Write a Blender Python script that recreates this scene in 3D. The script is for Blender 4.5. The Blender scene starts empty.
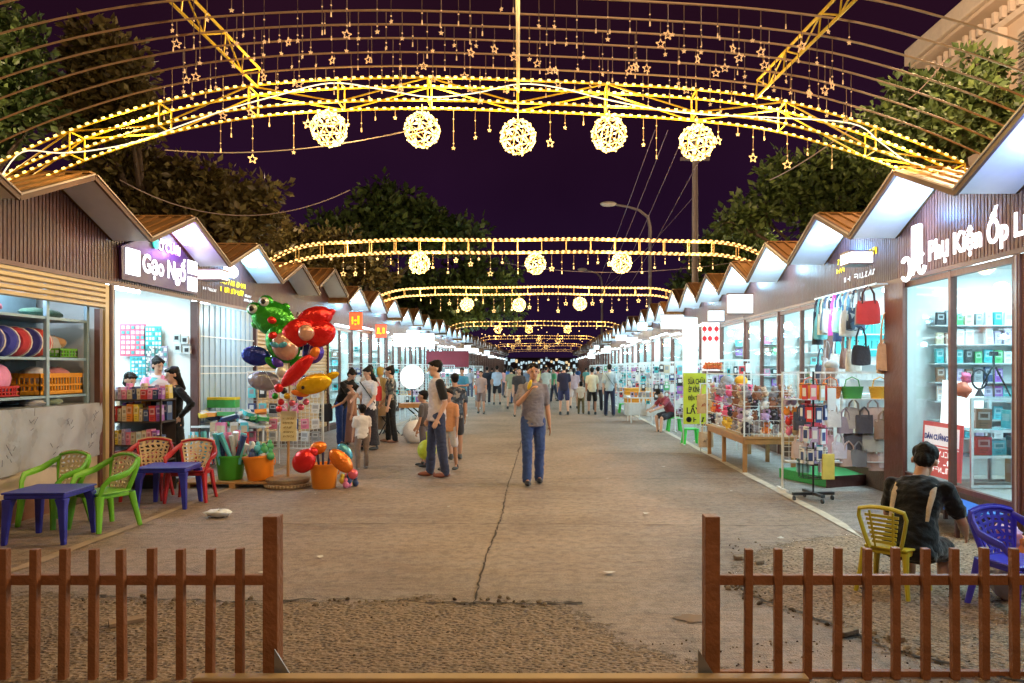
import bpy, bmesh, math, random
from mathutils import Vector, Matrix, Euler
R = random.Random(7)
PI = math.pi
sc = bpy.context.scene
COL = sc.collection
F = 760.0; VX = 545.0; VY = 368.0; CH = 1.6      # focal length in pixels, horizon point, eye height
def PX(px, py, Y): return Vector(((px-VX)/F*Y, Y, CH-(py-VY)/F*Y))
def XA(px, Y): return (px-VX)/F*Y
def ZA(py, Y): return CH-(py-VY)/F*Y
def GY(py): return CH*F/(py-VY)

# ------------------------------------------------------------------ materials
MATS = {}
def mat(name, col=(.5,.5,.5), rough=.6, metal=0, emit=0, ecol=None, var=.12, vscale=9, bump=0, bscale=40, spec=.4, trans=0, alpha=None, sample=True, sheen=0, coords='Object'):
    if name in MATS: return MATS[name]
    m = bpy.data.materials.new(name); m.use_nodes = True
    nt = m.node_tree; N = nt.nodes; L = nt.links
    b = N['Principled BSDF']
    b.inputs['Roughness'].default_value = rough; b.inputs['Metallic'].default_value = metal
    b.inputs['Specular IOR Level'].default_value = spec
    c = (col[0], col[1], col[2], 1)
    tc = N.new('ShaderNodeTexCoord')
    if var > 0 and not emit:
        no = N.new('ShaderNodeTexNoise'); no.inputs['Scale'].default_value = vscale; no.inputs['Detail'].default_value = 5
        L.new(tc.outputs[coords], no.inputs['Vector'])
        mx = N.new('ShaderNodeMix'); mx.data_type = 'RGBA'
        mx.inputs[6].default_value = tuple(max(0, v*(1-var*1.6)) for v in col)+(1,)
        mx.inputs[7].default_value = tuple(min(1, v*(1+var*1.3)) for v in col)+(1,)
        L.new(no.outputs['Fac'], mx.inputs[0]); L.new(mx.outputs[2], b.inputs['Base Color'])
        rr = N.new('ShaderNodeMapRange'); rr.inputs[3].default_value = max(.05, rough-.12); rr.inputs[4].default_value = min(1, rough+.12)
        L.new(no.outputs['Fac'], rr.inputs[0]); L.new(rr.outputs[0], b.inputs['Roughness'])
    else: b.inputs['Base Color'].default_value = c
    if bump:
        n2 = N.new('ShaderNodeTexNoise'); n2.inputs['Scale'].default_value = bscale; n2.inputs['Detail'].default_value = 4
        L.new(tc.outputs[coords], n2.inputs['Vector'])
        bp = N.new('ShaderNodeBump'); bp.inputs['Strength'].default_value = bump; bp.inputs['Distance'].default_value = .02
        L.new(n2.outputs['Fac'], bp.inputs['Height']); L.new(bp.outputs[0], b.inputs['Normal'])
    if emit:
        e = ecol or col
        b.inputs['Emission Color'].default_value = (e[0], e[1], e[2], 1); b.inputs['Emission Strength'].default_value = emit
        m.cycles.emission_sampling = 'AUTO' if sample else 'NONE'
    if trans: b.inputs['Transmission Weight'].default_value = trans
    if alpha is not None: b.inputs['Alpha'].default_value = alpha
    if sheen: b.inputs['Sheen Weight'].default_value = sheen
    MATS[name] = m; return m
def M_(c, rough=.55, **k):                       # material by colour
    key = 'paint_%03d_%03d_%03d_%02d' % (int(c[0]*255), int(c[1]*255), int(c[2]*255), int(rough*20))
    return mat(key, c, rough, **k)
def cloth(c, var=.18): 
    return mat('cloth_%03d_%03d_%03d' % tuple(int(v*255) for v in c), c, .85, var=var, vscale=7, bump=.5, bscale=22, spec=.2, sheen=.2)
def pattern_mat(name, c1, c2, c3, scale=14, rough=.8):
    if name in MATS: return MATS[name]
    m = mat(name, c1, rough, var=0); nt = m.node_tree; N = nt.nodes; L = nt.links; b = N['Principled BSDF']
    tc = N.new('ShaderNodeTexCoord'); v = N.new('ShaderNodeTexVoronoi'); v.inputs['Scale'].default_value = scale
    L.new(tc.outputs['Object'], v.inputs['Vector'])
    sp = N.new('ShaderNodeSeparateColor'); L.new(v.outputs['Color'], sp.inputs[0])
    cr = N.new('ShaderNodeValToRGB'); cr.color_ramp.interpolation = 'CONSTANT'
    cr.color_ramp.elements[0].color = c1+(1,); e = cr.color_ramp.elements[1]; e.position = .72; e.color = c3+(1,)
    e2 = cr.color_ramp.elements.new(.45); e2.color = c2+(1,)
    L.new(sp.outputs[0], cr.inputs[0]); L.new(cr.outputs[0], b.inputs['Base Color'])
    return m
def glass_mat():
    m = bpy.data.materials.new('shop_glass'); m.use_nodes = True; nt = m.node_tree; N = nt.nodes; L = nt.links
    N.remove(N['Principled BSDF']); o = N['Material Output']
    t = N.new('ShaderNodeBsdfTransparent'); t.inputs[0].default_value = (.9,.97,.97,1)
    g = N.new('ShaderNodeBsdfGlossy'); g.inputs['Roughness'].default_value = .03
    lw = N.new('ShaderNodeLayerWeight'); lw.inputs[0].default_value = .5; pw = N.new('ShaderNodeMath'); pw.operation = 'POWER'; pw.inputs[1].default_value = 3; L.new(lw.outputs['Facing'], pw.inputs[0])
    f = N.new('ShaderNodeMath'); f.operation = 'MULTIPLY_ADD'; f.inputs[1].default_value = .3; f.inputs[2].default_value = .03; L.new(pw.outputs[0], f.inputs[0])
    x = N.new('ShaderNodeMixShader'); L.new(f.outputs[0], x.inputs[0]); L.new(t.outputs[0], x.inputs[1]); L.new(g.outputs[0], x.inputs[2])
    L.new(x.outputs[0], o.inputs[0]); MATS['shop_glass'] = m; return m
GLASS = glass_mat()
def film_mat():
    m = bpy.data.materials.new('clear_film'); m.use_nodes = True; nt = m.node_tree; N = nt.nodes; L = nt.links
    b = N['Principled BSDF']; b.inputs['Base Color'].default_value = (.75,.78,.8,1); b.inputs['Roughness'].default_value = .25
    o = N['Material Output']; t = N.new('ShaderNodeBsdfTransparent'); x = N.new('ShaderNodeMixShader'); x.inputs[0].default_value = .55
    L.new(t.outputs[0], x.inputs[1]); L.new(b.outputs[0], x.inputs[2]); L.new(x.outputs[0], o.inputs[0]); MATS['clear_film'] = m; return m
FILM = film_mat()

# ------------------------------------------------------------------ mesh builder
class MB:
    def __init__(s): s.v = []; s.f = []; s.mi = []; s.T = None
    def add(s, vs, fs, mi=0):
        n = len(s.v)
        for p in vs:
            p = Vector(p); s.v.append(s.T @ p if s.T is not None else p)
        for f in fs: s.f.append([i+n for i in f]); s.mi.append(mi)
        return s
    def box(s, x0, x1, y0, y1, z0, z1, mi=0):
        return s.add([(x0,y0,z0),(x1,y0,z0),(x1,y1,z0),(x0,y1,z0),(x0,y0,z1),(x1,y0,z1),(x1,y1,z1),(x0,y1,z1)],
              [(0,3,2,1),(4,5,6,7),(0,1,5,4),(1,2,6,5),(2,3,7,6),(3,0,4,7)], mi)
    def bar(s, p0, p1, w, h=None, mi=0, up=(0,0,1)):
        p0 = Vector(p0); p1 = Vector(p1); h = h or w; d = (p1-p0).normalized(); u = Vector(up)
        if abs(d.dot(u)) > .95: u = Vector((0,1,0))
        a = d.cross(u).normalized()*w/2; b = a.cross(d).normalized()*h/2
        vs = [p+sa*a+sb*b for p in (p0,p1) for sa, sb in ((-1,-1),(1,-1),(1,1),(-1,1))]
        return s.add(vs, [(0,1,2,3),(7,6,5,4),(0,4,5,1),(1,5,6,2),(2,6,7,3),(3,7,4,0)], mi)
    def cone(s, p0, p1, r0, r1=None, n=12, mi=0, caps=True):
        r1 = r0 if r1 is None else r1; p0 = Vector(p0); p1 = Vector(p1); d = (p1-p0).normalized()
        u = Vector((0,0,1)) if abs(d.z) < .9 else Vector((1,0,0)); a = d.cross(u).normalized(); b = d.cross(a)
        vs = [p+r*(math.cos(t)*a+math.sin(t)*b) for p, r in ((p0,r0),(p1,r1)) for t in [2*PI*i/n for i in range(n)]]
        fs = [(i,(i+1)%n,n+(i+1)%n,n+i) for i in range(n)]
        if caps: fs += [tuple(range(n))[::-1], tuple(range(n,2*n))]
        return s.add(vs, fs, mi)
    def tube(s, pts, r, n=6, mi=0, closed=False, flat=1):
        pts = [Vector(p) for p in pts]; K = len(pts); vs = []; fs = []; rs = r if isinstance(r, (list,tuple)) else [r]*K
        prev = None
        for i, p in enumerate(pts):
            d = (pts[(i+1)%K if closed else min(i+1,K-1)]-pts[(i-1)%K if closed else max(i-1,0)])
            d = d.normalized() if d.length > 1e-9 else Vector((0,0,1))
            if prev is None:
                u = Vector((0,0,1)) if abs(d.z) < .9 else Vector((1,0,0)); a = d.cross(u).normalized()
            else:
                a = prev-d*prev.dot(d); a = a.normalized() if a.length > 1e-6 else d.orthogonal().normalized()
            prev = a; b = d.cross(a)
            for k in range(n):
                t = 2*PI*k/n+PI/n; vs.append(p+rs[i]*(math.cos(t)*a+flat*math.sin(t)*b))
        for i in range(K if closed else K-1):
            j = (i+1)%K
            for k in range(n): fs.append((i*n+k, i*n+(k+1)%n, j*n+(k+1)%n, j*n+k))
        if not closed: fs += [tuple(range(n))[::-1], tuple(range((K-1)*n, K*n))]
        return s.add(vs, fs, mi)
    def ell(s, c, rx, ry=None, rz=None, n=12, m=8, mi=0, rot=None):
        ry = rx if ry is None else ry; rz = rx if rz is None else rz; c = Vector(c); vs = []
        for j in range(1, m):
            ph = PI*j/m
            for i in range(n):
                t = 2*PI*i/n; vs.append(Vector((rx*math.sin(ph)*math.cos(t), ry*math.sin(ph)*math.sin(t), rz*math.cos(ph))))
        vs += [Vector((0,0,rz)), Vector((0,0,-rz))]
        if rot is not None: vs = [rot @ v for v in vs]
        vs = [c+v for v in vs]; fs = []
        for j in range(m-2):
            for i in range(n): fs.append((j*n+i, (j+1)*n+i, (j+1)*n+(i+1)%n, j*n+(i+1)%n))
        a = len(vs)-2
        for i in range(n): fs.append((a, i, (i+1)%n)); fs.append((a+1, (m-2)*n+(i+1)%n, (m-2)*n+i))
        return s.add(vs, fs, mi)
    def lathe(s, prof, c=(0,0,0), n=24, mi=0, sx=1, sy=1):
        c = Vector(c); vs = []; fs = []; K = len(prof)
        for r, z in prof:
            for i in range(n): t = 2*PI*i/n; vs.append(c+Vector((r*sx*math.cos(t), r*sy*math.sin(t), z)))
        for j in range(K-1):
            for i in range(n): fs.append((j*n+i, j*n+(i+1)%n, (j+1)*n+(i+1)%n, (j+1)*n+i))
        if prof[0][0] > 1e-6: fs.append(tuple(range(n))[::-1])
        if prof[-1][0] > 1e-6: fs.append(tuple(range((K-1)*n, K*n)))
        return s.add(vs, fs, mi)
    def prism(s, poly, d, mi=0):                 # poly: list of 3D points, d: extrusion vector
        poly = [Vector(p) for p in poly]; d = Vector(d); n = len(poly)
        return s.add(poly+[p+d for p in poly], [tuple(range(n))[::-1], tuple(range(n,2*n))]+[(i,(i+1)%n,n+(i+1)%n,n+i) for i in range(n)], mi)
    def mesh(s, name, mats, smooth=False, recalc=True, uvf=None):
        me = bpy.data.meshes.new(name); me.from_pydata([tuple(v) for v in s.v], [], s.f)
        for m in (mats if isinstance(mats, (list,tuple)) else [mats]): me.materials.append(m)
        me.polygons.foreach_set('material_index', s.mi)
        if recalc:
            bm = bmesh.new(); bm.from_mesh(me); bmesh.ops.recalc_face_normals(bm, faces=bm.faces); bm.to_mesh(me); bm.free()
        if smooth:
            me.polygons.foreach_set('use_smooth', [True]*len(me.polygons))
            try: me.set_sharp_from_angle(angle=math.radians(38))
            except Exception: pass
        me.update(); return me
    def build(s, name, mats, parent=None, smooth=False, bevel=0, loc=None, recalc=True):
        return link(name, s.mesh(name, mats, smooth, recalc), parent, bevel, loc)
def link(name, me, parent=None, bevel=0, loc=None, rot=None):
    o = bpy.data.objects.new(name, me); COL.objects.link(o)
    if parent is not None: o.parent = parent
    if loc is not None: o.location = loc
    if rot is not None: o.rotation_euler = rot
    if bevel:
        b = o.modifiers.new('Bevel', 'BEVEL'); b.width = bevel; b.segments = 2; b.limit_method = 'ANGLE'
    return o
def tag(o, label=None, cat=None, group=None, kind=None):
    if label: o['label'] = label
    if cat: o['category'] = cat
    if group: o['group'] = group
    if kind: o['kind'] = kind
    return o
def thing(name, label, cat, loc=(0,0,0), rz=0, group=None):
    o = bpy.data.objects.new(name, None); COL.objects.link(o); o.location = loc; o.rotation_euler = (0,0,rz)
    o.empty_display_size = .1
    return tag(o, label, cat, group)
CHILD = {}
def kids(o): return [c for c in COL.objects if c.parent == o]
def copy_tree(o, loc=None, rz=None, label=None, group=None, parent=None, _k=None):
    c = o.copy(); COL.objects.link(c)
    if parent is not None: c.parent = parent
    if loc is not None: c.location = loc
    if rz is not None: c.rotation_euler = (0,0,rz)
    if label: c['label'] = label
    if group: c['group'] = group
    for ch in kids(o): copy_tree(ch, parent=c)
    return c
def light(kind, loc, power, col=(1,1,1), size=.1, size_y=None, rot=None, parent=None, spread=None, name='lamp_light'):
    d = bpy.data.lights.new(name, kind); d.energy = power; d.color = col
    if kind == 'AREA':
        d.shape = 'RECTANGLE' if size_y else 'DISK'; d.size = size
        if size_y: d.size_y = size_y
        if spread: d.spread = spread
    else: d.shadow_soft_size = size
    o = bpy.data.objects.new(name, d); COL.objects.link(o); o.location = loc
    if rot is not None: o.rotation_euler = rot
    if parent is not None: o.parent = parent
    return o
WARM = (1,.70,.27); COOL = (.58,.90,1.0)

TMP = bpy.data.scenes.new('tmp')
def baked(o):
    TMP.collection.objects.link(o); vl = TMP.view_layers[0]; vl.update(); me = bpy.data.meshes.new_from_object(o.evaluated_get(vl.depsgraph)); return me
def remesh(mb, voxel, smooth=4, name='m', mats=None):
    me = bpy.data.meshes.new('tmp'); me.from_pydata([tuple(v) for v in mb.v], [], mb.f)
    bm = bmesh.new(); bm.from_mesh(me); bmesh.ops.recalc_face_normals(bm, faces=bm.faces); bm.to_mesh(me); bm.free()
    o = bpy.data.objects.new('tmp', me)
    r = o.modifiers.new('r', 'REMESH'); r.mode = 'VOXEL'; r.voxel_size = voxel; r.adaptivity = 0
    s = o.modifiers.new('s', 'SMOOTH'); s.factor = .5; s.iterations = smooth
    out = baked(o); out.name = name
    bpy.data.objects.remove(o); bpy.data.meshes.remove(me)
    out.materials.clear()
    for m in (mats or []): out.materials.append(m)
    out.polygons.foreach_set('use_smooth', [True]*len(out.polygons)); out.update(); return out
def text_mesh(body, size, depth=.01, bold=0, spacing=1.0, align='LEFT'):
    cu = bpy.data.curves.new('t', 'FONT'); cu.body = body; cu.size = size; cu.extrude = depth/2; cu.offset = bold
    cu.space_character = spacing; cu.align_x = align; cu.resolution_u = 3
    o = bpy.data.objects.new('t', cu); me = baked(o)
    bpy.data.objects.remove(o); bpy.data.curves.remove(cu); return me
def put_text(name, body, size, m, origin, right, up, parent=None, width=None, depth=.01, bold=0, align='LEFT', label=None, height=None):
    me = text_mesh(body, size, depth, bold, 1.0, align); me.materials.clear(); me.materials.append(m)
    xs = [v.co.x for v in me.vertices]; ys = [v.co.y for v in me.vertices]
    k = (width/(max(xs)-min(xs))) if width else 1; ky = (height/(max(ys)-min(ys))) if height else (k if width and not height else 1)
    x0 = min(xs) if align == 'LEFT' else 0
    right = Vector(right).normalized(); up = Vector(up).normalized(); nn = right.cross(up)
    for v in me.vertices:
        c = v.co; v.co = Vector(origin)+right*((c.x-x0)*k)+up*(c.y*ky)+nn*(c.z+depth/2+.002)
    o = link(name, me, parent)
    if label: o['label'] = label
    return o
def scribble(mb, origin, right, up, w, h, n, mi=0, seed=1, depth=.006, t=None):   # a line of small strokes
    r = random.Random(seed); right = Vector(right); up = Vector(up); nn = right.cross(up); o = Vector(origin)+nn*(depth/2+.001)
    t = t or h*.2; cw = w/n
    for i in range(n):
        if r.random() < .12: continue
        a = o+right*(cw*i+cw*.15); b = o+right*(cw*i+cw*.8)
        for k in range(r.choice((2,3,3))):
            q = r.random()
            if q < .4: p = a+right*(r.choice((0,.65,.33))*cw); mb.bar(p, p+up*h, t, depth, mi, nn)
            elif q < .75: z = r.choice((0,.5,1))*h; mb.bar(a+up*(z+.0004*i), b+up*(z+.0004*i), t, depth*.9, mi, nn)
            else: mb.bar(a, b+up*h, t, depth*.8, mi, nn)
# ------------------------------------------------------------------ render, world, camera
sc.render.engine = 'CYCLES'; sc.cycles.use_denoising = True
try: sc.cycles.denoiser = 'OPENIMAGEDENOISE'
except Exception: pass
sc.cycles.max_bounces = 6; sc.cycles.diffuse_bounces = 3; sc.cycles.glossy_bounces = 2; sc.cycles.transmission_bounces = 4
sc.cycles.transparent_max_bounces = 14; sc.cycles.sample_clamp_indirect = 2.5; sc.cycles.sample_clamp_direct = 30
sc.cycles.caustics_reflective = False; sc.cycles.caustics_refractive = False; sc.cycles.use_light_tree = True
vs = sc.view_settings; sc.display_settings.display_device = 'sRGB'
vs.view_transform = 'Standard'; vs.look = 'None'; vs.exposure = .68; vs.gamma = 1
w = bpy.data.worlds.new('World'); sc.world = w; w.use_nodes = True
nt = w.node_tree; bg = nt.nodes['Background']; tcw = nt.nodes.new('ShaderNodeTexCoord'); sep = nt.nodes.new('ShaderNodeSeparateXYZ')
nt.links.new(tcw.outputs['Generated'], sep.inputs[0])
cr = nt.nodes.new('ShaderNodeValToRGB'); cr.color_ramp.elements[0].position = 0.0; cr.color_ramp.elements[0].color = (.012,.0045,.021,1)
cr.color_ramp.elements[1].position = .55; cr.color_ramp.elements[1].color = (.012,.0028,.004,1)
e = cr.color_ramp.elements.new(.22); e.color = (.0105,.0028,.012,1)
nt.links.new(sep.outputs[2], cr.inputs[0])
nzw = nt.nodes.new('ShaderNodeTexNoise'); nzw.inputs['Scale'].default_value = 2.2; nzw.inputs['Detail'].default_value = 6
nt.links.new(tcw.outputs['Generated'], nzw.inputs['Vector'])
mrw = nt.nodes.new('ShaderNodeMapRange'); mrw.inputs[3].default_value = .35; mrw.inputs[4].default_value = 1.6
nt.links.new(nzw.outputs['Fac'], mrw.inputs[0]); nt.links.new(mrw.outputs[0], bg.inputs['Strength'])
nt.links.new(cr.outputs[0], bg.inputs['Color'])
cam = bpy.data.cameras.new('camera'); co = bpy.data.objects.new('camera', cam); COL.objects.link(co); sc.camera = co
co.location = (0,0,CH); co.rotation_euler = (PI/2,0,0); cam.sensor_width = 36; cam.lens = 36*F/1024
cam.shift_x = (512-VX)/1024; cam.shift_y = (VY-341.5)/1024; cam.clip_end = 2000; cam.clip_start = .05

# ------------------------------------------------------------------ ground
def ground_mat(name, c1, c2, c3, bump=.35, grain=60, rough=.62, streak=True, pebble=0):
    m = bpy.data.materials.new(name); m.use_nodes = True; nt = m.node_tree; N = nt.nodes; L = nt.links; b = N['Principled BSDF']
    tc = N.new('ShaderNodeTexCoord')
    def noise(s, d=6, vec=None, rg=.6):
        n = N.new('ShaderNodeTexNoise'); n.inputs['Scale'].default_value = s; n.inputs['Detail'].default_value = d; n.inputs['Roughness'].default_value = rg
        L.new(vec or tc.outputs['Object'], n.inputs['Vector']); return n
    mp = N.new('ShaderNodeMapping'); mp.inputs['Scale'].default_value = (.55,2.2,1); L.new(tc.outputs['Object'], mp.inputs[0])
    big = noise(.55, 7); mid = noise(2.3, 8, mp.outputs[0] if streak else None, .7); fine = noise(grain, 3)
    r1 = N.new('ShaderNodeValToRGB'); r1.color_ramp.elements[0].position = .35; r1.color_ramp.elements[1].position = .68
    r1.color_ramp.elements[0].color = c1+(1,); r1.color_ramp.elements[1].color = c2+(1,); L.new(big.outputs['Fac'], r1.inputs[0])
    # fine salt and pepper grit
    gr = noise(grain*3.2, 2); g2 = noise(11, 5, None, .75)
    r2 = N.new('ShaderNodeMapRange'); r2.inputs[1].default_value = .42; r2.inputs[2].default_value = .7; L.new(mid.outputs['Fac'], r2.inputs[0])
    mx = N.new('ShaderNodeMix'); mx.data_type = 'RGBA'; L.new(r2.outputs[0], mx.inputs[0]); L.new(r1.outputs[0], mx.inputs[6]); mx.inputs[7].default_value = c3+(1,)
    mm = N.new('ShaderNodeMix'); mm.data_type = 'RGBA'; mm.blend_type = 'MULTIPLY'; mm.inputs[0].default_value = .75
    fr = N.new('ShaderNodeMapRange'); fr.inputs[1].default_value = .3; fr.inputs[2].default_value = .7; fr.inputs[3].default_value = .62; fr.inputs[4].default_value = 1.25
    L.new(fine.outputs['Fac'], fr.inputs[0]); L.new(mx.outputs[2], mm.inputs[6]); L.new(fr.outputs[0], mm.inputs[7])
    m5 = N.new('ShaderNodeMix'); m5.data_type = 'RGBA'; m5.blend_type = 'MULTIPLY'; m5.inputs[0].default_value = 1
    f5 = N.new('ShaderNodeMapRange'); f5.inputs[1].default_value = .38; f5.inputs[2].default_value = .62; f5.inputs[3].default_value = .60; f5.inputs[4].default_value = 1.3
    L.new(gr.outputs['Fac'], f5.inputs[0]); L.new(mm.outputs[2], m5.inputs[6]); L.new(f5.outputs[0], m5.inputs[7])
    m6 = N.new('ShaderNodeMix'); m6.data_type = 'RGBA'; m6.blend_type = 'MULTIPLY'; m6.inputs[0].default_value = 1
    f6 = N.new('ShaderNodeMapRange'); f6.inputs[1].default_value = .36; f6.inputs[2].default_value = .56; f6.inputs[3].default_value = .66; f6.inputs[4].default_value = 1.12
    L.new(g2.outputs['Fac'], f6.inputs[0]); L.new(m5.outputs[2], m6.inputs[6]); L.new(f6.outputs[0], m6.inputs[7])
    out = m6.outputs[2]; h = fine.outputs['Fac']
    if pebble:
        v = N.new('ShaderNodeTexVoronoi'); v.inputs['Scale'].default_value = pebble; mp2 = N.new('ShaderNodeMapping'); mp2.inputs['Scale'].default_value = (.75,.95,1)
        L.new(tc.outputs['Object'], mp2.inputs[0]); L.new(mp2.outputs[0], v.inputs['Vector'])
        pr = N.new('ShaderNodeValToRGB'); pr.color_ramp.elements[0].position = .27; pr.color_ramp.elements[0].color = (.24,.20,.17,1)
        pr.color_ramp.elements[1].position = .37; pr.color_ramp.elements[1].color = (1.1,1.06,1.0,1)
        nn = noise(pebble*.35, 2); ad = N.new('ShaderNodeMath'); ad.operation = 'MULTIPLY_ADD'; ad.inputs[1].default_value = .35
        sb = N.new('ShaderNodeMath'); sb.operation = 'SUBTRACT'; sb.inputs[1].default_value = .18
        L.new(nn.outputs['Fac'], ad.inputs[0]); L.new(v.outputs['Distance'], ad.inputs[2]); L.new(ad.outputs[0], sb.inputs[0]); L.new(sb.outputs[0], pr.inputs[0])
        m3 = N.new('ShaderNodeMix'); m3.data_type = 'RGBA'; m3.blend_type = 'MULTIPLY'; m3.inputs[0].default_value = .85
        L.new(out, m3.inputs[6]); L.new(pr.outputs[0], m3.inputs[7]); out = m3.outputs[2]
        iv = N.new('ShaderNodeMath'); iv.operation = 'MULTIPLY'; iv.inputs[0].default_value = 1; L.new(sb.outputs[0], iv.inputs[1]); h = iv.outputs[0]
    L.new(out, b.inputs['Base Color'])
    rr = N.new('ShaderNodeMapRange'); rr.inputs[3].default_value = rough-.2; rr.inputs[4].default_value = rough+.2; L.new(mid.outputs['Fac'], rr.inputs[0]); L.new(rr.outputs[0], b.inputs['Roughness'])
    bp = N.new('ShaderNodeBump'); bp.inputs['Strength'].default_value = bump; bp.inputs['Distance'].default_value = .015; L.new(h, bp.inputs['Height'])
    bp2 = N.new('ShaderNodeBump'); bp2.inputs['Strength'].default_value = .5; bp2.inputs['Distance'].default_value = .05; L.new(mid.outputs['Fac'], bp2.inputs['Height']); L.new(bp.outputs[0], bp2.inputs['Normal'])
    L.new(bp2.outputs[0], b.inputs['Normal']); return m
CONC = ground_mat('street_concrete', (.175,.118,.085), (.36,.26,.195), (.31,.25,.21), bump=.7, grain=70)
APRON = ground_mat('apron_concrete', (.22,.19,.17), (.34,.30,.27), (.25,.22,.20), bump=.25, grain=60, rough=.5)
GRAV = ground_mat('worn_gravel', (.18,.125,.08), (.30,.215,.14), (.25,.18,.115), bump=1.0, grain=90, rough=.8, streak=False, pebble=42)
SAND = ground_mat('packed_sand', (.22,.15,.10), (.33,.24,.17), (.26,.19,.13), bump=.9, grain=55, rough=.85, streak=False, pebble=42)
EARTH = ground_mat('dark_earth', (.05,.04,.03), (.09,.07,.05), (.07,.055,.04), grain=30)
tag(MB().add([(-300,-40,-.02),(300,-40,-.02),(300,600,-.02),(-300,600,-.02)], [(0,1,2,3)]).build('ground', EARTH), kind='structure')
tag(MB().add([(-9,-6,0),(9,-6,0),(9,160,0),(-9,160,0)], [(0,1,2,3)]).build('street', CONC), kind='structure')
def sheet(name, poly, z, m):
    mb = MB(); mb.add([(x,y,z) for x, y in poly], [tuple(range(len(poly)))])
    return tag(mb.build(name, m), kind='structure')
import numpy as np
def soft_patch(name, poly, z, m, box, st=.045, fade=.22):
    x0, x1, y0, y1 = box; nx = int((x1-x0)/st); ny = int((y1-y0)/st); X, Y = np.meshgrid(np.linspace(x0,x1,nx), np.linspace(y0,y1,ny)); P = np.stack([X.ravel(), Y.ravel()], 1)
    A = np.array(poly, float); B = np.roll(A, -1, 0); d = np.full(len(P), 1e9); ins = np.zeros(len(P), bool)
    for a, b in zip(A, B):
        e = b-a; t = np.clip(((P-a)@e)/max(e@e, 1e-9), 0, 1); d = np.minimum(d, np.linalg.norm(P-(a+t[:,None]*e), axis=1))
        c = ((a[1] > P[:,1]) != (b[1] > P[:,1])); xi = (b[0]-a[0])*(P[:,1]-a[1])/((b[1]-a[1]) if abs(b[1]-a[1]) > 1e-9 else 1e-9)+a[0]; ins ^= c & (P[:,0] < xi)
    sd = np.where(ins, d, -d); cov = np.clip(.5+sd/fade*.5, 0, 1).reshape(ny, nx)
    keep = [(j*nx+i, j*nx+i+1, (j+1)*nx+i+1, (j+1)*nx+i) for j in range(ny-1) for i in range(nx-1) if cov[j:j+2, i:i+2].max() > 0]
    used = sorted({i for f in keep for i in f}); mp = {u: k for k, u in enumerate(used)}; me = bpy.data.meshes.new(name)
    me.from_pydata([(P[u,0], P[u,1], z) for u in used], [], [[mp[i] for i in f] for f in keep]); at = me.attributes.new('cover', 'FLOAT', 'POINT'); at.data.foreach_set('value', cov.ravel()[used].astype('f'))
    me.materials.append(m); nt = m.node_tree; N = nt.nodes; L = nt.links; b = N['Principled BSDF']
    an = N.new('ShaderNodeAttribute'); an.attribute_name = 'cover'; n = N.new('ShaderNodeTexNoise'); n.inputs['Scale'].default_value = 13; n.inputs['Detail'].default_value = 6; n.inputs['Roughness'].default_value = .75; tc = N.new('ShaderNodeTexCoord'); L.new(tc.outputs['Object'], n.inputs['Vector'])
    ma = N.new('ShaderNodeMath'); ma.operation = 'MULTIPLY_ADD'; ma.inputs[1].default_value = 1.6; L.new(n.outputs['Fac'], ma.inputs[0]); L.new(an.outputs['Fac'], ma.inputs[2])
    mr = N.new('ShaderNodeMapRange'); mr.inputs[1].default_value = 1.22; mr.inputs[2].default_value = 1.38; L.new(ma.outputs[0], mr.inputs[0]); L.new(mr.outputs[0], b.inputs['Alpha'])
    return tag(link(name, me), kind='structure')
r = random.Random(3)
def wob(p0, p1, n, a, r=r):
    out = []
    for i in range(n):
        t = i/n; out.append((p0[0]+(p1[0]-p0[0])*t+r.uniform(-a,a), p0[1]+(p1[1]-p0[1])*t+r.uniform(-a,a)))
    return out
# exposed worn aggregate in front (ragged far edge near Y 5.1)
edge = [(-5.6,5.55),(-4.2,5.45),(-3.0,5.25),(-2.2,5.12),(-1.6,5.2),(-1.2,5.13),(-.85,5.30),(-.55,5.12),(-.2,5.18),(.12,5.1),(.3,4.75),(.45,4.4),(.85,4.05),(1.1,3.7)]
poly = []
for a_, b_ in zip(edge, edge[1:]): poly += wob(a_, b_, 9, .03)
poly += [(1.4,3.3),(1.5,-2),(-5.6,-2)]
soft_patch('gravel_patch', poly, .004, GRAV, (-5.6,1.6,2.6,5.8))
edge = [(3.0,7.3),(2.6,7.15),(2.2,6.9),(1.85,6.6),(1.6,6.2),(1.5,5.75),(1.42,5.3),(1.62,5.0),(1.85,4.6),(1.95,4.3),(2.2,4.0),(2.4,3.6)]
poly = []
for a_, b_ in zip(edge, edge[1:]): poly += wob(a_, b_, 8, .03)
poly += [(2.7,-2),(8.9,-2),(8.9,5.9),(5.6,6.6),(4.36,7.3)]
soft_patch('sand_patch', poly, .005, SAND, (1.2,8.9,2.6,7.6))
sheet('apron', [(3.06,7.35),(4.5,7.35),(4.5,120),(3.06,120)], .004, APRON)
sheet('apron', [(-5.6,9.0),(-4.25,9.0),(-4.25,120),(-5.6,120)], .004, APRON)
LINE = mat('worn_line', (.55,.50,.42), .6, var=.35, vscale=6)
LINE2 = mat('worn_joint', (.36,.27,.19), .7, var=.35, vscale=5)
sheet('edge_line', wob((2.98,7.1),(2.98,60),80,.012)+wob((3.09,60),(3.09,7.1),80,.012), .008, LINE)
sheet('edge_line', wob((-4.22,5.6),(-4.22,60),90,.02)+wob((-4.13,60),(-4.13,5.6),90,.02), .008, LINE2)
CRACK = mat('crack_dirt', (.055,.04,.03), .95, var=.2)
CRACK2 = mat('joint_dirt', (.085,.062,.045), .95, var=.3)
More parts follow.
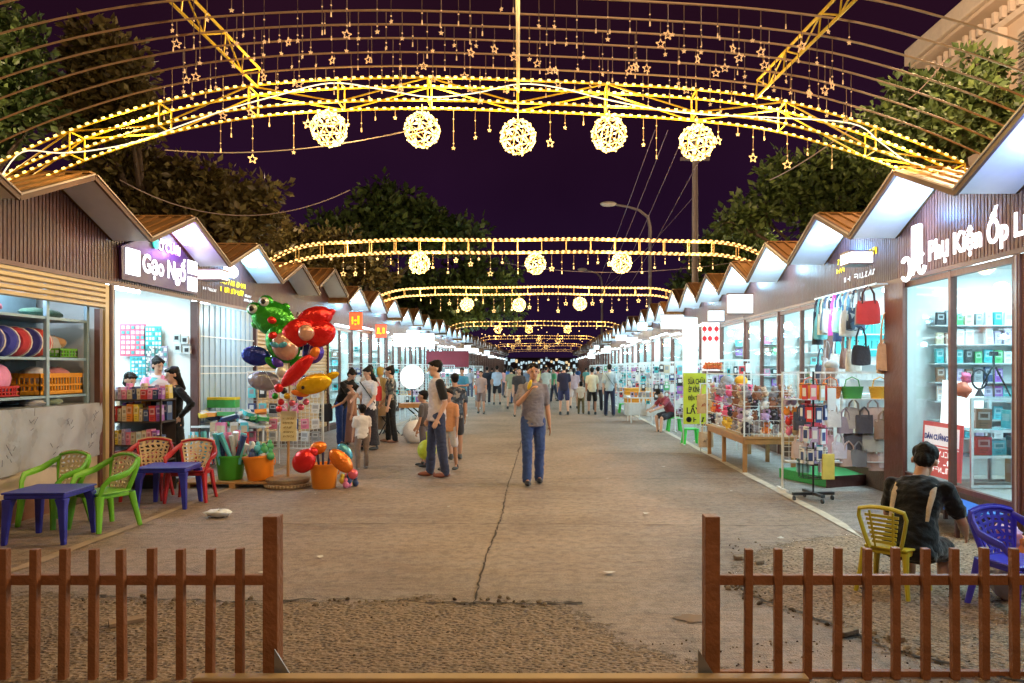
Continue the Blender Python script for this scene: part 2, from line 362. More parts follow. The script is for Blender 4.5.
def crack(pts, w, m=CRACK, z=.009, seed=1, jit=.02, seg=.09):
    r = random.Random(seed); P = []
    for a_, b_ in zip(pts, pts[1:]):
        n = max(2, int((Vector(b_)-Vector(a_)).length/seg)); P += [Vector(a_).lerp(Vector(b_), i/n)+Vector((r.uniform(-jit,jit), r.uniform(-jit,jit))) for i in range(n)]
    mb = MB(); L_ = []; R_ = []
    for i, p in enumerate(P):
        d = (P[min(i+1,len(P)-1)]-P[max(i-1,0)]).normalized(); n = Vector((-d.y, d.x)); ww = w*r.uniform(.15,1)
        L_.append(p+n*ww); R_.append(p-n*ww*r.uniform(.3,1))
    vs_ = [(p.x,p.y,z) for p in L_]+[(p.x,p.y,z) for p in R_]; K = len(P)
    mb.add(vs_, [(i,i+1,K+i+1,K+i) for i in range(K-1)])
    return tag(mb.build('pavement_crack', m), kind='structure')
crack([(-.48,5.12),(-.50,6.5),(-.46,8),(-.50,10),(-.5,14)], .013, seed=2, jit=.010, seg=.05)
crack([(-.5,14),(-.5,60)], .022, CRACK2, seed=12, jit=.02, seg=.3)
crack([(-4.1,7.72),(-1.2,7.78),(1.2,7.72),(2.95,7.65)], .013, CRACK2, seed=3)
crack([(-.8,5.17),(-.3,5.14),(.3,5.16)], .03, seed=4, jit=.02, seg=.05)
crack([(-3.2,5.32),(-2.2,5.18),(-1.5,5.24)], .022, seed=5, jit=.02, seg=.05)
crack([(-1.5,5.24),(-.8,5.2)], .012, seed=55, jit=.02, seg=.05)
crack([(1.45,5.9),(1.42,5.35),(1.62,5.02),(1.83,4.65),(1.93,4.35),(2.2,4.05),(2.5,3.8)], .022, seed=6, jit=.02, seg=.05)
for i, y in enumerate((11.0,14.2,17.5,21,25,30)): crack([(-4.1,y),(2.95,y-.05)], .014, CRACK2, seed=20+i, seg=.2)
for i, (x, y, x2, y2) in enumerate([(-3.5,6.6,-2.7,6.35),(.7,6.2,1.5,6.5),(.2,8.9,1.2,8.7),(-2.6,9.2,-1.7,9.35),(-3.6,6.0,-3.0,6.3),(-2.9,6.1,-2.4,5.5)]):
    crack([(x,y),((x+x2)/2+.1,(y+y2)/2+.04),(x2,y2)], .006, CRACK2, seed=40+i)
# loose stones and broken concrete chips: nobody could count them
mb = MB(); rs = random.Random(5)
def stone(mb, x, y, s):
    mb.ell((x,y,s*.25), s*rs.uniform(.6,1.2), s*rs.uniform(.5,1), s*rs.uniform(.3,.6), 6, 4, rs.choice((0,0,1)), Euler((rs.random(),rs.random(),rs.random()*6)).to_matrix())
for i in range(1500):
    x = rs.uniform(-5,2.6); y = rs.uniform(3.8,5.15)
    if x > .2 and y > 4.5: continue
    stone(mb, x, y, rs.uniform(.004,.012))
for i in range(900):
    x = rs.uniform(1.55,4.6); y = rs.uniform(4,7.1)
    if x < 1.6+(5-y)*.5: continue
    stone(mb, x, y, rs.uniform(.004,.014))
for i in range(150):
    t = rs.random(); k = rs.choice((0,1,2))
    if k == 0: x, y = 1.45+.02*t, 5.9-.6*t
    elif k == 1: x, y = 1.42+.8*t, 5.3-1.3*t
    else: x, y = -3.2+3.3*t, 5.2
    stone(mb, x+rs.gauss(0,.06), y+rs.gauss(0,.05), rs.uniform(.008,.03))
tag(mb.build('loose_gravel', [mat('stone_tan', (.22,.16,.10), .9, var=.3, vscale=30), mat('stone_dark', (.09,.065,.045), .9, var=.3)]), kind='stuff')
for i, (x, y, s, rz) in enumerate([(1.62,6.35,.075,.3),(1.75,6.2,.06,1),(1.8,4.55,.08,.5),(2.05,4.45,.055,2)]):
    mb = MB(); pts = [(s*math.cos(a+.3)*rs.uniform(.6,1.4), s*.6*math.sin(a+.3)*rs.uniform(.6,1.3), 0) for a in [k*PI/3.5 for k in range(7)]]
    mb.prism(pts, (0,0,.03)); o = mb.build('concrete_chunk', mat('chunk', (.26,.19,.13), .9, var=.3, bump=.5), loc=(x,y,.006), bevel=.006); o.rotation_euler = (0,0,rz)
    tag(o, ['flat broken concrete chunk lying farthest from the right fence', 'broken concrete chunk just right of the farthest one', 'largest broken concrete chunk along the crack behind the right fence', 'small broken concrete chunk right of the largest one behind the fence'][i], 'rubble', 'broken concrete behind the right fence')
o = MB().prism([(-.05,-.09,0),(.05,-.1,0),(.04,.1,0),(-.04,.09,0)], (0,0,.025)).build('wood_scrap', mat('scrap', (.3,.2,.12), .9), loc=(-2.62,4.75,.006), bevel=.004)
o.rotation_euler = (0,0,-.9); tag(o, 'small broken stick of wood on the gravel behind the left fence', 'wood scrap')
# crumpled white plastic bag lying on the street
mb = MB(); mb.ell((0,0,.035), .14, .10, .04, 18, 10)
me = mb.mesh('litter_bag', mat('bag_white', (.75,.75,.74), .45, var=.1, bump=.8, bscale=12), smooth=True)
for v in me.vertices: v.co += Vector((R.gauss(0,.012), R.gauss(0,.012), abs(R.gauss(0,.01))))
o = link('litter_bag', me, loc=(-3.5,8.15,.004)); tag(o, 'crumpled white plastic bag lying on the concrete street', 'plastic bag')

rl = random.Random(17)
for i, (x, y) in enumerate([(-1.9,6.4),(1.1,8.3),(-2.9,9.6),(.9,10.9),(2.2,7.1),(-.9,12.6),(1.9,12.2),(-2.2,5.9),(.5,5.9),(-1.1,8.7),(2.4,9.8),(-3.3,12.9)]):
    s_ = rl.uniform(.018,.045); mb = MB(); pts = [(s_*math.cos(a)*rl.uniform(.5,1.3), s_*math.sin(a)*rl.uniform(.5,1.2), rl.uniform(0,.012)) for a in [k*PI/3 for k in range(6)]]
    mb.add(pts+[(0,0,.012)], [(k,(k+1)%6,6) for k in range(6)]); tag(mb.build('litter', mat('litter_paper', (.55,.52,.47), .7, var=.2), loc=(x,y,.011)), 'small crumpled pale scrap of litter on the street', 'litter', 'paper scraps scattered on the street', 'thing')
STAIN = mat('stain_dark', (.075,.052,.038), .45, var=.3, vscale=20)
for i, (x, y, s_) in enumerate([(.95,4.85,.09)]):
    K = 22; sheet('ground_stain', [(x+s_*math.cos(a)*rl.uniform(.7,1.25)*1.3, y+s_*math.sin(a)*rl.uniform(.6,1.2)) for a in [2*PI*k/K for k in range(K)]], .007, STAIN if i else mat('stain_rust', (.17,.09,.035), .6, var=.3))
# ------------------------------------------------------------------ front picket fences and gate track
FB = mat('fence_brown', (.24,.088,.03), .45, var=.35, vscale=9, bump=.5, bscale=30)
FT = mat('track_tan', (.42,.27,.11), .5, var=.2, vscale=5)
FY = 3.95
def fence(name, label, xs, post_x, x_end, side, postw=.076):
    t = thing(name, label, 'fence', (post_x, FY, 0))
    MB().box(-postw/2, postw/2, -.045, .045, .0, .835).build('post', FB, t, bevel=.004)
    a, b = (x_end-post_x, -postw/2) if side < 0 else (postw/2, x_end-post_x)
    MB().box(a, b, -.018, .018, .475, .527).build('rail', FB, t, bevel=.004)
    if side > 0: MB().box(a, b, -.018, .018, .0, .03).build('bottom_rail', FB, t, bevel=.003)
    me = None
    for i, x in enumerate(xs):
        if me is None: me = MB().box(-.0195, .0195, -.02, .02, .0, .673).mesh('baluster', FB)
        o = link('baluster', me, t, bevel=.004, loc=(x-post_x+R.uniform(-.002,.002), -.041, R.uniform(-.004,.004)), rot=(R.uniform(-.008,.008), R.uniform(-.011,.011), R.uniform(-.03,.03)))
    MB().prism([(.0,0,0),(.1*1,0,0),(0,0,.16)], (0,.01,0)).build('bracket', mat('bracket_metal', (.3,.28,.25), .4, .7), t, loc=(postw/2-.01 if side < 0 else -postw/2-.04, -.06, .0))
    return t
fence('picket_fence', 'brown metal picket fence standing left of the gate gap', [XA(p, FY-.04) for p in [240-29.4*i for i in range(14)]], XA(273, FY), -3.9, -1)
fence('picket_fence', 'brown metal picket fence standing right of the gate gap', [XA(p, FY-.04) for p in [748+29.6*i for i in range(15)]], XA(711, FY), 3.4, 1)
t = thing('gate_track', 'long low tan metal gate track lying across the street entrance', 'gate track', (-.2,3.83,0))
MB().box(-1.56,1.52,-.035,.035,.004,.05).build('beam', FT, t, bevel=.004)
MB().box(-1.56,1.52,-.045,-.037,.0,.036).build('front_lip', FB, t)

# ------------------------------------------------------------------ lit arch trusses
BULB = mat('bulb_warm', (1,.7,.3), emit=2.6, ecol=(1,.66,.15), sample=False)
BULBB = mat('bulb_ball', (1,.8,.5), emit=1.7, ecol=(1,.70,.24), sample=False)
STEEL = mat('arch_yellow', (.78,.52,.035), .35, .2, var=.1)
STEEL2 = mat('arch_white_gold', (.62,.42,.17), .35, .3, var=.1)
NEON = mat('neon_white', (1,.95,.85), emit=.8, ecol=(1,.88,.62), sample=False)
def interp(tab, x):
    if x <= tab[0][0]: return tab[0][1]
    for (a, za), (b, zb) in zip(tab, tab[1:]):
        if x <= b:
            t = (x-a)/(b-a); return za+(zb-za)*t
    return tab[-1][1]
def smooth_profile(tab, n=64):
    x0, x1 = tab[0][0], tab[-1][0]; xs = [x0+(x1-x0)*i/n for i in range(n+1)]; z = [interp(tab, x) for x in xs]
    for _ in range(5): z = [z[0]]+[(z[i-1]+2*z[i]+z[i+1])/4 for i in range(1, n)]+[z[-1]]
    return list(zip(xs, z))
Y1 = 7.9
A1 = smooth_profile([(XA(px,Y1), ZA(py,Y1)) for px, py in [(-20,172),(0,163),(50,138),(106,118),(161,101),(240,86),(330,79),(420,77),(518,80),(610,84),(696,89),(780,99),(854,120),(915,141),(965,164)]])
def prof(xn, tab): return interp(tab, xn)
def light_string(pts, spacing, size, name, parent, m=BULB):
    mb = MB(); acc = 0; last = Vector(pts[0]); 
    for p in pts[1:]:
        p = Vector(p); d = (p-last).length; dirv = (p-last)/max(d,1e-9)
        while acc <= d:
            c = last+dirv*acc; mb.bar(c-dirv*size*.62, c+dirv*size*.62, size*.62, size*.62); acc += spacing
        acc -= d; last = p
    return tag(mb.build(name, m, parent), kind='stuff')
BULBF = mat('bulb_gold', (1,.6,.2), emit=1.9, ecol=(1,.55,.17), sample=False)
def arch(Y, tab, depth, height, label, spacing, bsize, tube_r, rung, m, zig=True, neon=False):
    t = thing('light_arch', label, 'light arch', ((tab[0][0]+tab[-1][0])/2, Y, tab[0][1]), 0, 'lit arches over the street')
    ox = Vector(t.location)
    ch = {}
    for j, (dy, dz) in enumerate(((0,0),(depth,0),(0,-height),(depth,-height))):
        pts = [Vector((x, Y+dy, z+dz))-ox for x, z in tab]; ch[j] = pts
        MB().tube(pts, tube_r, 6).build('chord', m, t)
        light_string([p+Vector((0,-tube_r-bsize*.5,tube_r*.2)) for p in pts], spacing, bsize, 'bulb_string', t, BULB if Y < 9 else BULBF)
    mb = MB(); L_ = tab[-1][0]-tab[0][0]; n = int(L_/rung); N_ = len(tab)-1
    def at(j, u): 
        k = u*N_; i = min(int(k), N_-1); return ch[j][i].lerp(ch[j][i+1], k-i)
    for i in range(n+1):
        u = i/n; p = [at(j, u) for j in range(4)]; r_ = tube_r*.75
        mb.cone(p[0], p[2], r_, n=5); mb.cone(p[1], p[3], r_, n=5); mb.cone(p[0], p[1], r_, n=5); mb.cone(p[2], p[3], r_, n=5)
        if zig and i < n:
            q = [at(j, (i+1)/n) for j in range(4)]
            if i % 2: mb.cone(p[0], q[2], r_, n=5); mb.cone(p[1], q[3], r_, n=5)
            else: mb.cone(p[2], q[0], r_, n=5); mb.cone(p[3], q[1], r_, n=5)
    mb.build('lattice', m, t)
    if neon:
        pts = []
        for px, py in [(0,178),(22,152),(60,153),(95,150),(135,142),(180,126),(225,110),(275,96),(330,83),(380,89),(430,97),(475,93),(520,84),(560,88),(600,98),(650,108),(700,114),(760,117),(850,123),(880,142),(905,160),(925,166)]:
            pts.append(Vector((XA(px,Y-.05), Y-.05, ZA(py,Y-.05)))-ox)
        sp = []
        for i in range(len(pts)-1):
            p0 = pts[max(i-1,0)]; p1 = pts[i]; p2 = pts[i+1]; p3 = pts[min(i+2,len(pts)-1)]
            for k in range(5):
                s = k/5; sp.append(.5*((2*p1)+(p2-p0)*s+(2*p0-5*p1+4*p2-p3)*s*s+(3*p1-p0-3*p2+p3)*s**3))
        MB().tube(sp, .007, 6).build('neon_tube', NEON, t)
    return t
arch(Y1, A1, .26, .235, 'nearest lit arch, curved yellow truss with a winding white tube', .088, .026, .012, .88, STEEL, True, True)
FARTAB = []
ARCHES = [(15.4,4.17,.26,'second lit arch from the camera, flat with three large balls'),(24.5,4.17,.23,'third lit arch from the camera, thin gold band with three balls'),
          (43,4.2,.25,'fourth lit arch from the camera, faint gold band'),(62,4.2,.25,'fifth lit arch from the camera, small'),(82,4.2,.25,'sixth lit arch from the camera, tiny'),(108,4.2,.25,'farthest lit arch over the end of the street')]
for i, (Y, Z, h, lab) in enumerate(ARCHES):
    hw0, hw1 = -5.55, 4.42
    tab = smooth_profile([(hw0,Z-.36),(hw0+.3,Z-.16),(hw0+.9,Z-.02),(-3,Z+.03),(-.5,Z+.05),(2.4,Z+.03),(hw1-.9,Z+.01),(hw1-.35,Z-.10),(hw1,Z-.28)], 80)
    tab = [(x, z+.012*math.sin(x*1.7+i)) for x, z in tab]
    arch(Y, tab, .2, h, lab, .115 if i < 2 else .2, .042 if i == 0 else .055 if i == 1 else .05 if Y < 50 else .04, .011 if Y < 20 else .013, .48, STEEL2, False)
# ---- light balls
def ball_mesh(r, seed, sub=2):
    bm = bmesh.new(); bmesh.ops.create_icosphere(bm, subdivisions=sub, radius=r)
    rr = random.Random(seed); vs_ = [v.co.copy() for v in bm.verts]; es = [(e.verts[0].index, e.verts[1].index) for e in bm.edges]; bm.verts.ensure_lookup_table()
    bm.free(); rot = Euler((rr.random()*3, rr.random()*3, rr.random()*3)).to_matrix(); vs_ = [rot @ v for v in vs_]
    cage = MB(); dots = MB(); cage.mi
    for a, b in es: cage.bar(vs_[a], vs_[b], .006)
    for a, b in es:
        if rr.random() < .55:
            p = vs_[a].lerp(vs_[b], rr.uniform(.3,.7))*1.02; d = (vs_[b]-vs_[a]).normalized(); s = rr.uniform(.10,.17)*r
            dots.bar(p-d*s*.6, p+d*s*.6, r*.075)
    for v in vs_: dots.ell(v*1.02, r*.06, n=6, m=4)
    return cage, dots
def ball(px, py, Y, rpx, label, group, seed, zt, sub=2):
    r_ = rpx*Y/F; c = PX(px, py, Y); t = thing('light_ball', label, 'light ball', c, 0, group)
    cage, dots = ball_mesh(r_, seed, sub); cage.build('wire_cage', STEEL2, t); dots.build('bulb_string', BULBB, t)
    MB().cone((0,0,r_), (0,0,max(zt-c.z, r_+.02)), .006, n=4).build('hanger', STEEL2, t)
    return t, c
LN = ['leftmost of the five big lit balls under the nearest arch','second from left of the five big lit balls under the nearest arch','middle one of the five big lit balls under the nearest arch','second from right of the five big lit balls under the nearest arch','rightmost of the five big lit balls under the nearest arch']
for i, (px, py) in enumerate([(329,129),(422,130),(518,137),(609,134),(697,142.5)]):
    t, c = ball(px, py, 8.03, 17.5, LN[i], 'five lit balls under the nearest arch', i, interp(A1, XA(px,8.03))-.235)
    light('POINT', (0,0,0), 46, WARM, .19, parent=t)
for ai, (Y, pts, rp, pw) in enumerate([(15.5,[(419.5,263.5),(535.5,264),(621.5,263)],10.3,60),(24.6,[(467,304.5),(519,305),(580,304)],6.6,70),(43.1,[(498,329.5),(529,329.5),(567.5,329.5)],4.2,80),(62.1,[(518,341),(539,341),(558,341)],3,80),(82.1,[(513,347),(529,348),(546,347)],2.3,80)]):
    on = ['second','third','fourth','fifth','sixth'][ai]
    for k, (px, py) in enumerate(pts):
        t, c = ball(px, py, Y, rp, '%s lit ball under the %s arch' % (['left','middle','right'][k], on), 'lit balls under the %s arch' % on, 10+ai*3+k, ARCHES[ai][1]-.22, 2 if ai < 2 else 1)
        if ai < 3: light('POINT', (0,0,0), pw, WARM, rp*Y/F, parent=t)
# ---- plain hoops of the tunnel roof in front of the nearest arch, and their lengthwise beams
HB = mat('hoop_brown', (.75,.48,.24), .45, .2, var=.15)
HY = [7.52,7.16,6.83,6.53,6.25,5.92,5.55]
ords = ['first','second','third','fourth','fifth','sixth','seventh','eighth','ninth']
HOOPS = []
for i, y in enumerate(HY):
    dz = -.03-.012*i; pts = [Vector((x, y, z+dz)) for x, z in A1[1:]]
    ox = pts[0].copy(); pts2 = [p-ox for p in pts]
    o = MB().tube(pts2, .0095, 6).build('roof_hoop', HB, loc=ox, smooth=True)
    tag(o, 'thin unlit roof hoop, %s in front of the nearest lit arch' % ords[i], 'hoop', 'unlit hoops of the tunnel roof'); HOOPS.append((y, dz))
def lattice_beam(label, x_far, x_near, dz_near, sep):
    t = thing('roof_beam', label, 'roof beam', (x_far, Y1, interp(A1, x_far)), 0, 'lengthwise beams of the tunnel roof'); o = Vector(t.location)
    A = [Vector((x_far-sep/2, Y1, interp(A1,x_far-sep/2)-.02)), Vector((x_near-sep/2, 5.0, interp(A1,x_near-sep/2)-.02+dz_near))]
    B = [Vector((x_far+sep/2, Y1, interp(A1,x_far+sep/2)+.17)), Vector((x_near+sep/2, 5.0, interp(A1,x_near+sep/2)+.17+dz_near))]
    A = [p-o for p in A]; B = [p-o for p in B]
    MB().tube(A, .014, 6).build('chord', STEEL, t); MB().tube(B, .014, 6).build('chord', STEEL, t)
    mb = MB(); n = 7
    for i in range(n):
        a = A[0].lerp(A[1], i/n); a2 = A[0].lerp(A[1], (i+1)/n); b = B[0].lerp(B[1], i/n); b2 = B[0].lerp(B[1], (i+1)/n)
        mb.cone(a, b, .008, n=5); mb.cone(a, b2, .008, n=5) if i % 2 else mb.cone(b, a2, .008, n=5)
    mb.build('lattice', STEEL, t)
lattice_beam('left yellow lattice beam running overhead towards the camera', -2.98, -2.98, .0, .02)
lattice_beam('right yellow lattice beam running overhead towards the camera', 2.2, 2.3, -.12, .02)
o = MB().tube([(0,0,0),(.10,-2.9,0)], .02, 6).build('roof_beam', STEEL2, loc=(-.28,Y1,interp(A1,-.28)-.12), smooth=True); tag(o, 'middle straight beam running overhead towards the camera', 'roof beam', 'lengthwise beams of the tunnel roof')
# ---- star strings
WIREM = mat('string_wire', (.22,.13,.08), .6, emit=0, var=0)
STARM = mat('star_glow', (.9,.6,.3), emit=.38, ecol=(1,.55,.22), sample=False)
STARH = mat('star_bright', (1,.7,.3), emit=.9, ecol=(1,.62,.28), sample=False)
def star_outline(mb, c, r_, w, tilt=0, rz=0):
    c = Vector(c); rot = Euler((0, tilt, rz)).to_matrix(); P = []
    for k in range(10):
        a = PI/2+k*PI/5; q = r_ if k % 2 == 0 else r_*.42; P.append(c+rot @ Vector((q*math.cos(a), 0, q*math.sin(a))))
    for k in range(10): mb.bar(P[k], P[(k+1)%10], w, w*1.01, 0, (0,1,0))
SCACHE = {}
def star_string(x, y, z, L_, kind, r_, rz, label, group, cat='light string', bright=False, wr=.0035):
    key = (kind, round(L_,2), round(r_,3), bright, wr)
    if key not in SCACHE:
        w1 = MB().cone((0,0,0), (0,0,-L_), wr, n=4).mesh('wire', WIREM); s = MB(); nb = int(L_/.13)
        for k in range(nb): s.ell((0,0,-L_+k*.13+(r_ if kind != 'drop' else .06)), r_*.13+.003, n=5, m=4)
        if kind == 'outline': star_outline(s, (0,0,-L_-r_*.8), r_, r_*.17)
        elif kind == 'solid':
            P = []
            for k in range(10):
                a = PI/2+k*PI/5; q = r_*.62 if k % 2 == 0 else r_*.3; P.append((q*math.cos(a), -r_*.09, -L_-r_*.3+q*math.sin(a)))
            s.prism(P, (0,r_*.18,0))
        else: s.cone((0,0,-L_+r_*.2), (0,0,-L_-r_*.9), r_*.13, r_*.2, n=6)
        SCACHE[key] = (w1, s.mesh('star' if kind != 'drop' else 'bulb_drop', STARH if bright else STARM))
    w1, s1 = SCACHE[key]; t = thing('star_string' if kind != 'drop' else 'drop_string', label, cat, (x,y,z), rz, group)
    link('wire', w1, t); link('star' if kind != 'drop' else 'bulb_drop', s1, t); return t
rs = random.Random(11)
KLAB = {'outline':'hollow gold star','solid':'small solid gold star','drop':'thin glowing drop'}
for hi in range(6):
    y, dz = HOOPS[hi]; n = 34
    for k in range(n):
        x = XA(165+(hi*9) % 20+k*20.5+rs.uniform(-9,9), y)
        if x > XA(860, y): continue
        kind = rs.choice(('outline','solid','solid','drop','drop')); L_ = rs.choice((.10,.16,.22,.3,.36))
        star_string(x, y, interp(A1, x)+dz, L_, kind, .039 if kind == 'outline' else .033, rs.uniform(-.9,.9), '%s on a wire under the %s unlit roof hoop' % (KLAB[kind], ords[hi]), 'star strings under the unlit hoops')
for k in range(34):
    x = XA(215+k*18.5+rs.uniform(-7,7), 8.1)
    kind = rs.choice(('outline','solid','drop','solid')); L_ = rs.choice((.1,.16,.22,.3,.42))
    if min(abs(x-XA(p,8.1)) for p in (329,422,518,609,697)) < .2: continue
    star_string(x, 8.1, interp(A1, x)-.24, L_, kind, .05 if kind == 'outline' else .038, rs.uniform(-.8,.8), '%s on a wire under the nearest lit arch' % KLAB[kind], 'star strings under the nearest lit arch')
for ai, (Y, n, mult) in enumerate([(15.6,34,1.25),(24.7,26,1.5)]):
    for k in range(n):
        x = (-4.4 if ai == 0 else -4.0)+k*(8.1 if ai == 0 else 7.6)/n+rs.uniform(-.06,.06); kind = rs.choice(('outline','solid','drop')); L_ = rs.choice((.06,.12,.2,.28))*mult
        star_string(x, Y, ARCHES[ai][1]-.24, L_, kind, .045*mult if kind == 'outline' else .045*mult, rs.uniform(-.6,.6), '%s on a wire under the %s lit arch' % (KLAB[kind], ['second','third'][ai]), 'star strings under the %s lit arch' % ['second','third'][ai], bright=True, wr=.0022*mult)
mb = MB()
for Y in (43.2,62.2,82.2):
    for k in range(24):
        x = rs.uniform(-4.6,3.8); z_ = 3.95-rs.random()*.6; mb.ell((x,Y,z_), .03, n=5, m=4)
tag(mb.build('far_star_strings', STARH), kind='stuff')

# loose cable swagging under the first arch
def sag(p0, p1, s, n=14):
    p0 = Vector(p0); p1 = Vector(p1); return [p0.lerp(p1, i/n)-Vector((0,0,4*s*(i/n)*(1-i/n))) for i in range(n+1)]
CABLE = mat('cable_grey', (.3,.22,.2), .6, var=0); CBL = mat('cable_black', (.05,.035,.05), .6, var=0)
def cable(name, pts, r_, m, label):
    o0 = Vector(pts[0]); o = MB().tube([Vector(p)-o0 for p in pts], r_, 5).build(name, m, loc=o0); return tag(o, label, 'cable')
cable('power_cable', sag(PX(165,150,9), PX(420,128,8.1), .12), .007, CABLE, 'thin pale cable sagging under the left half of the nearest arch')
cable('power_cable', sag(PX(120,180,15), PX(350,190,15), .6), .01, CABLE, 'thin pale cable sagging in front of the left trees')
# ------------------------------------------------------------------ market stalls
W = 2.4; ZL = 2.70; ZV = 3.20; ZR = 3.69
XL, XR = -5.48, 4.36; OVL, OVR = .48, .56
def wood_mat():
    m = mat('slat_wood', (.085,.034,.030), .45, var=.25, vscale=4, bump=.3, bscale=18); return m
WOOD = wood_mat(); WOODR = mat('slat_wood_red', (.15,.06,.045), .45, var=.25, vscale=4, bump=.3, bscale=18)
ROOFM = mat('roof_sheet_brown', (.30,.15,.055), .4, .15, var=.25, vscale=3); TRIM = mat('roof_trim', (.10,.05,.035), .5, var=.2)
SOFF = mat('soffit_white', (.74,.76,.80), .35, var=.05); TRIML = mat('trim_edge', (.42,.32,.28), .4, var=.1)
INW = mat('inner_wall_white', (.78,.80,.80), .5, var=.05); INF = mat('inner_floor', (.5,.47,.44), .35, var=.15); FRM = mat('frame_brown', (.13,.06,.05), .4, var=.15)
SHUT = mat('shutter_cream', (.56,.42,.22), .4, .1, var=.15, vscale=3); SILL = mat('sill_dark', (.10,.07,.055), .7, var=.3, bump=.4)
TUBE = mat('tube_lamp', (1,1,1), emit=16, ecol=(.78,.95,1), sample=True)
TUBE2 = mat('eave_tube', (1,1,1), emit=5, ecol=(.72,.94,1), sample=False)
FLOOD = mat('flood_lamp', (1,1,1), emit=30, ecol=(.85,.95,1), sample=False)
SHELFM = mat('shelf_steel', (.55,.58,.60), .35, .3, var=.08)
TEAL = mat('poster_teal', (.12,.55,.58), .4, var=.25, vscale=3); 
MC = {}
def part(name, key, fn, mats, parent, bevel=0, loc=None, smooth=False):
    k = (name,)+key
    if k not in MC: mb = MB(); fn(mb); MC[k] = mb.mesh(name, mats, smooth)
    return link(name, MC[k], parent, bevel, loc)
def stall(side, idx, y0, front, lit, label, wood=WOOD, far=False, glow=0, floor_z=.28, depth=2.6):
    s = side; X0 = XR if s > 0 else XL; ov = OVR if s > 0 else OVL; fx = -s      # local +u (to the street) = world fx
    t = thing('market_stall', label, 'market stall', (X0, y0, 0), 0, 'market stalls on the %s side of the street' % ('right' if s > 0 else 'left'))
    U = lambda u: fx*u
    if idx > 3: t.scale = (1,1,1.03+.025*math.sin(idx*2.3+s))
    def bx(mb, u0, u1, y_0, y_1, z0, z1, mi=0): a, b = sorted((U(u0), U(u1))); return mb.box(a, b, y_0, y_1, z0, z1, mi)
    def roof(mb):
        for (ya, za, yb, zb) in ((0,ZV,W/2,ZR),(W,ZV,W/2,ZR)):
            n = Vector((0, -(zb-za), (yb-ya))).normalized(); n = n if n.z > 0 else -n
            P = [Vector((U(ov),ya,za)), Vector((U(-depth-.2),ya,za)), Vector((U(-depth-.2),yb,zb)), Vector((U(ov),yb,zb))]
            mb.prism([p+n*.03 for p in P], n*.025)
            if not far:
                k = 0; u = ov-.1
                while u > -depth: 
                    mb.prism([Vector((U(u+.02),ya,za))+n*.0552, Vector((U(u-.02),ya,za))+n*.0552, Vector((U(u-.02),yb,zb))+n*.0552, Vector((U(u+.02),yb,zb))+n*.0552], n*.022); u -= .19
        bx(mb, ov, -depth-.2, W/2-.06, W/2+.06, ZR+.052, ZR+.075)
    part('roof', (s,far), roof, ROOFM, t)
    def trim(mb):
        for (ya, za, yb, zb) in ((.006,ZV,W/2,ZR),(W-.006,ZV,W/2,ZR)):
            d = Vector((0, yb-ya, zb-za)).normalized(); n = Vector((0,-d.z,d.y)); n = n if n.z > 0 else -n
            P = [Vector((U(ov+.002),ya,za))-n*.012, Vector((U(ov+.002),yb,zb))-n*.012, Vector((U(ov+.002),yb,zb))+n*.062, Vector((U(ov+.002),ya,za))+n*.062]
            mb.prism(P, Vector((U(.03),0,0)))
            P = [Vector((U(ov+.034),ya,za))+n*.042, Vector((U(ov+.034),yb,zb))+n*.042, Vector((U(ov+.034),yb,zb))+n*.059, Vector((U(ov+.034),ya,za))+n*.059]
            mb.prism(P, Vector((U(.012),0,0)), 1)
    part('roof_trim', (s,), trim, [TRIM, TRIML], t)
    def soff(mb):
        for (ya, za, yb, zb) in ((.003,ZV,W/2,ZR),(W-.003,ZV,W/2,ZR)):
            n = Vector((0, -(zb-za), (yb-ya))).normalized(); n = n if n.z > 0 else -n
            P = [Vector((U(ov-.002),ya,za)), Vector((U(.03),ya,za)), Vector((U(.03),yb,zb)), Vector((U(ov-.002),yb,zb))]
            mb.prism([p+n*.005 for p in P], n*.02)
    part('soffit', (s,), soff, SOFF, t)
    def gable(mb):
        y = .0; zt = lambda yy: ZV+(ZR-ZV)*(1-abs(yy-W/2)/(W/2))
        mb.prism([(U(-.01),0,ZL),(U(-.01),W,ZL),(U(-.01),W,ZV),(U(-.01),W/2,ZR),(U(-.01),0,ZV)], (U(-.05),0,0))
        if not far:
            st = .06
            while y < W-.01:
                a, b = y+.004, min(y+st-.012, W); mb.prism([(U(-.009),a,ZL),(U(-.009),b,ZL),(U(-.009),b,zt(b)),(U(-.009),a,zt(a))], (U(.014),0,0)); y += st
        bx(mb, .03, .0, 0, W, ZL-.05, ZL-.002, 1)
    part('gable_wall', (s,far,wood.name), gable, [wood, FRM], t)
    pw = .10
    def posts(mb): bx(mb, .02, -.1, -pw/2+.003, pw/2-.003, 0, ZL-.052); bx(mb, .028, .021, -.012, .012, 0, ZL-.06, 1)
    part('corner_post', (s,'a'), posts, [wood, TRIML], t)
    def shell(mb):
        bx(mb, -depth, -depth-.05, .0, W, 0, 2.9); bx(mb, -.105, -depth, W-.03, W-.004, 0, 2.9); bx(mb, -.105, -depth, .004, .03, 0, 2.9)
    part('side_walls', (s,depth), shell, INW, t)
    part('stall_floor', (s,depth,floor_z), lambda mb: bx(mb, -.02, -depth, .03, W-.03, 0, floor_z), INF, t)
    part('stall_ceiling', (s,depth), lambda mb: bx(mb, -.06, -depth, .03, W-.03, 2.82, 2.86), INW, t)
    if floor_z > .1:
        part('base_board', (s,floor_z), lambda mb: bx(mb, .0, -.02, pw/2, W-pw/2, 0, floor_z+.012), SILL, t)
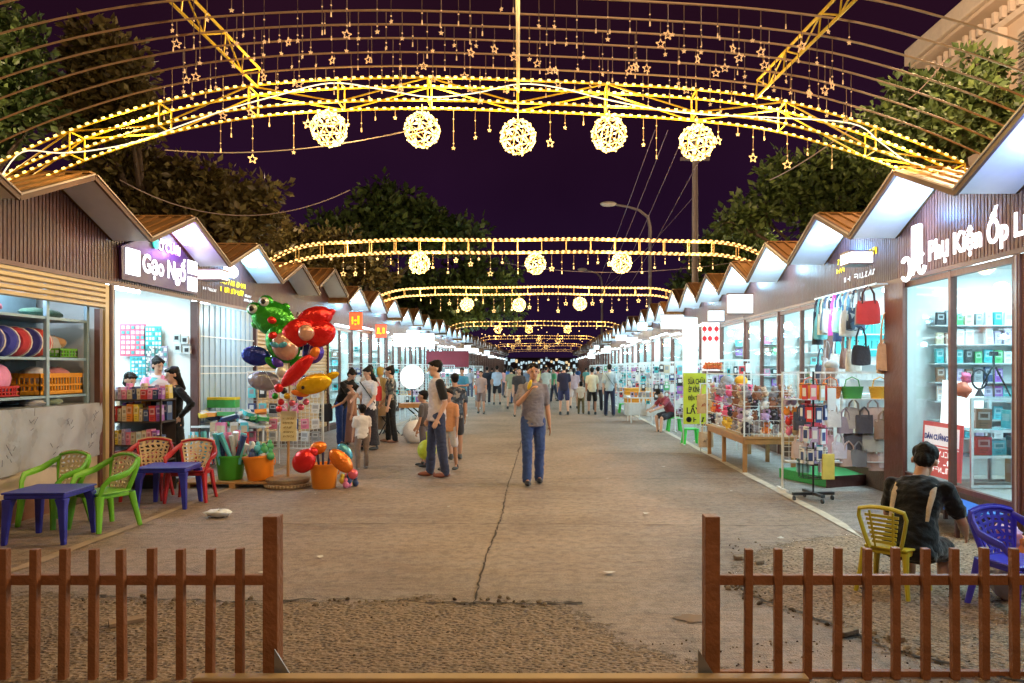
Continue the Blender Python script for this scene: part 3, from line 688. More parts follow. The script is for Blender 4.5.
    if lit:
        part('tube_lamp', (s,depth,'t'), lambda mb: (bx(mb, -.7, -.75, .4, W-.4, 2.74, 2.79), bx(mb, -1.7, -1.75, .4, W-.4, 2.74, 2.79)), TUBE, t)
        if idx >= 5: part('eave_lamp', (s,'e'), lambda mb: bx(mb, .12, .09, .3, W-.3, ZL-.02, ZL+.02), TUBE2, t)
        part('flood_lamp', (s,'f'), lambda mb: mb.lathe([(.0,-.02),(.075,-.02),(.09,.0),(.05,.03),(0,.04)], (U(ov*.5),W*.66,ZR-.25), 14), FLOOD, t)
    if front == 'glass' or front == 'glass2':
        def fr(mb):
            zs = floor_z+.012
            for y in ([pw/2, W/2-.03, W-pw/2-.05] if front == 'glass' else [pw/2, W-pw/2-.05]): bx(mb, .0, -.07, y, y+.05, zs, ZL-.051)
            bx(mb, -.004, -.06, pw/2+.05, W-pw/2-.05, zs, zs+.05); bx(mb, -.004, -.06, pw/2+.05, W-pw/2-.05, ZL-.12, ZL-.053)
        part('window_frame', (s,front,floor_z), fr, FRM if s < 0 else WOODR, t)
        part('glass_pane', (s,floor_z), lambda mb: bx(mb, -.03, -.036, pw/2+.05, W-pw/2-.05, floor_z+.06, ZL-.12), GLASS, t)
    if front == 'shutter':
        def sh(mb):
            z = .05
            while z < ZL-.06:
                h = .075; mb.prism([(U(-.03),pw/2,z),(U(-.03),pw/2,z+h),(U(-.015),pw/2,z+h*.8),(U(-.015),pw/2,z+h*.25)], (0,W-pw,0)); z += h+.002
        part('roller_shutter', (s,), sh, SHUT, t)
    if front == 'door':
        def dr(mb):
            y = pw/2; k = 0
            while y < W-pw/2-.02:
                bx(mb, -.02-(k%2)*.015, -.05, y, min(y+.105, W-pw/2), .1, ZL-.06); y += .107; k += 1
            for z in (1.5,1.62,.7,2.1): bx(mb, -.012, -.019, pw/2, W-pw/2, z, z+.02, 1)
        part('folding_door', (s,), dr, [mat('door_bluewhite', (.36,.50,.64), .35, .1, var=.1), mat('door_rib', (.75,.78,.8), .4)], t)
        def dp(mb): bx(mb, .005, -.1, W-.16, W-.05, 0, ZL-.055)
    if front in ('glass','glass2','open') and not (s < 0 and idx == 1):
        def shelves(mb):
            for z in SH_Z: bx(mb, -.35, -depth+.35, W-.22, W-.04, z-.015, z)
            for z in SH_Z[::2]: bx(mb, -depth+.02, -depth+.3, .1, W-.25, z-.015, z)
        part('wall_shelves', (s,depth), shelves, SHELFM, t)
    return t
SH_Z = [.75,.97,1.20,1.43,1.66,1.89,2.12]
LY0, RY0 = 7.2, 7.0
ordn = ['first','second','third','fourth','fifth','sixth','seventh','eighth','ninth','tenth','eleventh','twelfth','thirteenth','fourteenth','fifteenth','sixteenth','seventeenth','eighteenth','nineteenth','twentieth']+['%d%s' % (n, 'st' if n % 10 == 1 else 'nd' if n % 10 == 2 else 'rd' if n % 10 == 3 else 'th') for n in range(21,61)]
LST = {}; RST = {}
LT = {-1:('shutter',0,'brown stall at the far left edge, only its roof corner shows'), 0:('custom',0,'nearest left stall with a half raised cream shutter over shelves'),
      1:('open',1,'bright open left stall under the purple glowing sign'), 2:('door',1,'left stall closed by a pale ribbed door under yellow writing'),
      3:('shutter',0,'closed left stall with cream shutter behind the balloon bunch'), 4:('shutter',0,'closed left stall with cream shutter behind the woman in black'),
      5:('glass',1,'left glass fronted stall with the first red square sign'), 6:('glass',1,'left glass fronted stall with the second red square sign')}
for k in range(-1, 40):
    f, lit, lab = LT.get(k, ('glass', 1, '%s stall from the camera on the left side, brightly lit' % ordn[k]))
    LST[k] = stall(-1, k, LY0+W*k, f, lit, lab, far=k > 9, floor_z=.12 if k >= 0 else .1)
RT = {-1:('glass2',1,'brown fronted stall at the right edge of the view'), 0:('glass',1,'phone accessory stall under the white lettered signboard'), 1:('open',1,'bag stall with handbags hanging from its front rail'),
      2:('glass',1,'right stall behind the plush toy table'), 3:('glass',1,'right stall behind the yellow green signboard')}
for k in range(-1, 40):
    f, lit, lab = RT.get(k, ('glass2' if k % 3 else 'open', 1, '%s stall from the camera on the right side, brightly lit' % ordn[k]))
    RST[k] = stall(1, k, RY0+W*k, f, lit, lab, wood=WOODR if k < 1 else WOOD, far=k > 9)
# lamps of the stalls: ceiling light inside, flood lamp washing the soffit and gable
for k in range(-1, 18):
    if LT.get(k, (0,1))[1]:
        light('POINT', (.5, W/2, 2.45), 16 if k > 1 else 4, (.6,.9,1), .08, parent=LST[k])  # point added under the eave for cool spill onto the street
        light('AREA', (-1.3*1, W/2, 2.72), 42 if k == 1 else 75 if k < 7 else 95, COOL, 1.6, 1.6, parent=LST[k])
        light('POINT', (OVL*.45, W*.62, ZR-.42), 8 if k == 1 else 18, (.5,.16,1) if k == 1 else (.12,.50,1) if k < 4 else (.25,.65,1), .05, parent=LST[k])
    light('POINT', (-.5, W/2, 2.45), 16, (.6,.9,1), .08, parent=RST[k])  # same added eave point on the right side
    light('AREA', (1.3, W/2, 2.72), 58 if k == 0 else 72 if k < 8 else 95, COOL, 1.6, 1.6, parent=RST[k])
    light('POINT', (-OVR*.45, W*.66, ZR-.36), 18 if k > 1 else 13, (.08,.22,1) if k < 0 else (.14,.42,1) if k < 2 else (.35,.70,1), .05, parent=RST[k])
# wide wood panel between phone stall and bag stall
o = MB().box(-.03,.0,-.0,.5,.0,ZL-.055).build('post_panel', WOODR, RST[1], loc=(-.02,-.24,0))
# ------------------------------------------------------------------ left stall 1: half raised shutter, shelves, covered counter
t = LST[0]
mb = MB(); z = 2.34
while z < ZL-.055:
    mb.prism([(-.02,.06,z),(-.02,.06,z+.062),(.012,.06,z+.05),(.012,.06,z+.014)], (0,W-.2,0)); z += .064
mb.build('roller_shutter', SHUT, t)
MB().box(-.06,.01,W-.14,W-.06,0,ZL-.055).box(-.06,.01,W-.26,W-.20,0,2.33,1).build('shutter_guide', [SHUT, FRM], t)
STEELB = mat('rack_blue_steel', (.28,.40,.48), .4, .2, var=.1)
mb = MB()
for z in (2.18,1.72,1.29): mb.box(-.75,-.12,.1,W-.28,z-.03,z)
for y in (.15,1.35,W-.3): mb.box(-.15,-.11,y-.025,y+.025,1.1,2.6)
mb.box(-.8,-.76,.08,W-.28,1.1,2.6,1)
mb.build('rack', [STEELB, mat('rack_film', (.20,.30,.36), .25, var=.35, vscale=3)], t)
MB().box(-.82,-.02,.06,W-.2,.02,1.16).build('counter', mat('counter_cream', (.52,.43,.33), .6, var=.15), t, bevel=.01)
MB().box(-.5,-.46,.4,W-.5,2.62,2.66).build('tube_lamp', TUBE2, t); light('POINT', (-.35,W/2,2.5), 14, (.7,.85,1), .1, parent=t)  # tube and cool fill point added to brighten the shelves
# silver film with black brush marks hanging over the counter front
mb = MB(); n = 24
g = [[Vector((.018+.012*math.sin(i*1.3+j*.8)+.01*math.sin(i*.5), .08+(W-.3)*i/n, 1.175-.66*j/8-.02*math.sin(i*.45)*(j/8))) for j in range(9)] for i in range(n+1)]
vs_ = [p for c in g for p in c]; mb.add(vs_, [(i*9+j,(i+1)*9+j,(i+1)*9+j+1,i*9+j+1) for i in range(n) for j in range(8)])
mb.add([(-.62,.08,1.176),(-.01,.08,1.176),(-.01,W-.22,1.176),(-.62,W-.22,1.176)], [(0,1,2,3)])
mb.build('plastic_cover', mat('film_silver', (.40,.42,.47), .3, .1, var=.2, vscale=4, bump=.4, bscale=6), t, smooth=True)
mb = MB(); rs = random.Random(4)
for (y, z, s) in [(.2,.9,.16),(.55,.72,.2),(.9,.98,.22),(1.25,.65,.16),(1.5,.97,.2),(1.9,.72,.16),(.35,.6,.15),(2.0,1.0,.14)]:
    for k in range(5):
        a = Vector((.045, y+rs.uniform(-s,s)*.45, z+rs.uniform(-s,s)*.5)); ang = rs.choice((.5,.9,2.2,1.5)); d = Vector((0,math.cos(ang),math.sin(ang)))*s*rs.uniform(.2,.45)
        mb.bar(a, a+d, .007, .002+.0002*k, 0, (1,0,0))
mb.build('brush_mark', mat('mark_grey', (.10,.10,.13), .6, var=0), t)
MB().box(-.1,.012,0.02,1.35,0,.26).build('brick_base', mat('brick_brown', (.16,.07,.04), .8, var=.35, vscale=12), t)
def soft(name, c, r3, m, label, cat, rot=None, parent=None, jit=.008, n=16, mm=10):
    me = MB().ell((0,0,0), r3[0], r3[1], r3[2], n, mm).mesh(name, m, smooth=True); rr = random.Random(sum(map(ord, label or 'x')))
    for v in me.vertices: v.co += v.co.normalized()*rr.gauss(0, jit)
    o = link(name, me, parent, loc=c, rot=rot); return tag(o, label, cat) if label else o
def crate(name, loc, dx, dy, dz, m, label, cat='crate', rz=0, open_=True, group=None):
    t = thing(name, label, cat, loc, rz, group); mb = MB(); th = .012
    mb.box(-dx/2,dx/2,-dy/2,dy/2,0,th)
    def wall(a, b):
        a = Vector(a); b = Vector(b); L_ = (b-a).length; n = max(3, int(L_/.05)); d = (b-a).normalized()
        for z0, z1 in ((0,.2),(.42,.5),(.8,1.0)): mb.bar(a+Vector((0,0,(z0+z1)/2*dz)), b+Vector((0,0,(z0+z1)/2*dz)), th, (z1-z0)*dz)
        for k in range(n+1):
            p = a.lerp(b, k/n); mb.box(p.x-.006,p.x+.006,p.y-.006,p.y+.006,.0,dz*.99)
    x, y = dx/2-.006, dy/2-.006
    wall((-x,-y,0),(x,-y,0)); wall((x,-y,0),(x,y,0)); wall((x,y,0),(-x,y,0)); wall((-x,y,0),(-x,-y,0))
    mb.build('basket', m, t); return t
X1 = XL-.42
for i, (y, c, lab) in enumerate([(7.75,(.45,.04,.06),'red rolled blanket with white stripe at the left edge of the upper shelf'),(8.0,(.03,.04,.28),'dark blue rolled blanket left of centre on the upper shelf'),(8.22,(.05,.06,.4),'blue rolled blanket in the middle of the upper shelf'),
     (8.42,(.5,.05,.07),'red rolled blanket in the middle of the upper shelf'),(8.6,(.05,.05,.3),'navy rolled blanket right of centre on the upper shelf'),(8.76,(.55,.06,.05),'bright red rolled blanket beside the white bundle')]):
    t = thing('rolled_blanket', lab, 'blanket', (X1+.02,y,1.72)); 
    MB().lathe([(0,-.13),(.12,-.13),(.165,-.08),(.17,.0),(.165,.08),(.12,.13),(0,.13)], (0,0,0), 18).build('roll', cloth(c), t, smooth=True).matrix_local = Matrix.Translation((0,0,.17)) @ Euler((PI/2,0,.35)).to_matrix().to_4x4()
    MB().lathe([(.171,-.018),(.177,-.0),(.171,.018)], (0,0,0), 18).build('stripe', cloth((.75,.72,.7)), t).matrix_local = Matrix.Translation((0,0,.17)) @ Euler((PI/2,0,.35)).to_matrix().to_4x4()
soft('fabric_bundle', (X1,8.98,1.86), (.14,.2,.13), cloth((.42,.45,.5)), 'pale grey fabric bundle beside the green basket', 'bundle')
crate('plastic_basket', (X1+.1,9.02,1.72), .3, .34, .11, M_((.16,.5,.04)), 'light green plastic basket on the upper shelf', 'basket')
soft('straw_hat', (X1-.02,9.12,1.90), (.14,.16,.08), cloth((.5,.28,.12)), 'brown striped hat at the right end of the upper shelf', 'hat')
soft('pillow', (X1+.06,7.85,1.49), (.2,.38,.19), cloth((.75,.28,.55)), 'pink pillow stacked at the left end of the middle shelf', 'pillow')
crate('plastic_crate', (X1+.1,7.85,1.29), .34, .6, .12, M_((.6,.03,.03)), 'red crate under the pink pillow', 'crate')
crate('plastic_crate', (X1+.1,8.85,1.29), .36, .78, .25, M_((.85,.36,.02)), 'orange yellow crate on the middle shelf', 'crate')
soft('fabric_bundle', (X1+.08,8.68,1.52), (.14,.18,.09), cloth((.6,.62,.68)), 'white fabric bundle in the orange yellow crate', 'bundle')
soft('fabric_bundle', (X1+.08,9.0,1.53), (.14,.2,.08), cloth((.5,.18,.2)), 'dusty red fabric bundle in the orange yellow crate', 'bundle')
soft('fabric_bundle', (X1,7.9,2.26), (.16,.3,.07), cloth((.4,.03,.08)), 'dark red fabric bundle on the top shelf', 'bundle')
soft('fabric_bundle', (X1,8.9,2.24), (.14,.35,.06), cloth((.05,.12,.08)), 'dark green fabric bundle on the top shelf', 'bundle')
for i, (y, c, lab) in enumerate([(8.45,(.3,.3,.33),'grey crumpled cloth on the covered counter'),(8.75,(.15,.2,.15),'dark green crumpled cloth on the covered counter')]):
    soft('cloth_heap', (X1+.2,y,1.21), (.12,.14,.05), cloth(c), lab, 'cloth')

# ------------------------------------------------------------------ signs
LETW = mat('letter_white', (1,1,1), emit=1.1, ecol=(1,.97,1), sample=False)
LETP = mat('letter_glow_pink', (1,.8,.9), emit=1.0, ecol=(1,.8,.95), sample=False)
LBOX = mat('lightbox_white', (1,1,1), emit=1.7, ecol=(.9,.97,1), sample=False)
YEL = mat('letter_yellow', (.9,.75,.02), .5, emit=.55, ecol=(.9,.7,.02), sample=False)
PURP = mat('sign_purple', (.045,.012,.07), .4, var=.15)
t = thing('shop_sign', 'purple signboard with white glowing letters Gạo Ngố on the left', 'sign', (XL+.03, 9.72, 2.72))
MB().prism([(0,.02,.02),(0,2.12,.02),(0,2.12,.42),(0,1.15,.86),(0,.0,.44)], (.03,0,0)).build('board', PURP, t)
MB().box(.031,.05,.10,.42,.10,.44).box(.031,.05,1.80,2.08,.32,.52).box(.031,.05,1.80,2.08,.06,.27).build('light_box', LBOX, t)
put_text('letters', 'Gạo Ngố', .36, LETW, (.034,.50,.18), (0,1,0), (0,0,1), t, width=1.22, depth=.008, bold=.008, height=.42)
put_text('letters', 'Ô CƯƠI', .2, LETP, (.034,.92,.54), (0,1,0), (0,0,1), t, width=.62, depth=.008, bold=.005)
mb = MB(); mb.lathe([(.0,0),(.07,0),(.08,.02),(.0,.035)], (0,0,0), 14); o = mb.build('sign_emblem', mat('teal_glow', (.1,.6,.5), emit=.7, ecol=(.05,.7,.55), sample=False), t); o.matrix_local = Matrix.Translation((.034,.84,.61)) @ Euler((0,PI/2,0)).to_matrix().to_4x4()
def scrib_sign(t, rows, s, X, mats):
    for i, (y, z, w_, h, n, mi) in enumerate(rows):
        mb = MB(); scribble(mb, (X,y,z), (0,1,0) if s < 0 else (0,-1,0), (0,0,1), w_, h, n, 0, 5+i)
        mb.build('letters', mats[mi], t)
LW = mat('letter_dim_white', (.8,.8,.8), .5, emit=.35, ecol=(.8,.85,.9), sample=False)
t = thing('shop_sign', 'small yellow and white lettering above the pale ribbed door', 'sign', (XL+.008, 12.1, 2.8))
scrib_sign(t, [(.95,.38,.35,.07,5,0),(.42,.24,1.35,.085,16,0),(.7,.10,1.0,.08,12,0),(.05,.06,.5,.045,9,1),(1.75,.10,.3,.04,6,1),(1.7,.02,.4,.04,8,1)], -1, 0, [YEL, LW])
t = thing('shop_sign', 'round pinkish lit sign below the eave left of the second lit gable', 'sign', (XL+.05, 12.9, 3.25))
MB().ell((.1,0,0), .04, .3, .12, 16, 8).build('light_box', LETP, t, smooth=True)
t = thing('shop_sign', 'small yellow and white lettering above the hanging bags', 'sign', (XR-.008, 11.35, 2.8))
scrib_sign(t, [(-.05,.33,.32,.07,4,0),(-.02,.20,.32,.07,4,0),(-.95,.30,.5,.09,5,0),(-.3,.04,1.05,.07,9,1)], 1, 0, [YEL, LW])
# main right signboard
t = thing('shop_sign', 'large white lit letters Phụ Kiện Ốp Lưng with a phone shaped logo', 'sign', (XR-.02, 8.55, 2.75))
put_text('letters', 'Phụ Kiện Ốp Lưng', .3, LETW, (-.005,.02,.06), (0,-1,0), (0,0,1), t, width=2.12, depth=.012, bold=.007, height=.43)
mb = MB(); mb.box(-.085,-.02,.12,.30,.04,.50); o = mb.build('phone_logo', LETW, t, bevel=.02)
mb = MB(); mb.tube([(-.06,.46+.11*math.cos(a),.02+.13*math.sin(a)) for a in [PI*.25+k*PI*1.5/12 for k in range(13)]], .024, 8); mb.tube([(-.06,.09+.08*math.cos(a),.04+.11*math.sin(a)) for a in [-PI*.9+k*PI*1.5/12 for k in range(13)]], .022, 8)
mb.tube([(-.07,.34,.1),(-.07,.27,-.06),(-.07,.2,.08)], .018, 8); mb.build('loop_logo', LETW, t, smooth=True)
# lit boxes under the eaves
def boxsign(c, sx, sy, sz, m, label, tilt=0, strokes=None):
    t = thing('light_sign', label, 'lit sign', c); MB().box(-sx/2,sx/2,-sy/2,sy/2,-sz/2,sz/2).build('light_box', m, t, bevel=.008)
    MB().box(-sx/2-.015,sx/2+.015,-sy/2+.01,sy/2-.01,sz/2+.003,sz/2+.02).box(-sx/2-.015,sx/2+.015,-sy/2+.01,sy/2-.01,-sz/2-.02,-sz/2-.003).build('frame', FRM, t)
    if strokes:
        mb = MB(); scribble(mb, (-sx*.36,-sy/2-.001,-sz*.2), (1,0,0), (0,0,1), sx*.72, sz*.45, max(2,int(sx/.1)), 0, int(c[1]*7)); mb.build('letters', strokes, t)
    return t
LBOX2 = mat('lightbox_cool', (1,1,1), emit=1.1, ecol=(.7,.92,1), sample=False)
LBOX3 = mat('lightbox_dim', (1,1,1), emit=.55, ecol=(.9,.96,1), sample=False)
REDG = mat('sign_red_glow', (.8,.05,.02), emit=1.1, ecol=(1,.10,.03), sample=False)
boxsign((XR-.42,9.62,2.98), .28, .34, .13, LBOX, 'white lit box under the eave left of the large letters')
boxsign((XL+.35,11.75,3.03), .34, .30, .13, LBOX, 'white lit box under the eave between the purple sign and yellow writing')
boxsign(PX(356,321,20.2), .33, .1, .45, REDG, 'first red glowing square sign on the left stall fronts', 0, YEL)
boxsign(PX(381,331,24.2), .34, .1, .40, REDG, 'second red glowing square sign, farther along on the left', 0, YEL)
boxsign(PX(414,340,23), 1.2, .1, .40, LBOX, 'white lit banner board sticking out over the left stall fronts')
boxsign(PX(740,304,12.3), .40, .1, .30, LBOX3, 'white lit board above the plush toy stall on the right', 0, mat('letter_pale_red', (.8,.4,.4), .5, emit=1.2, ecol=(1,.75,.7), sample=False))
boxsign(PX(672,322,20.8), .6, .1, .38, LBOX3, 'white lit board with red writing on the right far stalls', 0, MATS['letter_pale_red'])
boxsign(PX(716,316,14.6), .3, .1, .2, mat('light_blue_white', (.8,.9,1), emit=.6, ecol=(.7,.88,1), sample=False), 'blue white lit board beside the lantern poster')
rs = random.Random(8)
for k in range(9):
    Y = 27+k*4.6; boxsign(PX(0,0,Y)*0+Vector((rs.uniform(3.3,4.0),Y,rs.uniform(2.5,3.1))), rs.uniform(.3,.6), .1, rs.uniform(.2,.3), LBOX2, '%s small white lit board from the camera along the far right stalls' % ordn[k], 0, rs.choice((MATS['letter_pale_red'],None,None)))
    boxsign(Vector((rs.uniform(-5.0,-4.2),Y+1.2,rs.uniform(2.4,3.0))), rs.uniform(.3,.6), .1, rs.uniform(.2,.3), LBOX2, '%s small white lit board from the camera along the far left stalls' % ordn[k], 0, rs.choice((MATS['letter_pale_red'],None,None)))
# ------------------------------------------------------------------ trees
def leaf_mat(name, c1, c2, c3):
    m = bpy.data.materials.new(name); m.use_nodes = True; nt = m.node_tree; N = nt.nodes; L = nt.links; b = N['Principled BSDF']; b.inputs['Roughness'].default_value = .5
    g = N.new('ShaderNodeNewGeometry'); cr = N.new('ShaderNodeValToRGB'); cr.color_ramp.elements[0].color = c1+(1,); cr.color_ramp.elements[1].color = c3+(1,)
    e = cr.color_ramp.elements.new(.6); e.color = c2+(1,)
    L.new(g.outputs['Random Per Island'], cr.inputs[0]); L.new(cr.outputs[0], b.inputs['Base Color'])
    tr = N.new('ShaderNodeBsdfTranslucent'); L.new(cr.outputs[0], tr.inputs[0]); mx = N.new('ShaderNodeMixShader'); mx.inputs[0].default_value = .3
    L.new(b.outputs[0], mx.inputs[1]); L.new(tr.outputs[0], mx.inputs[2]); L.new(mx.outputs[0], N['Material Output'].inputs[0]); return m
LEAF_OLIVE = leaf_mat('leaf_olive', (.07,.055,.02), (.14,.105,.035), (.25,.21,.07))
LEAF_GREEN = leaf_mat('leaf_green', (.035,.06,.018), (.07,.11,.03), (.15,.21,.055))
BARK0 = 0
BARK = mat('bark', (.10,.07,.05), .9, var=.4, vscale=8, bump=.8)
def tree(name, label, base, lobes, n_clump, leaf, lm, seed, trunk_r=.16, per=26, rosette=True):
    r = random.Random(seed); t = thing(name, label, 'tree', base); B = Vector(base)
    cz = sum(l[2] for l in lobes)/len(lobes); mb = MB(); 
    top = Vector((0,0,(cz-B.z)*.55)); mb.tube([(0,0,0),(.05,.03,top.z*.5),top], [trunk_r,trunk_r*.85,trunk_r*.7], 8)
    mb.build('trunk', BARK, t, smooth=True)
    clumps = []
    for i in range(n_clump):
        l = r.choices(lobes, [q[3]*q[4]*q[5] for q in lobes])[0]
        while True:
            d = Vector((r.gauss(0,1), r.gauss(0,1), r.gauss(0,1))).normalized(); q = r.random()**.4
            p = Vector((l[0]+d.x*l[3]*q, l[1]+d.y*l[4]*q, l[2]+d.z*l[5]*q)); break
        clumps.append(p-B)
    lb = MB()
    for l in lobes:
        c = Vector(l[:3])-B; mid = (top+c)/2+Vector((r.uniform(-.2,.2),0,.2)); lb.tube([top*.9, mid, c], [trunk_r*.5,trunk_r*.35,trunk_r*.15], 6)
        for p in [q for q in clumps if (q-c).length < max(l[3:])][:14]: lb.tube([c.lerp(mid, r.random()*.5), (c+p)/2+Vector((0,0,.05)), p], [trunk_r*.14,trunk_r*.09,.008], 4)
    lb.build('limb', BARK, t, smooth=True)
    cm = MB(); V = cm.v; Fc = cm.f
    for p in clumps:
        ax = Vector((r.gauss(0,.5), r.gauss(0,.5), r.uniform(.1,1))).normalized(); cs = leaf*r.uniform(1.0,2.0)
        for k in range(int(per*r.uniform(.5,1.3))):
            d = Vector((r.gauss(0,1), r.gauss(0,1), r.gauss(0,.8))).normalized()
            if d.dot(ax) < -.2: d = -d
            o = p+d*cs*r.uniform(.1,1); L_ = leaf*r.uniform(.6,1.25); wd = L_*r.uniform(.5,.72)
            dn = (d+Vector((0,0,-.45*r.random()))).normalized(); sd = dn.cross(Vector((r.gauss(0,1), r.gauss(0,1), r.gauss(0,1)))).normalized(); nn = dn.cross(sd)
            i = len(V); V += [o, o+dn*L_*.45+sd*wd*.5+nn*L_*.05, o+dn*L_, o+dn*L_*.45-sd*wd*.5+nn*L_*.05]; Fc.append([i,i+1,i+2]); Fc.append([i,i+2,i+3])
    cm.mi = [0]*len(Fc)
    cm.build('crown', lm, t, recalc=False)
    return t
def LB(px, py, Y, rx, rz, ry=None): p = PX(px, py, Y); k = Y/F; return (p.x, Y, p.z, rx*k, ry or rx*k*.8, rz*k)
tree('leafy_tree', 'dim leafy tree at the top left edge of the view', (-10.5,14,0), [LB(10,60,14,38,42),LB(-20,110,14,50,50),LB(35,120,14,30,24),LB(-30,20,14,40,40)], 230, .20, LEAF_GREEN, 1)
tree('leafy_tree', 'tall brownish leafy tree behind the hoops, second from the left', (-8.6,16.5,0), [LB(112,70,16,36,34),LB(85,110,16,42,32),LB(130,120,16,30,26),LB(90,45,16,18,18)], 240, .21, LEAF_OLIVE, 2)
tree('leafy_tree', 'olive tree with large leaves above the second and third left stalls', (-8.6,17.5,0), [LB(130,180,17,50,26),LB(200,190,17,44,28),LB(255,205,17,34,26),LB(165,215,17,70,20),LB(235,232,17,50,14)], 420, .20, LEAF_OLIVE, 3)
tree('leafy_tree', 'tall dark tree rising behind the middle of the left stalls', (-9.5,40,0), [LB(400,225,40,50,34),LB(350,240,40,44,26),LB(455,238,40,30,24),LB(380,200,40,26,16)], 260, .42, LEAF_GREEN, 4, .3)
tree('leafy_tree', 'broad green tree hanging over the far left stalls', (-8.0,46,0), [LB(430,290,46,60,22),LB(370,300,46,50,20),LB(480,280,46,40,20),LB(440,320,46,60,14),LB(500,312,48,28,14)], 330, .42, LEAF_GREEN, 5, .3)
tree('leafy_tree', 'dark tree behind the closed left stalls', (-9.5,27,0), [LB(325,255,27,46,24),LB(290,250,27,30,26),LB(360,275,27,40,16)], 200, .26, LEAF_OLIVE, 6, .25)
tree('leafy_tree', 'olive green tree behind the second arch on the right', (7.6,19,0), [LB(800,190,18.5,46,34),LB(850,180,18,44,40),LB(760,215,18.5,30,20),LB(740,225,18.5,26,14),LB(850,225,18,50,22),LB(880,200,18,40,30)], 420, .18, LEAF_GREEN, 7)
tree('leafy_tree', 'dark leafy tree in front of the cream building', (8.6,14.5,0), [LB(960,110,14,52,30),LB(915,95,14,34,24),LB(985,85,14,24,26),LB(930,140,14,60,22),LB(1010,120,14,40,30),LB(885,125,14,30,20),LB(975,65,14,16,14)], 330, .17, LEAF_GREEN, 8)
tree('leafy_tree', 'dark tree between the lamp post and the right stalls', (7.5,34,0), [LB(715,262,32,30,22),LB(750,250,32,36,22),LB(690,290,34,20,14)], 160, .3, LEAF_GREEN, 9, .25)
# ------------------------------------------------------------------ cream building
CREAM = mat('plaster_cream', (.60,.47,.36), .7, var=.12, vscale=1.5, bump=.15); CREAM2 = mat('plaster_light', (.66,.55,.45), .7, var=.1)
t = thing('cream_building', 'cream plaster building with deep cornice and louvred shutters at top right', 'building', (10.3,14,0))
MB().box(0,7,-8,6.3,0,9.7).build('wall', CREAM, t)
MB().box(-.62,7.3,-8.5,6.5,9.72,10.15).box(-.5,7.2,-8.4,6.4,9.62,9.717,1).build('roof_slab', [CREAM2,CREAM], t, bevel=.03)
mb = MB(); y = -8
while y < 6.2: mb.box(-.2,-.003,y,y+.1,9.36,9.615); y += .3
mb.box(-.12,-.003,-8,6.3,9.2,9.347); mb.build('cornice', CREAM2, t)
for y in (5.7,2.9,.1,-2.8): MB().box(-.22,-.003,y,y+.6,0,9.197).build('pilaster', CREAM2, t, bevel=.02)
SHG = mat('louvre_grey', (.30,.28,.24), .6)
for y0 in (3.75,.95,-1.9):
    f = MB().box(-.08,-.003,y0,y0+1.5,7.1,8.9).build('window', CREAM2, t)
    mb = MB(); z = 7.2
    while z < 8.8: mb.prism([(-.09,y0+.1,z),(-.14,y0+.1,z+.0),(-.09,y0+.1,z+.07)], (0,1.3,0)); z += .085
    mb.build('shutter', SHG, f)
light('POINT', (-3.4,-3,8.2), 1500, (1,.66,.40), .3, parent=t)  # added light without a fitting, brightens the building face
# ------------------------------------------------------------------ poles, lamps, wires
POLE = mat('pole_grey', (.24,.20,.20), .7, var=.15)
t = thing('utility_pole', 'tall grey utility pole behind the right stalls', 'utility pole', (XA(695,26),26,0)); MB().cone((0,0,0),(0,0,9.4),.13,.09,n=14).build('pole', POLE, t, smooth=True)
MB().box(-.5,.5,-.05,.05,8.7,8.8).build('crossarm', POLE, t)
def street_lamp(px, Y, ztop, reach, label):
    t = thing('street_lamp', label, 'street lamp', (XA(px,Y),Y,0)); k = reach
    MB().tube([(0,0,0),(0,0,ztop-1.1),(-.06*k,0,ztop-.6),(-.3*k,0,ztop-.28),(-.6*k,0,ztop-.12),(-1.0*k,0,ztop)], [.1,.08,.07,.06,.055,.05], 8).build('pole', POLE, t, smooth=True)
    MB().ell((-1.16*k,0,ztop+.02), .34*k**.3, .18, .13, 12, 8).build('lamp_head', mat('lamp_head', (.6,.55,.5), .4), t, smooth=True)
street_lamp(650, 36, 9.35, 1.7, 'curved arm street lamp behind the right stalls, unlit')
street_lamp(602, 58, 9.1, 1.3, 'smaller curved arm street lamp farther down the street')
for i, (a, b, s) in enumerate([(PX(655,130,14),PX(594,290,60),.2),(PX(668,130,14),PX(600,295,60),.2),(PX(684,135,14),PX(612,292,60),.2),(PX(705,150,15),PX(622,297,60),.15),(PX(695,195,26),PX(600,290,58),.3)]):
    cable('overhead_wire', sag(a, b, s), .007+.003*i/4, mat('wire_violet', (.16,.09,.14), .6, var=0), '%s overhead wire from the left of the bundle crossing the sky right of centre' % ordn[i])
cable('overhead_wire', sag(PX(500,262,30), PX(738,262,22), .35), .01, CABLE, 'pale wire sagging behind the second arch near the utility pole')
for (a, b, lab) in [(PX(908,100,13),PX(945,60,12.5),'short wire over the tree at top right'),(PX(770,180,12),PX(862,120,9),'wire rising to the right end of the nearest arch')]: cable('overhead_wire', sag(a, b, .05), .009, CABLE, lab)
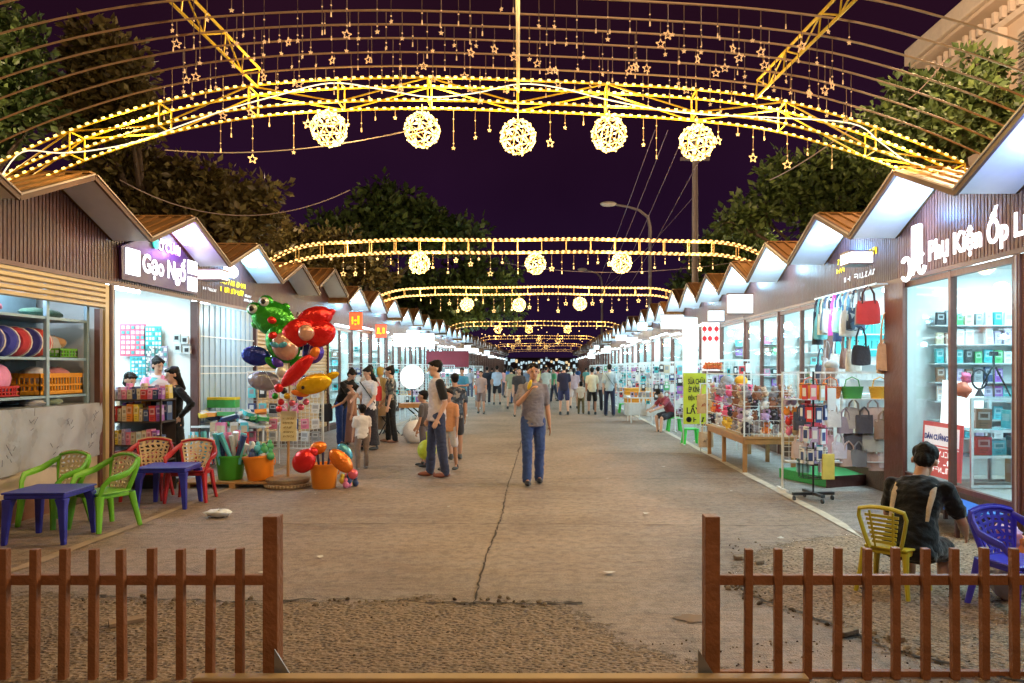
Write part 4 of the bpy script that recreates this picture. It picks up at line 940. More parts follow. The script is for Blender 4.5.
# end of the street
SHOPL = mat('far_shop_light', (1,1,1), emit=.55, ecol=(.65,.9,1), sample=False)
t = thing('end_building', 'low dark building closing the far end of the street', 'building', (0,146,0)); MB().box(-22,22,0,8,0,3.4).build('wall', mat('end_wall', (.16,.12,.12), .8), t)
rw = random.Random(5); SHOPW = mat('far_shop_warm', (1,1,1), emit=.7, ecol=(1,.7,.35), sample=False)
for k in range(80):
    x = -9.5+(k%40)*.48; z = (rw.uniform(.6,1.6) if k < 40 else rw.uniform(2.0,3.0)); h_ = rw.uniform(.35,.7); MB().box(x,x+rw.uniform(.25,.46),-.06,-.01,z,z+h_).build('window', SHOPL if rw.random() < .7 else SHOPW, t)
MB().box(-23,23,-.2,9,3.4,3.6).build('roof', TRIM, t)
boxsign(Vector((XA(452,34)-.2,34,2.0)), 1.9, .12, .7, mat('banner_maroon', (.25,.03,.05), .6), 'dark maroon banner hanging over the far left crowd')
boxsign(Vector((XA(452,34)-.2,33.9,1.45)), 1.8, .12, .22, mat('banner_pale', (.7,.65,.7), .6, emit=.6, ecol=(.8,.75,.8), sample=False), 'pale strip sign below the maroon banner')
# ------------------------------------------------------------------ goods for sale on shelves and racks
PAL = {'white':(.72,.74,.76),'pink':(.75,.22,.38),'teal':(.05,.42,.45),'cyan':(.12,.55,.65),'navy':(.04,.07,.2),'black':(.03,.03,.035),'purple':(.3,.1,.45),'red':(.6,.05,.05),'orange':(.8,.28,.05),'yellow':(.8,.6,.08),'green':(.08,.4,.15),'cream':(.6,.5,.35),'lilac':(.5,.4,.6),'grey':(.3,.32,.35),'brown':(.25,.12,.07)}
GP = []         # (distance, x,y,z, dx,dy,dz, colour, place)
def G(x, y, z, dx, dy, dz, c, place): GP.append((math.hypot(x, y), x, y, z, dx, dy, dz, c, place))
COOLC = ['white','white','white','white','grey','grey','teal','cyan','navy','black','black','pink','lilac','lilac','teal','brown','purple','cream','green']
rs = random.Random(21)
def fill_partition(st, side, k, place, xs=(.45,2.3), rows=SH_Z, dens=1.0, step=.145, cols=COOLC):
    X0, y0 = st.location.x, st.location.y; s = side
    for z in rows:
        u = xs[0]
        while u < xs[1]:
            if rs.random() < dens:
                w_ = step*rs.uniform(.62,.86); h = rs.uniform(.14,.195); G(X0+s*u, y0+W-.1-.02-rs.uniform(0,.03), z+h/2+.001, w_, .03, h, rs.choice(cols), place)
            u += step
def fill_back(st, side, place, rows=SH_Z[::2], dens=.8, cols=COOLC):
    X0, y0 = st.location.x, st.location.y
    for z in rows:
        v = .25
        while v < W-.4:
            if rs.random() < dens: G(X0+side*2.3, y0+v, z+.1, .1, .13, .2*rs.uniform(.8,1.2), rs.choice(cols), place)
            v += .17
fill_partition(RST[0], 1, 0, 'phone accessory stall', dens=.93, step=.118); 
fill_partition(RST[2], 1, 2, 'stall behind the plush toys', dens=.9, step=.16); fill_partition(RST[3], 1, 3, 'stall behind the yellow green signboard', dens=.9, step=.17)
fill_partition(LST[5], -1, 5, 'left glass stall', dens=.6, step=.2); fill_partition(LST[6], -1, 6, 'left glass stall', dens=.6, step=.2)
fill_back(RST[0], 1, 'phone accessory stall', SH_Z, .95); fill_back(RST[3], 1, 'stall behind the yellow green signboard'); fill_back(RST[2], 1, 'stall behind the plush toys')
for k in range(7, 22): fill_partition(LST[k], -1, k, 'far left stalls', dens=.6, step=.24)
for k in range(4, 22): fill_partition(RST[k], 1, k, 'far right stalls', dens=.8, step=.22)
# white wire grid racks full of hanging goods, one after another along the right stalls
WG = mat('grid_white', (.72,.76,.78), .35, .1, var=0)
def grid_rack(loc, w_, h, label, rz=0, z0=.35, step=.1, group='white wire grid racks in front of the stalls', wr=.003, feet=True):
    t = thing('grid_rack', label, 'grid rack', loc, rz, group); mb = MB(); k = ('gr', round(w_,2), round(h,2), z0, step, wr)
    if k not in MC:
        x = -w_/2
        while x <= w_/2+.001: mb.box(x-wr,x+wr,-.003,.003,z0,h); x += step
        z = z0
        while z <= h+.001: mb.box(-w_/2,w_/2,-.0065,-.0035,z-wr,z+wr); z += step
        MC[k] = mb.mesh('wire_grid', WG)
        mb = MB()
        for x in (-w_/2-.018, w_/2+.018):
            mb.cone((x,0,.0),(x,0,h+.03),.015,n=8); mb.bar((x,-.2,.02),(x,.2,.02),.03,.025)
        mb.bar((-w_/2,0,h+.02),(w_/2,0,h+.02),.024); mb.bar((-w_/2,0,z0),(w_/2,0,z0),.024); MC[k+('f',)] = mb.mesh('frame', WG, smooth=True)
    link('wire_grid', MC[k], t); link('frame', MC[k+('f',)], t); return t
for i, (x, y, w_) in enumerate([(3.85,16.3,1.2),(3.9,18.9,1.3),(3.75,21.2,1.5),(3.7,23.6,1.5),(3.6,26.5,1.5),(3.6,29.5,1.5),(3.6,33,1.5),(3.6,37,1.5),(3.6,42,1.5),(3.6,48,1.5)]):
    grid_rack((x,y,0), w_, 1.75, '%s white wire rack from the camera behind the signboard on the right' % ordn[i], wr=.004+.0008*i)
    for z in (.55,.8,1.05,1.3,1.55):
        u = -w_/2+.1
        while u < w_/2-.05:
            if rs.random() < .93: G(x+u, y-.03, z+rs.uniform(-.05,.05), .13*rs.uniform(.5,1.25), .03, .19*rs.uniform(.5,1.25), rs.choice(COOLC+['red','black','navy','brown','white']), 'white wire racks behind the signboard')
            u += .145
for i, (x, y) in enumerate([(-4.75,20.5),(-4.7,25.5),(-4.6,29),(-4.5,33),(-4.5,37),(-4.5,42),(-4.5,48)]):
    grid_rack((x,y,0), 1.1, 1.7, '%s white wire rack from the camera along the far left stalls' % ordn[i], wr=.005)
    for z in (.55,.8,1.05,1.3,1.5):
        u = -.45
        while u < .5:
            if rs.random() < .8: G(x+u, y-.03, z, .13, .03, .19*rs.uniform(.7,1.1), rs.choice(COOLC), 'far left wire racks')
            u += .18
GM = {}
def goods_mesh(dx, dy, dz, c):
    dx, dy, dz = round(dx*50)/50, round(dy*50)/50, round(dz*50)/50; k = (max(dx,.02),max(dy,.02),max(dz,.02),c)
    if k not in GM:
        a, b, h = k[0]/2, k[1]/2, k[2]/2; mb = MB().box(-a,a,-b,b,-h,h)
        mb.box(-a*.75,a*.75,-b-.002,-b-.0005,-h*.1,h*.7,1); mb.box(-a*.5,a*.5,-b-.003,-b-.0021,h*.1,h*.5,2); mb.box(-a*.6,a*.5,-b-.002,-b-.0005,-h*.5,-h*.38,2); mb.box(-a*.6,a*.2,-b-.002,-b-.0005,-h*.72,-h*.62,2)
        if k[1] > .08: mb.box(-a-.002,-a-.0005,-b*.7,b*.7,-h*.2,h*.6,1); mb.box(a+.0005,a+.002,-b*.7,b*.7,-h*.2,h*.6,1)
        o_ = list(PAL)[(hash(k[:3]) + len(c)*3) % len(PAL)]
        GM[k] = mb.mesh('packaged_item', [M_(PAL[c], .35), M_(tuple(a_*.55+b_*.45 for a_, b_ in zip(PAL[c], PAL['white' if c != 'white' else o_])), .35), M_(tuple(a_*.5+b_*.5 for a_, b_ in zip(PAL[c], PAL['black'])), .4)])
    return GM[k]
# ------------------------------------------------------------------ plastic tables and chairs
BLUE = mat('plastic_blue', (.03,.035,.34), .42, var=.3, vscale=7, bump=.15); GREENP = mat('plastic_green', (.15,.44,.025), .4, var=.25, vscale=7, bump=.12); CREAMP = mat('plastic_cream', (.72,.56,.33), .42, var=.2)
REDP = mat('plastic_red', (.42,.02,.025), .4, var=.28, vscale=7, bump=.12); YELP = mat('plastic_yellow', (.50,.40,.03), .35, var=.1); BLUEV = mat('plastic_violet_blue', (.06,.05,.55), .32, var=.1)
def plastic_table(loc, rz, label, w_=.56, d_=.56, h=.475):
    t = thing('plastic_table', label, 'table', loc, rz, 'small blue plastic tables')
    MB().box(-w_/2,w_/2,-d_/2,d_/2,h-.018,h).box(-w_/2+.015,w_/2-.015,-d_/2+.015,d_/2-.015,h-.06,h-.0185).build('tabletop', BLUE, t, bevel=.012)
    for sx in (-1,1):
        for sy in (-1,1):
            mb = MB(); x, y = sx*(w_/2-.05), sy*(d_/2-.05); X_, Y_ = x+sx*.03, y+sy*.03
            vs_ = [];
            for (cx, cy, z, q) in ((X_,Y_,0,.021),(x+sx*.01,y+sy*.01,h-.14,.033),(x,y,h-.061,.046)):
                vs_ += [(cx-q,cy-q,z),(cx+q,cy-q,z),(cx+q,cy+q,z),(cx-q,cy+q,z)]
            mb.add(vs_, [(3,2,1,0),(8,9,10,11)]+[(a+i,a+(i+1)%4,a+4+(i+1)%4,a+4+i) for a in (0,4) for i in range(4)]); mb.build('leg', BLUE, t, bevel=.008)
    return t
plastic_table((-4.63,7.12,0), .06, 'blue plastic table in front of the two green chairs')
plastic_table((-4.36,8.83,0), .10, 'blue plastic table in front of the two red chairs')
def lattice_panel(w0, w1, z0, z1, curve, seed, nx=6, nz=8, th=.006, hole=.66):
    r = random.Random(seed); bm = bmesh.new(); g = []
    for j in range(nz+1):
        row = []
        for i in range(nx+1):
            bm.verts.index_update(); u = i/nx*2-1; v = j/nz; jx = r.uniform(-.28,.28)/nx*2 if 0 < i < nx else 0; jz = r.uniform(-.3,.3)/nz if 0 < j < nz else 0
            if (j % 2) and 0 < i < nx: jx += .7/nx
            u2 = u+jx; v2 = v+jz; w_ = w0+(w1-w0)*v2
            row.append(bm.verts.new((u2*w_, curve*(u2*u2)*-1+.10*v2, z0+(z1-z0)*v2+(1-u2*u2)*.035*v2)))
        g.append(row)
    fs = [bm.faces.new((g[j][i],g[j][i+1],g[j+1][i+1],g[j+1][i])) for j in range(nz) for i in range(nx)]
    bm.verts.ensure_lookup_table(); bm.verts.index_update(); co = [v.co.copy() for v in bm.verts]; idx = [[v.index for v in f.verts] for f in fs]; bm.free()
    mb = MB(); mb.v = list(co)
    for q in idx:
        c = sum((co[i] for i in q), Vector())/4; n0 = len(mb.v); mb.v += [co[i].lerp(c, r.uniform(.38,.52)) for i in q]
        for k in range(4): mb.f.append([q[k], q[(k+1)%4], n0+(k+1)%4, n0+k]); mb.mi.append(0)
    me = bpy.data.meshes.new('lattice_back'); me.from_pydata([tuple(v) for v in mb.v], [], mb.f); return me
def armchair(loc, rz, c1, c2, label, group, seed=1, slats=False, scale=1.0, arms=True):
    t = thing('plastic_chair', label, 'chair', loc, rz, group); t.scale = scale if isinstance(scale, tuple) else (scale,)*3      # faces -Y
    zs = .36; m = c1
    mb = MB(); P = []
    for (x0, y) in ((.20,-.20),(.215,-.1),(.205,.05),(.18,.17)): P.append((x0,y))
    poly = [(-x,y,zs) for x, y in P]+[(x,y,zs) for x, y in P[::-1]]; mb.prism(poly, (0,0,.018)); mb.box(-.185,.185,-.17,.14,zs-.045,zs-.0005); mb.build('seat', m, t, bevel=.012)
    for sx in (-1,1):
        MB().tube([(sx*.235,-.215,0),(sx*.215,-.195,.2),(sx*.205,-.185,zs-.01)], [.026,.034,.045], 8, flat=.75).build('leg', m, t, smooth=True)
        MB().tube([(sx*.22,.235,0),(sx*.19,.20,.2),(sx*.175,.17,zs-.01)], [.024,.03,.038], 8, flat=.75).build('leg', m, t, smooth=True)
        if arms:
            MB().tube([(sx*.212,-.19,zs-.01),(sx*.235,-.17,zs+.09),(sx*.262,-.12,zs+.155),(sx*.272,-.02,zs+.175),(sx*.262,.08,zs+.20),(sx*.225,.17,zs+.26),(sx*.18,.225,zs+.30)], [.024,.026,.031,.036,.034,.03,.026], 8, flat=.5).build('armrest', m, t, smooth=True)
    zb, zt = zs+.02, zs+.345
    fr = []
    for k in range(17):
        a = k/16; 
        if a < .36: q = a/.36; fr.append((-.125-.085*q**.8, .165+.065*q, zb-.02+(zt-zb-.02)*q))
        elif a > .64: q = (1-a)/.36; fr.append((.125+.085*q**.8, .165+.065*q, zb-.02+(zt-zb-.02)*q))
        else: q = (a-.36)/.28*2-1; fr.append((q*.21, .23+.03*(1-q*q), zt-.04+.045*(1-q*q)**.6))
    MB().tube(fr, .026, 8, flat=.6).build('back_frame', m, t, smooth=True)
    if slats:
        mb = MB()
        for k in range(7): z = zb+.04+k*.036; w_ = .10+.05*(k/7); mb.bar((-w_,.18+.06*k/7,z),(w_,.18+.06*k/7,z),.014,.022)
        mb.bar((-.075,.175,zb),(-.10,.245,zt-.03),.016); mb.bar((.075,.175,zb),(.10,.245,zt-.03),.016); mb.build('slat_back', c2, t)
    else:
        o = link('lattice_back', lattice_panel(.115,.20,zb+.0,zt+.0,.02,seed), t, loc=(0,.158,0)); o.data.materials.append(c2)
        sd = o.modifiers.new('Solid','SOLIDIFY'); sd.thickness = .012
    return t
GC = 'green and cream plastic armchairs'; RC = 'red and cream plastic armchairs'
armchair((-4.42,7.62,0), -.45, GREENP, CREAMP, 'green plastic armchair with cream lattice back, right one of the green pair', GC, 3)
armchair((-5.02,7.78,0), -.30, GREENP, CREAMP, 'green plastic armchair with cream lattice back, left one of the green pair', GC, 4)
armchair((-4.86,9.30,0), .15, REDP, CREAMP, 'red plastic armchair with cream lattice back, left one of the red pair', RC, 5)
armchair((-4.28,9.20,0), .12, REDP, CREAMP, 'red plastic armchair with cream lattice back, right one of the red pair', RC, 6)
armchair((2.50,5.47,0), 2.35, YELP, YELP, 'yellow plastic chair the man in the black shirt sits on', 'yellow plastic chairs', 7, slats=True, scale=(.82,.84,.88), arms=False)
armchair((3.12,5.02,0), 3.4-PI+PI*.0, BLUEV, BLUEV, 'blue violet plastic armchair at the right edge behind the fence', 'blue plastic chairs', 8, slats=False, scale=.9)
# low blue bench and small goods under the right stall
t = thing('low_bench', 'low bright blue bench board against the phone stall base', 'bench', (4.06,7.6,0), -.06)
MB().box(-.2,.2,-.62,.62,.235,.262).build('board', mat('bench_blue', (.02,.16,.62), .4, var=.1), t, bevel=.006)
for y in (-.45,.45):
    for x in (-.15,.15): MB().bar((x,y,0),(x,y,.234),.035).build('leg', WOOD, t)
soft('carrier_bag', (3.2,5.25,.17), (.13,.12,.17), mat('bag_clear', (.6,.55,.6), .3, var=.2, bump=.8, bscale=10), 'pale plastic bag on the ground beside the blue violet chair', 'plastic bag', jit=.015)
soft('carrier_bag', (3.42,5.4,.2), (.12,.1,.2), mat('bag_orange', (.85,.25,.05), .3, var=.2, bump=.8, bscale=10), 'orange plastic bag behind the blue violet chair', 'plastic bag', jit=.015)
soft('carrier_bag', (3.25,5.35,.42), (.10,.08,.08), mat('bag_pink', (.85,.35,.5), .3, var=.2, bump=.8, bscale=10), 'pink plastic bag on the blue violet chair seat', 'plastic bag', jit=.012)
# ------------------------------------------------------------------ phone accessory stall interior
GW = mat('case_white', (.75,.78,.8), .3); GT = mat('case_glass', (.25,.55,.6), .08, var=.1)
t = thing('glass_counter', 'white framed glass display counter inside the phone accessory stall', 'display counter', (5.25,8.5,.29))
mb = MB()
for x in (-.6,-.15,.6):
    for y in (-.22,.22): mb.box(x-.015,x+.015,y-.015,y+.015,0,.98)
for z in (.02,.34,.62,.97):
    for y in (-.22,.22): mb.box(-.6,.6,y-.012,y+.012,z-.014,z+.014)
mb.build('frame', GW, t); MB().box(-.59,.59,-.2,.2,.33,.34).box(-.59,.59,-.2,.2,.61,.62).build('shelf', GT, t); MB().box(-.61,.61,-.24,.24,.985,.992).build('top_glass', GLASS, t)
for k, (x, z, c, h) in enumerate([(-.4,.35,'red',.2),(-.25,.35,'cyan',.16),(0,.35,'teal',.2),(.2,.35,'yellow',.12),(.4,.35,'cyan',.2),(-.4,.64,'brown',.22),(-.05,.64,'cyan',.2),(.15,.64,'white',.16),(.35,.64,'teal',.22),(.5,.64,'navy',.14),(.05,.04,'cream',.26),(.38,.04,'cream',.26)]):
    G(5.25+x, 8.5-.05, .29+z+h/2, .15 if c != 'cream' else .28, .16, h, c, 'glass counter of the phone stall')
t = thing('glass_counter', 'second glass counter with bright goods at the right edge of the view', 'display counter', (5.3,6.6,.29))
mb = MB()
for x in (-.6,.6):
    for y in (-.3,.3): mb.box(x-.015,x+.015,y-.015,y+.015,0,.98)
for z in (.02,.5,.97):
    for y in (-.3,.3): mb.box(-.6,.6,y-.012,y+.012,z-.014,z+.014)
    for x in (-.6,.6): mb.box(x-.012,x+.012,-.3,.3,z-.014,z+.014)
mb.build('frame', GW, t); MB().box(-.59,.59,-.28,.28,.02,.45).build('panel', GT, t)
# poster
t = thing('notice_board', 'red and white notice reading DÁN CƯỜNG LỰC leaning inside the glass', 'notice', (XR+.1,9.02,.36)); t.rotation_euler = (0,.05,0)
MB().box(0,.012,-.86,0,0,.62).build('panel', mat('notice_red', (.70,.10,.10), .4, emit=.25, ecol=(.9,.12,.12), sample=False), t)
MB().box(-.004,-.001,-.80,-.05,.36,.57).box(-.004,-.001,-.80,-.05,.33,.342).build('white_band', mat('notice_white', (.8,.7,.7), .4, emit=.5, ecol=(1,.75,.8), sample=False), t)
put_text('letters', 'DÁN CƯỜNG LỰC', .1, mat('letter_blue', (.02,.05,.35), .5, var=0), (-.006,-.07,.42), (0,-1,0), (0,0,1), t, width=.70, depth=.004, bold=.003)
mb = MB()
for k, (y, w_, n) in enumerate([(.24,.62,9),(.15,.66,10),(.06,.6,8)]): scribble(mb, (-.002,-.10,y), (0,-1,0), (0,0,1), w_, .055, n, 0, 31+k, .004)
mb.build('small_letters', mat('notice_letters', (.9,.85,.85), .4, emit=.6, sample=False), t)
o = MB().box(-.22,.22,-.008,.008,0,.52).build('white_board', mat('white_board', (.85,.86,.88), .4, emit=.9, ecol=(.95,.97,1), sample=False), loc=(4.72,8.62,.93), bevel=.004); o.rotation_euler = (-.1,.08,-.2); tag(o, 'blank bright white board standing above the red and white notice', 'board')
def tripod(loc, label, s=1.0, rz=0):
    t = thing('camera_tripod', label, 'tripod', loc, rz, 'black tripods on the glass counter'); m = M_((.02,.02,.025), .35)
    for k in range(3):
        a = k*2*PI/3; MB().cone((.02*math.cos(a),.02*math.sin(a),.26*s),(.15*s*math.cos(a),.15*s*math.sin(a),0),.012,.008,n=8).build('leg', m, t)
    MB().cone((0,0,.1*s),(0,0,.36*s),.012,n=8).build('centre_column', m, t); MB().box(-.04,.04,-.025,.025,.36*s,.40*s).build('head', m, t, bevel=.005); return t
tripod((5.02,8.5,1.285), 'taller black tripod on the glass counter', 1.25); tripod((5.42,8.45,1.285), 'smaller black tripod right of the taller one', .95, .5)
t = thing('ring_lamp', 'small black ring stand between the tripods and red figurine', 'ring stand', (4.86,8.5,1.285)); MB().tube([(.085*math.cos(a),0,.19+.11*math.sin(a)) for a in [k*PI/10 for k in range(20)]], .012, 6, closed=True).build('ring', M_((.02,.02,.03)), t); MB().cone((0,0,0),(0,0,.08),.05,.012).build('base', M_((.02,.02,.03)), t)
soft('toy_figure', (4.68,8.5,1.36), (.08,.06,.075), M_((.75,.2,.12)), 'red and white lucky figurine at the left end of the glass counter', 'figurine', jit=.014)
soft('toy_figure', (4.74,8.55,1.49), (.05,.05,.05), M_((.85,.15,.35)), 'pink flower ornament above the red figurine', 'ornament', jit=.014)
# ------------------------------------------------------------------ handbags
def bag_mesh(w_, h, d_, kind='tote', seed=1):
    r = random.Random(seed); mb = MB(); n = 10
    prof = []
    for j in range(7):
        v = j/6; ww = w_/2*(1+.10*math.sin(PI*(1-v))*(1 if kind != 'tote' else .4)-(.12 if kind == 'slouch' else .0)*v); dd = d_/2*(1-.75*v)
        ring = [(ww*math.copysign(abs(math.cos(a))**.5, math.cos(a)), dd*math.copysign(abs(math.sin(a))**.6, math.sin(a)), -h+h*v+(.02*math.sin(a*3+seed) if v > .9 else 0)+(.02*abs(math.cos(a)) if v == 0 and kind == 'slouch' else 0)) for a in [2*PI*k/16 for k in range(16)]]
        prof += ring
    fs = [tuple(range(16))[::-1], tuple(range(96,112))]+[(j*16+k, j*16+(k+1)%16, (j+1)*16+(k+1)%16, (j+1)*16+k) for j in range(6) for k in range(16)]
    return mb.add(prof, fs)
def bag(loc, w_, h, d_, m, label, rz=0, kind='tote', strap=.22, group='handbags for sale', sm=None, dots=None):
    t = thing('handbag', label, 'bag', loc, rz, group)      # loc is the top of the handles
    bag_mesh(w_, h, d_, kind, int(h*100)).build('bag_body', m, t, smooth=True, loc=(0,0,-strap))
    mb = MB()
    for y in (-d_*.13, d_*.13): mb.tube([(-w_*.27,y,-strap-.03),(-w_*.24,y,-strap*.5),(-w_*.10,y*.4,-.02),(0,y*.3,0),(w_*.10,y*.4,-.02),(w_*.24,y,-strap*.5),(w_*.27,y,-strap-.03)], .009, 6)
    mb.build('strap', sm or m, t, smooth=True)
    if dots:
        mb = MB(); r = random.Random(int(w_*1000)); scribble(mb, (-w_*.25,-d_*.42,-strap-h*.62), (1,0,0), (0,0,1), w_*.5, h*.14, 4, 0, int(w_*997), .004); mb.build('print', dots, t)
    return t
PLAID = pattern_mat('plaid_blue', (.05,.12,.22), (.35,.45,.5), (.03,.05,.1), 16)
o = MB().cone((XR-.2,9.55,2.66),(XR-.2,11.7,2.66),.014,n=8).cone((XR-.2,9.6,2.66),(XR-.0,9.6,2.66),.01,n=6).cone((XR-.2,11.65,2.66),(XR-.0,11.65,2.66),.01,n=6).build('hanging_rail', WG); tag(o, 'white rail along the top of the bag stall opening', 'rail')
HANG = [(9.78,.30,.30,'red',(.52,.05,.05),'slouch','dark red slouchy handbag hanging nearest the corner post'),(10.0,.16,.26,'grey',(.28,.30,.36),'tote','grey small handbag hanging left of the dark red one'),(10.17,.30,.30,'plaid',None,'slouch','blue and white plaid tote hanging from the front rail'),
 (10.35,.30,.34,'white',(.75,.76,.78),'slouch','white cloth tote hanging left of the plaid one'),(10.5,.16,.34,'blue',(.1,.25,.42),'tote','narrow blue bag hanging in the middle of the rail'),(10.62,.28,.34,'mint',(.35,.62,.5),'slouch','mint green slouchy bag hanging in the middle of the rail'),
 (10.78,.14,.42,'navy',(.04,.06,.14),'tote','long navy bag hanging beside a magenta ribbon'),(10.92,.2,.3,'magenta',(.7,.08,.4),'tote','magenta pouch hanging beside the long navy bag'),(11.05,.26,.36,'silver',(.45,.5,.52),'slouch','silver grey bag hanging left of the magenta pouch'),
 (11.2,.22,.28,'slate',(.10,.16,.26),'slouch','slate blue bag hanging left of the silver one'),(11.34,.18,.3,'cream',(.62,.58,.45),'tote','cream bag hanging near the left end of the rail'),(11.48,.2,.34,'teal',(.15,.4,.42),'slouch','teal bag hanging near the left end of the rail'),(11.6,.16,.5,'black',(.03,.03,.04),'tote','long black bag at the left end of the rail')]
for i, (y, w_, h, n, c, kd, lab) in enumerate(HANG):
    bag((XR-.2,y,2.655), w_, h, .12, PLAID if c is None else cloth(c), lab, .12*((i*7)%5-2)+.2, kd, .2+.03*((i*5)%4), sm=cloth((.08,.04,.04)) if n == 'red' else None)
bag((XR-.05,9.62,2.3), .22, .34, .1, cloth((.55,.30,.16)), 'tan woven bag hanging on the corner post', 0, 'slouch', .4)
bag((XR-.02,9.70,1.98), .2, .26, .1, cloth((.62,.38,.22)), 'light tan bag hanging below the woven one', 0, 'slouch', .2)
for i, (y, z, w_, h, c, lab) in enumerate([(10.1,2.15,.24,.26,(.03,.03,.04),'black bag on the second row below the front rail'),(10.35,2.1,.22,.3,(.6,.55,.5),'cream bag on the second row below the front rail'),(10.62,2.12,.2,.28,(.2,.1,.08),'brown bag on the second row below the front rail'),(10.9,2.05,.24,.34,(.7,.72,.74),'white bag on the second row below the front rail'),(11.1,1.9,.2,.36,(.12,.14,.2),'dark slate bag on the second row below the front rail'),(11.32,2.0,.2,.4,(.35,.3,.3),'taupe bag on the second row below the front rail'),(11.55,1.9,.2,.4,(.05,.06,.1),'long navy bag low at the left end of the front rail')]):
    bag((XR-.16,y,z), w_, h, .1, cloth(c), lab, .3*(i%3-1)+.2, 'slouch', .26)
# bag rack across the stall front
t = grid_rack((3.80,9.93,0), 1.36, 1.52, 'white wire rack with handbags facing the street in front of the bag stall', group='white wire grid racks in front of the stalls', z0=.37, step=.068)
MB().box(-.68,.70,-.22,.0,1.19,1.205).box(-.68,.70,-.2,.0,.385,.40).build('shelf', WG, t)
def basket(x, y, z, m, label):
    t = thing('woven_basket', label, 'basket', (x,y,z), 0, 'woven baskets on the bag rack'); mb = MB(); mb.lathe([(.0,0),(.10,0),(.125,.15),(.13,.155),(.115,.15),(.09,.01),(0,.01)], n=20, sx=1.15, sy=.7)
    mb.build('basket', m, t, smooth=True); MB().tube([(-.10,0,.14),(-.08,0,.24),(0,0,.28),(.08,0,.24),(.10,0,.14)], .008, 6).build('handle', m, t)
def weave(name, c, c2):
    m = mat(name, c, .6, var=0); nt = m.node_tree; ck = nt.nodes.new('ShaderNodeTexChecker'); ck.inputs['Scale'].default_value = 60; ck.inputs[1].default_value = c+(1,); ck.inputs[2].default_value = c2+(1,)
    tc = nt.nodes.new('ShaderNodeTexCoord'); nt.links.new(tc.outputs['Object'], ck.inputs['Vector']); nt.links.new(ck.outputs[0], nt.nodes['Principled BSDF'].inputs['Base Color']); return m
for i, (x, c, c2, lab) in enumerate([(3.42,(.8,.16,.06),(.5,.08,.03),'orange red woven basket, leftmost on the top shelf of the bag rack'),(3.68,(.85,.25,.06),(.55,.12,.03),'orange woven basket, second from left on the bag rack'),(3.96,(.10,.42,.10),(.03,.2,.05),'green woven basket on the top shelf of the bag rack'),(4.32,(.85,.5,.06),(.6,.28,.02),'yellow woven basket at the right end of the bag rack')]):
    basket(x, 9.80, 1.206, weave('weave%d' % i, c, c2), lab)
rs = random.Random(77)
BG = [(3.98,1.16,.24,.26,(.40,.36,.33),'dark checked tote'),(4.22,1.16,.26,.24,(.55,.42,.38),'dusty pink tote'),(4.42,1.16,.18,.24,(.55,.45,.38),'beige tote'),(3.98,.82,.28,.22,(.10,.10,.12),'black tote'),(4.22,.82,.26,.22,(.42,.44,.42),'grey green tote'),(3.9,.62,.22,.2,(.5,.38,.34),'rose beige tote'),(4.14,.62,.26,.22,(.50,.40,.36),'pale pink tote'),(4.38,.64,.2,.24,(.6,.5,.5),'cream patterned tote'),
      (3.3,1.1,.22,.22,(.06,.06,.08),'black grid tote'),(3.28,.72,.2,.2,(.6,.42,.36),'pale salmon tote'),(3.32,.5,.16,.16,(.2,.35,.32),'dark green small tote'),(3.7,1.12,.2,.2,(.6,.6,.62),'white tote'),(3.62,.8,.2,.22,(.55,.35,.4),'rose tote')]
for i, (x, z, w_, h, c, lab) in enumerate(BG): bag((x,9.80-.02*(i%3),z+.04), w_, h, .09, cloth(c), '%s hanging on the wire bag rack' % lab, rs.uniform(-.1,.1), 'tote', .12)
for i, (x, z, w_, h, c, lab) in enumerate([(3.86,.98,.2,.2,(.3,.25,.3),'plum tote'),(4.1,1.0,.22,.22,(.08,.08,.1),'charcoal tote'),(4.33,.95,.22,.24,(.3,.2,.15),'brown tote'),(3.6,1.02,.18,.2,(.7,.7,.75),'bright white tote'),(3.78,.66,.2,.2,(.62,.6,.7),'pale lilac tote'),(4.02,.56,.2,.2,(.2,.22,.25),'slate tote'),(4.28,.5,.22,.2,(.45,.32,.28),'clay tote'),(3.48,.92,.16,.2,(.55,.08,.12),'crimson tote'),(3.45,.62,.16,.22,(.35,.3,.5),'violet tote'),(3.62,.5,.2,.22,(.7,.62,.62),'ivory tote')]):
    bag((x,9.78-.02*(i%3),z+.1), w_, h, .08, cloth(c), '%s squeezed between others on the wire bag rack' % lab, rs.uniform(-.1,.1), 'tote', .12)
# plush pom accessories on the left third of the bag rack
for i in range(16):
    x = 3.16+(i%4)*.085+rs.uniform(-.015,.015); z = 1.16-(i//4)*.13; c = rs.choice(['pink','lilac','white','cream','red','orange'])
    o = MB().ell((0,0,0),.045,.03,.05,10,8).ell((-.022,0,.05),.015,.01,.022,8,6).ell((.022,0,.05),.015,.01,.022,8,6).build('hair_accessory', cloth(PAL[c]), loc=(x,9.89,z), smooth=True)
    tag(o, '%s fluffy hair accessory on the left part of the bag rack' % c, 'hair accessory', 'fluffy hair accessories on the bag rack')
# green ribbed board on the ground
t = thing('green_board', 'green ribbed board lying on the ground beneath the bag rack', 'mat', (4.0,10.75,0.005), .35); MB().box(-.45,.45,-.5,.5,.0,.14).build('panel', mat('board_green', (.03,.30,.08), .6, var=.2, bump=.4), t, bevel=.01); MB().box(-.46,.46,-.52,-.502,.0,.15).build('frame', WOOD, t)
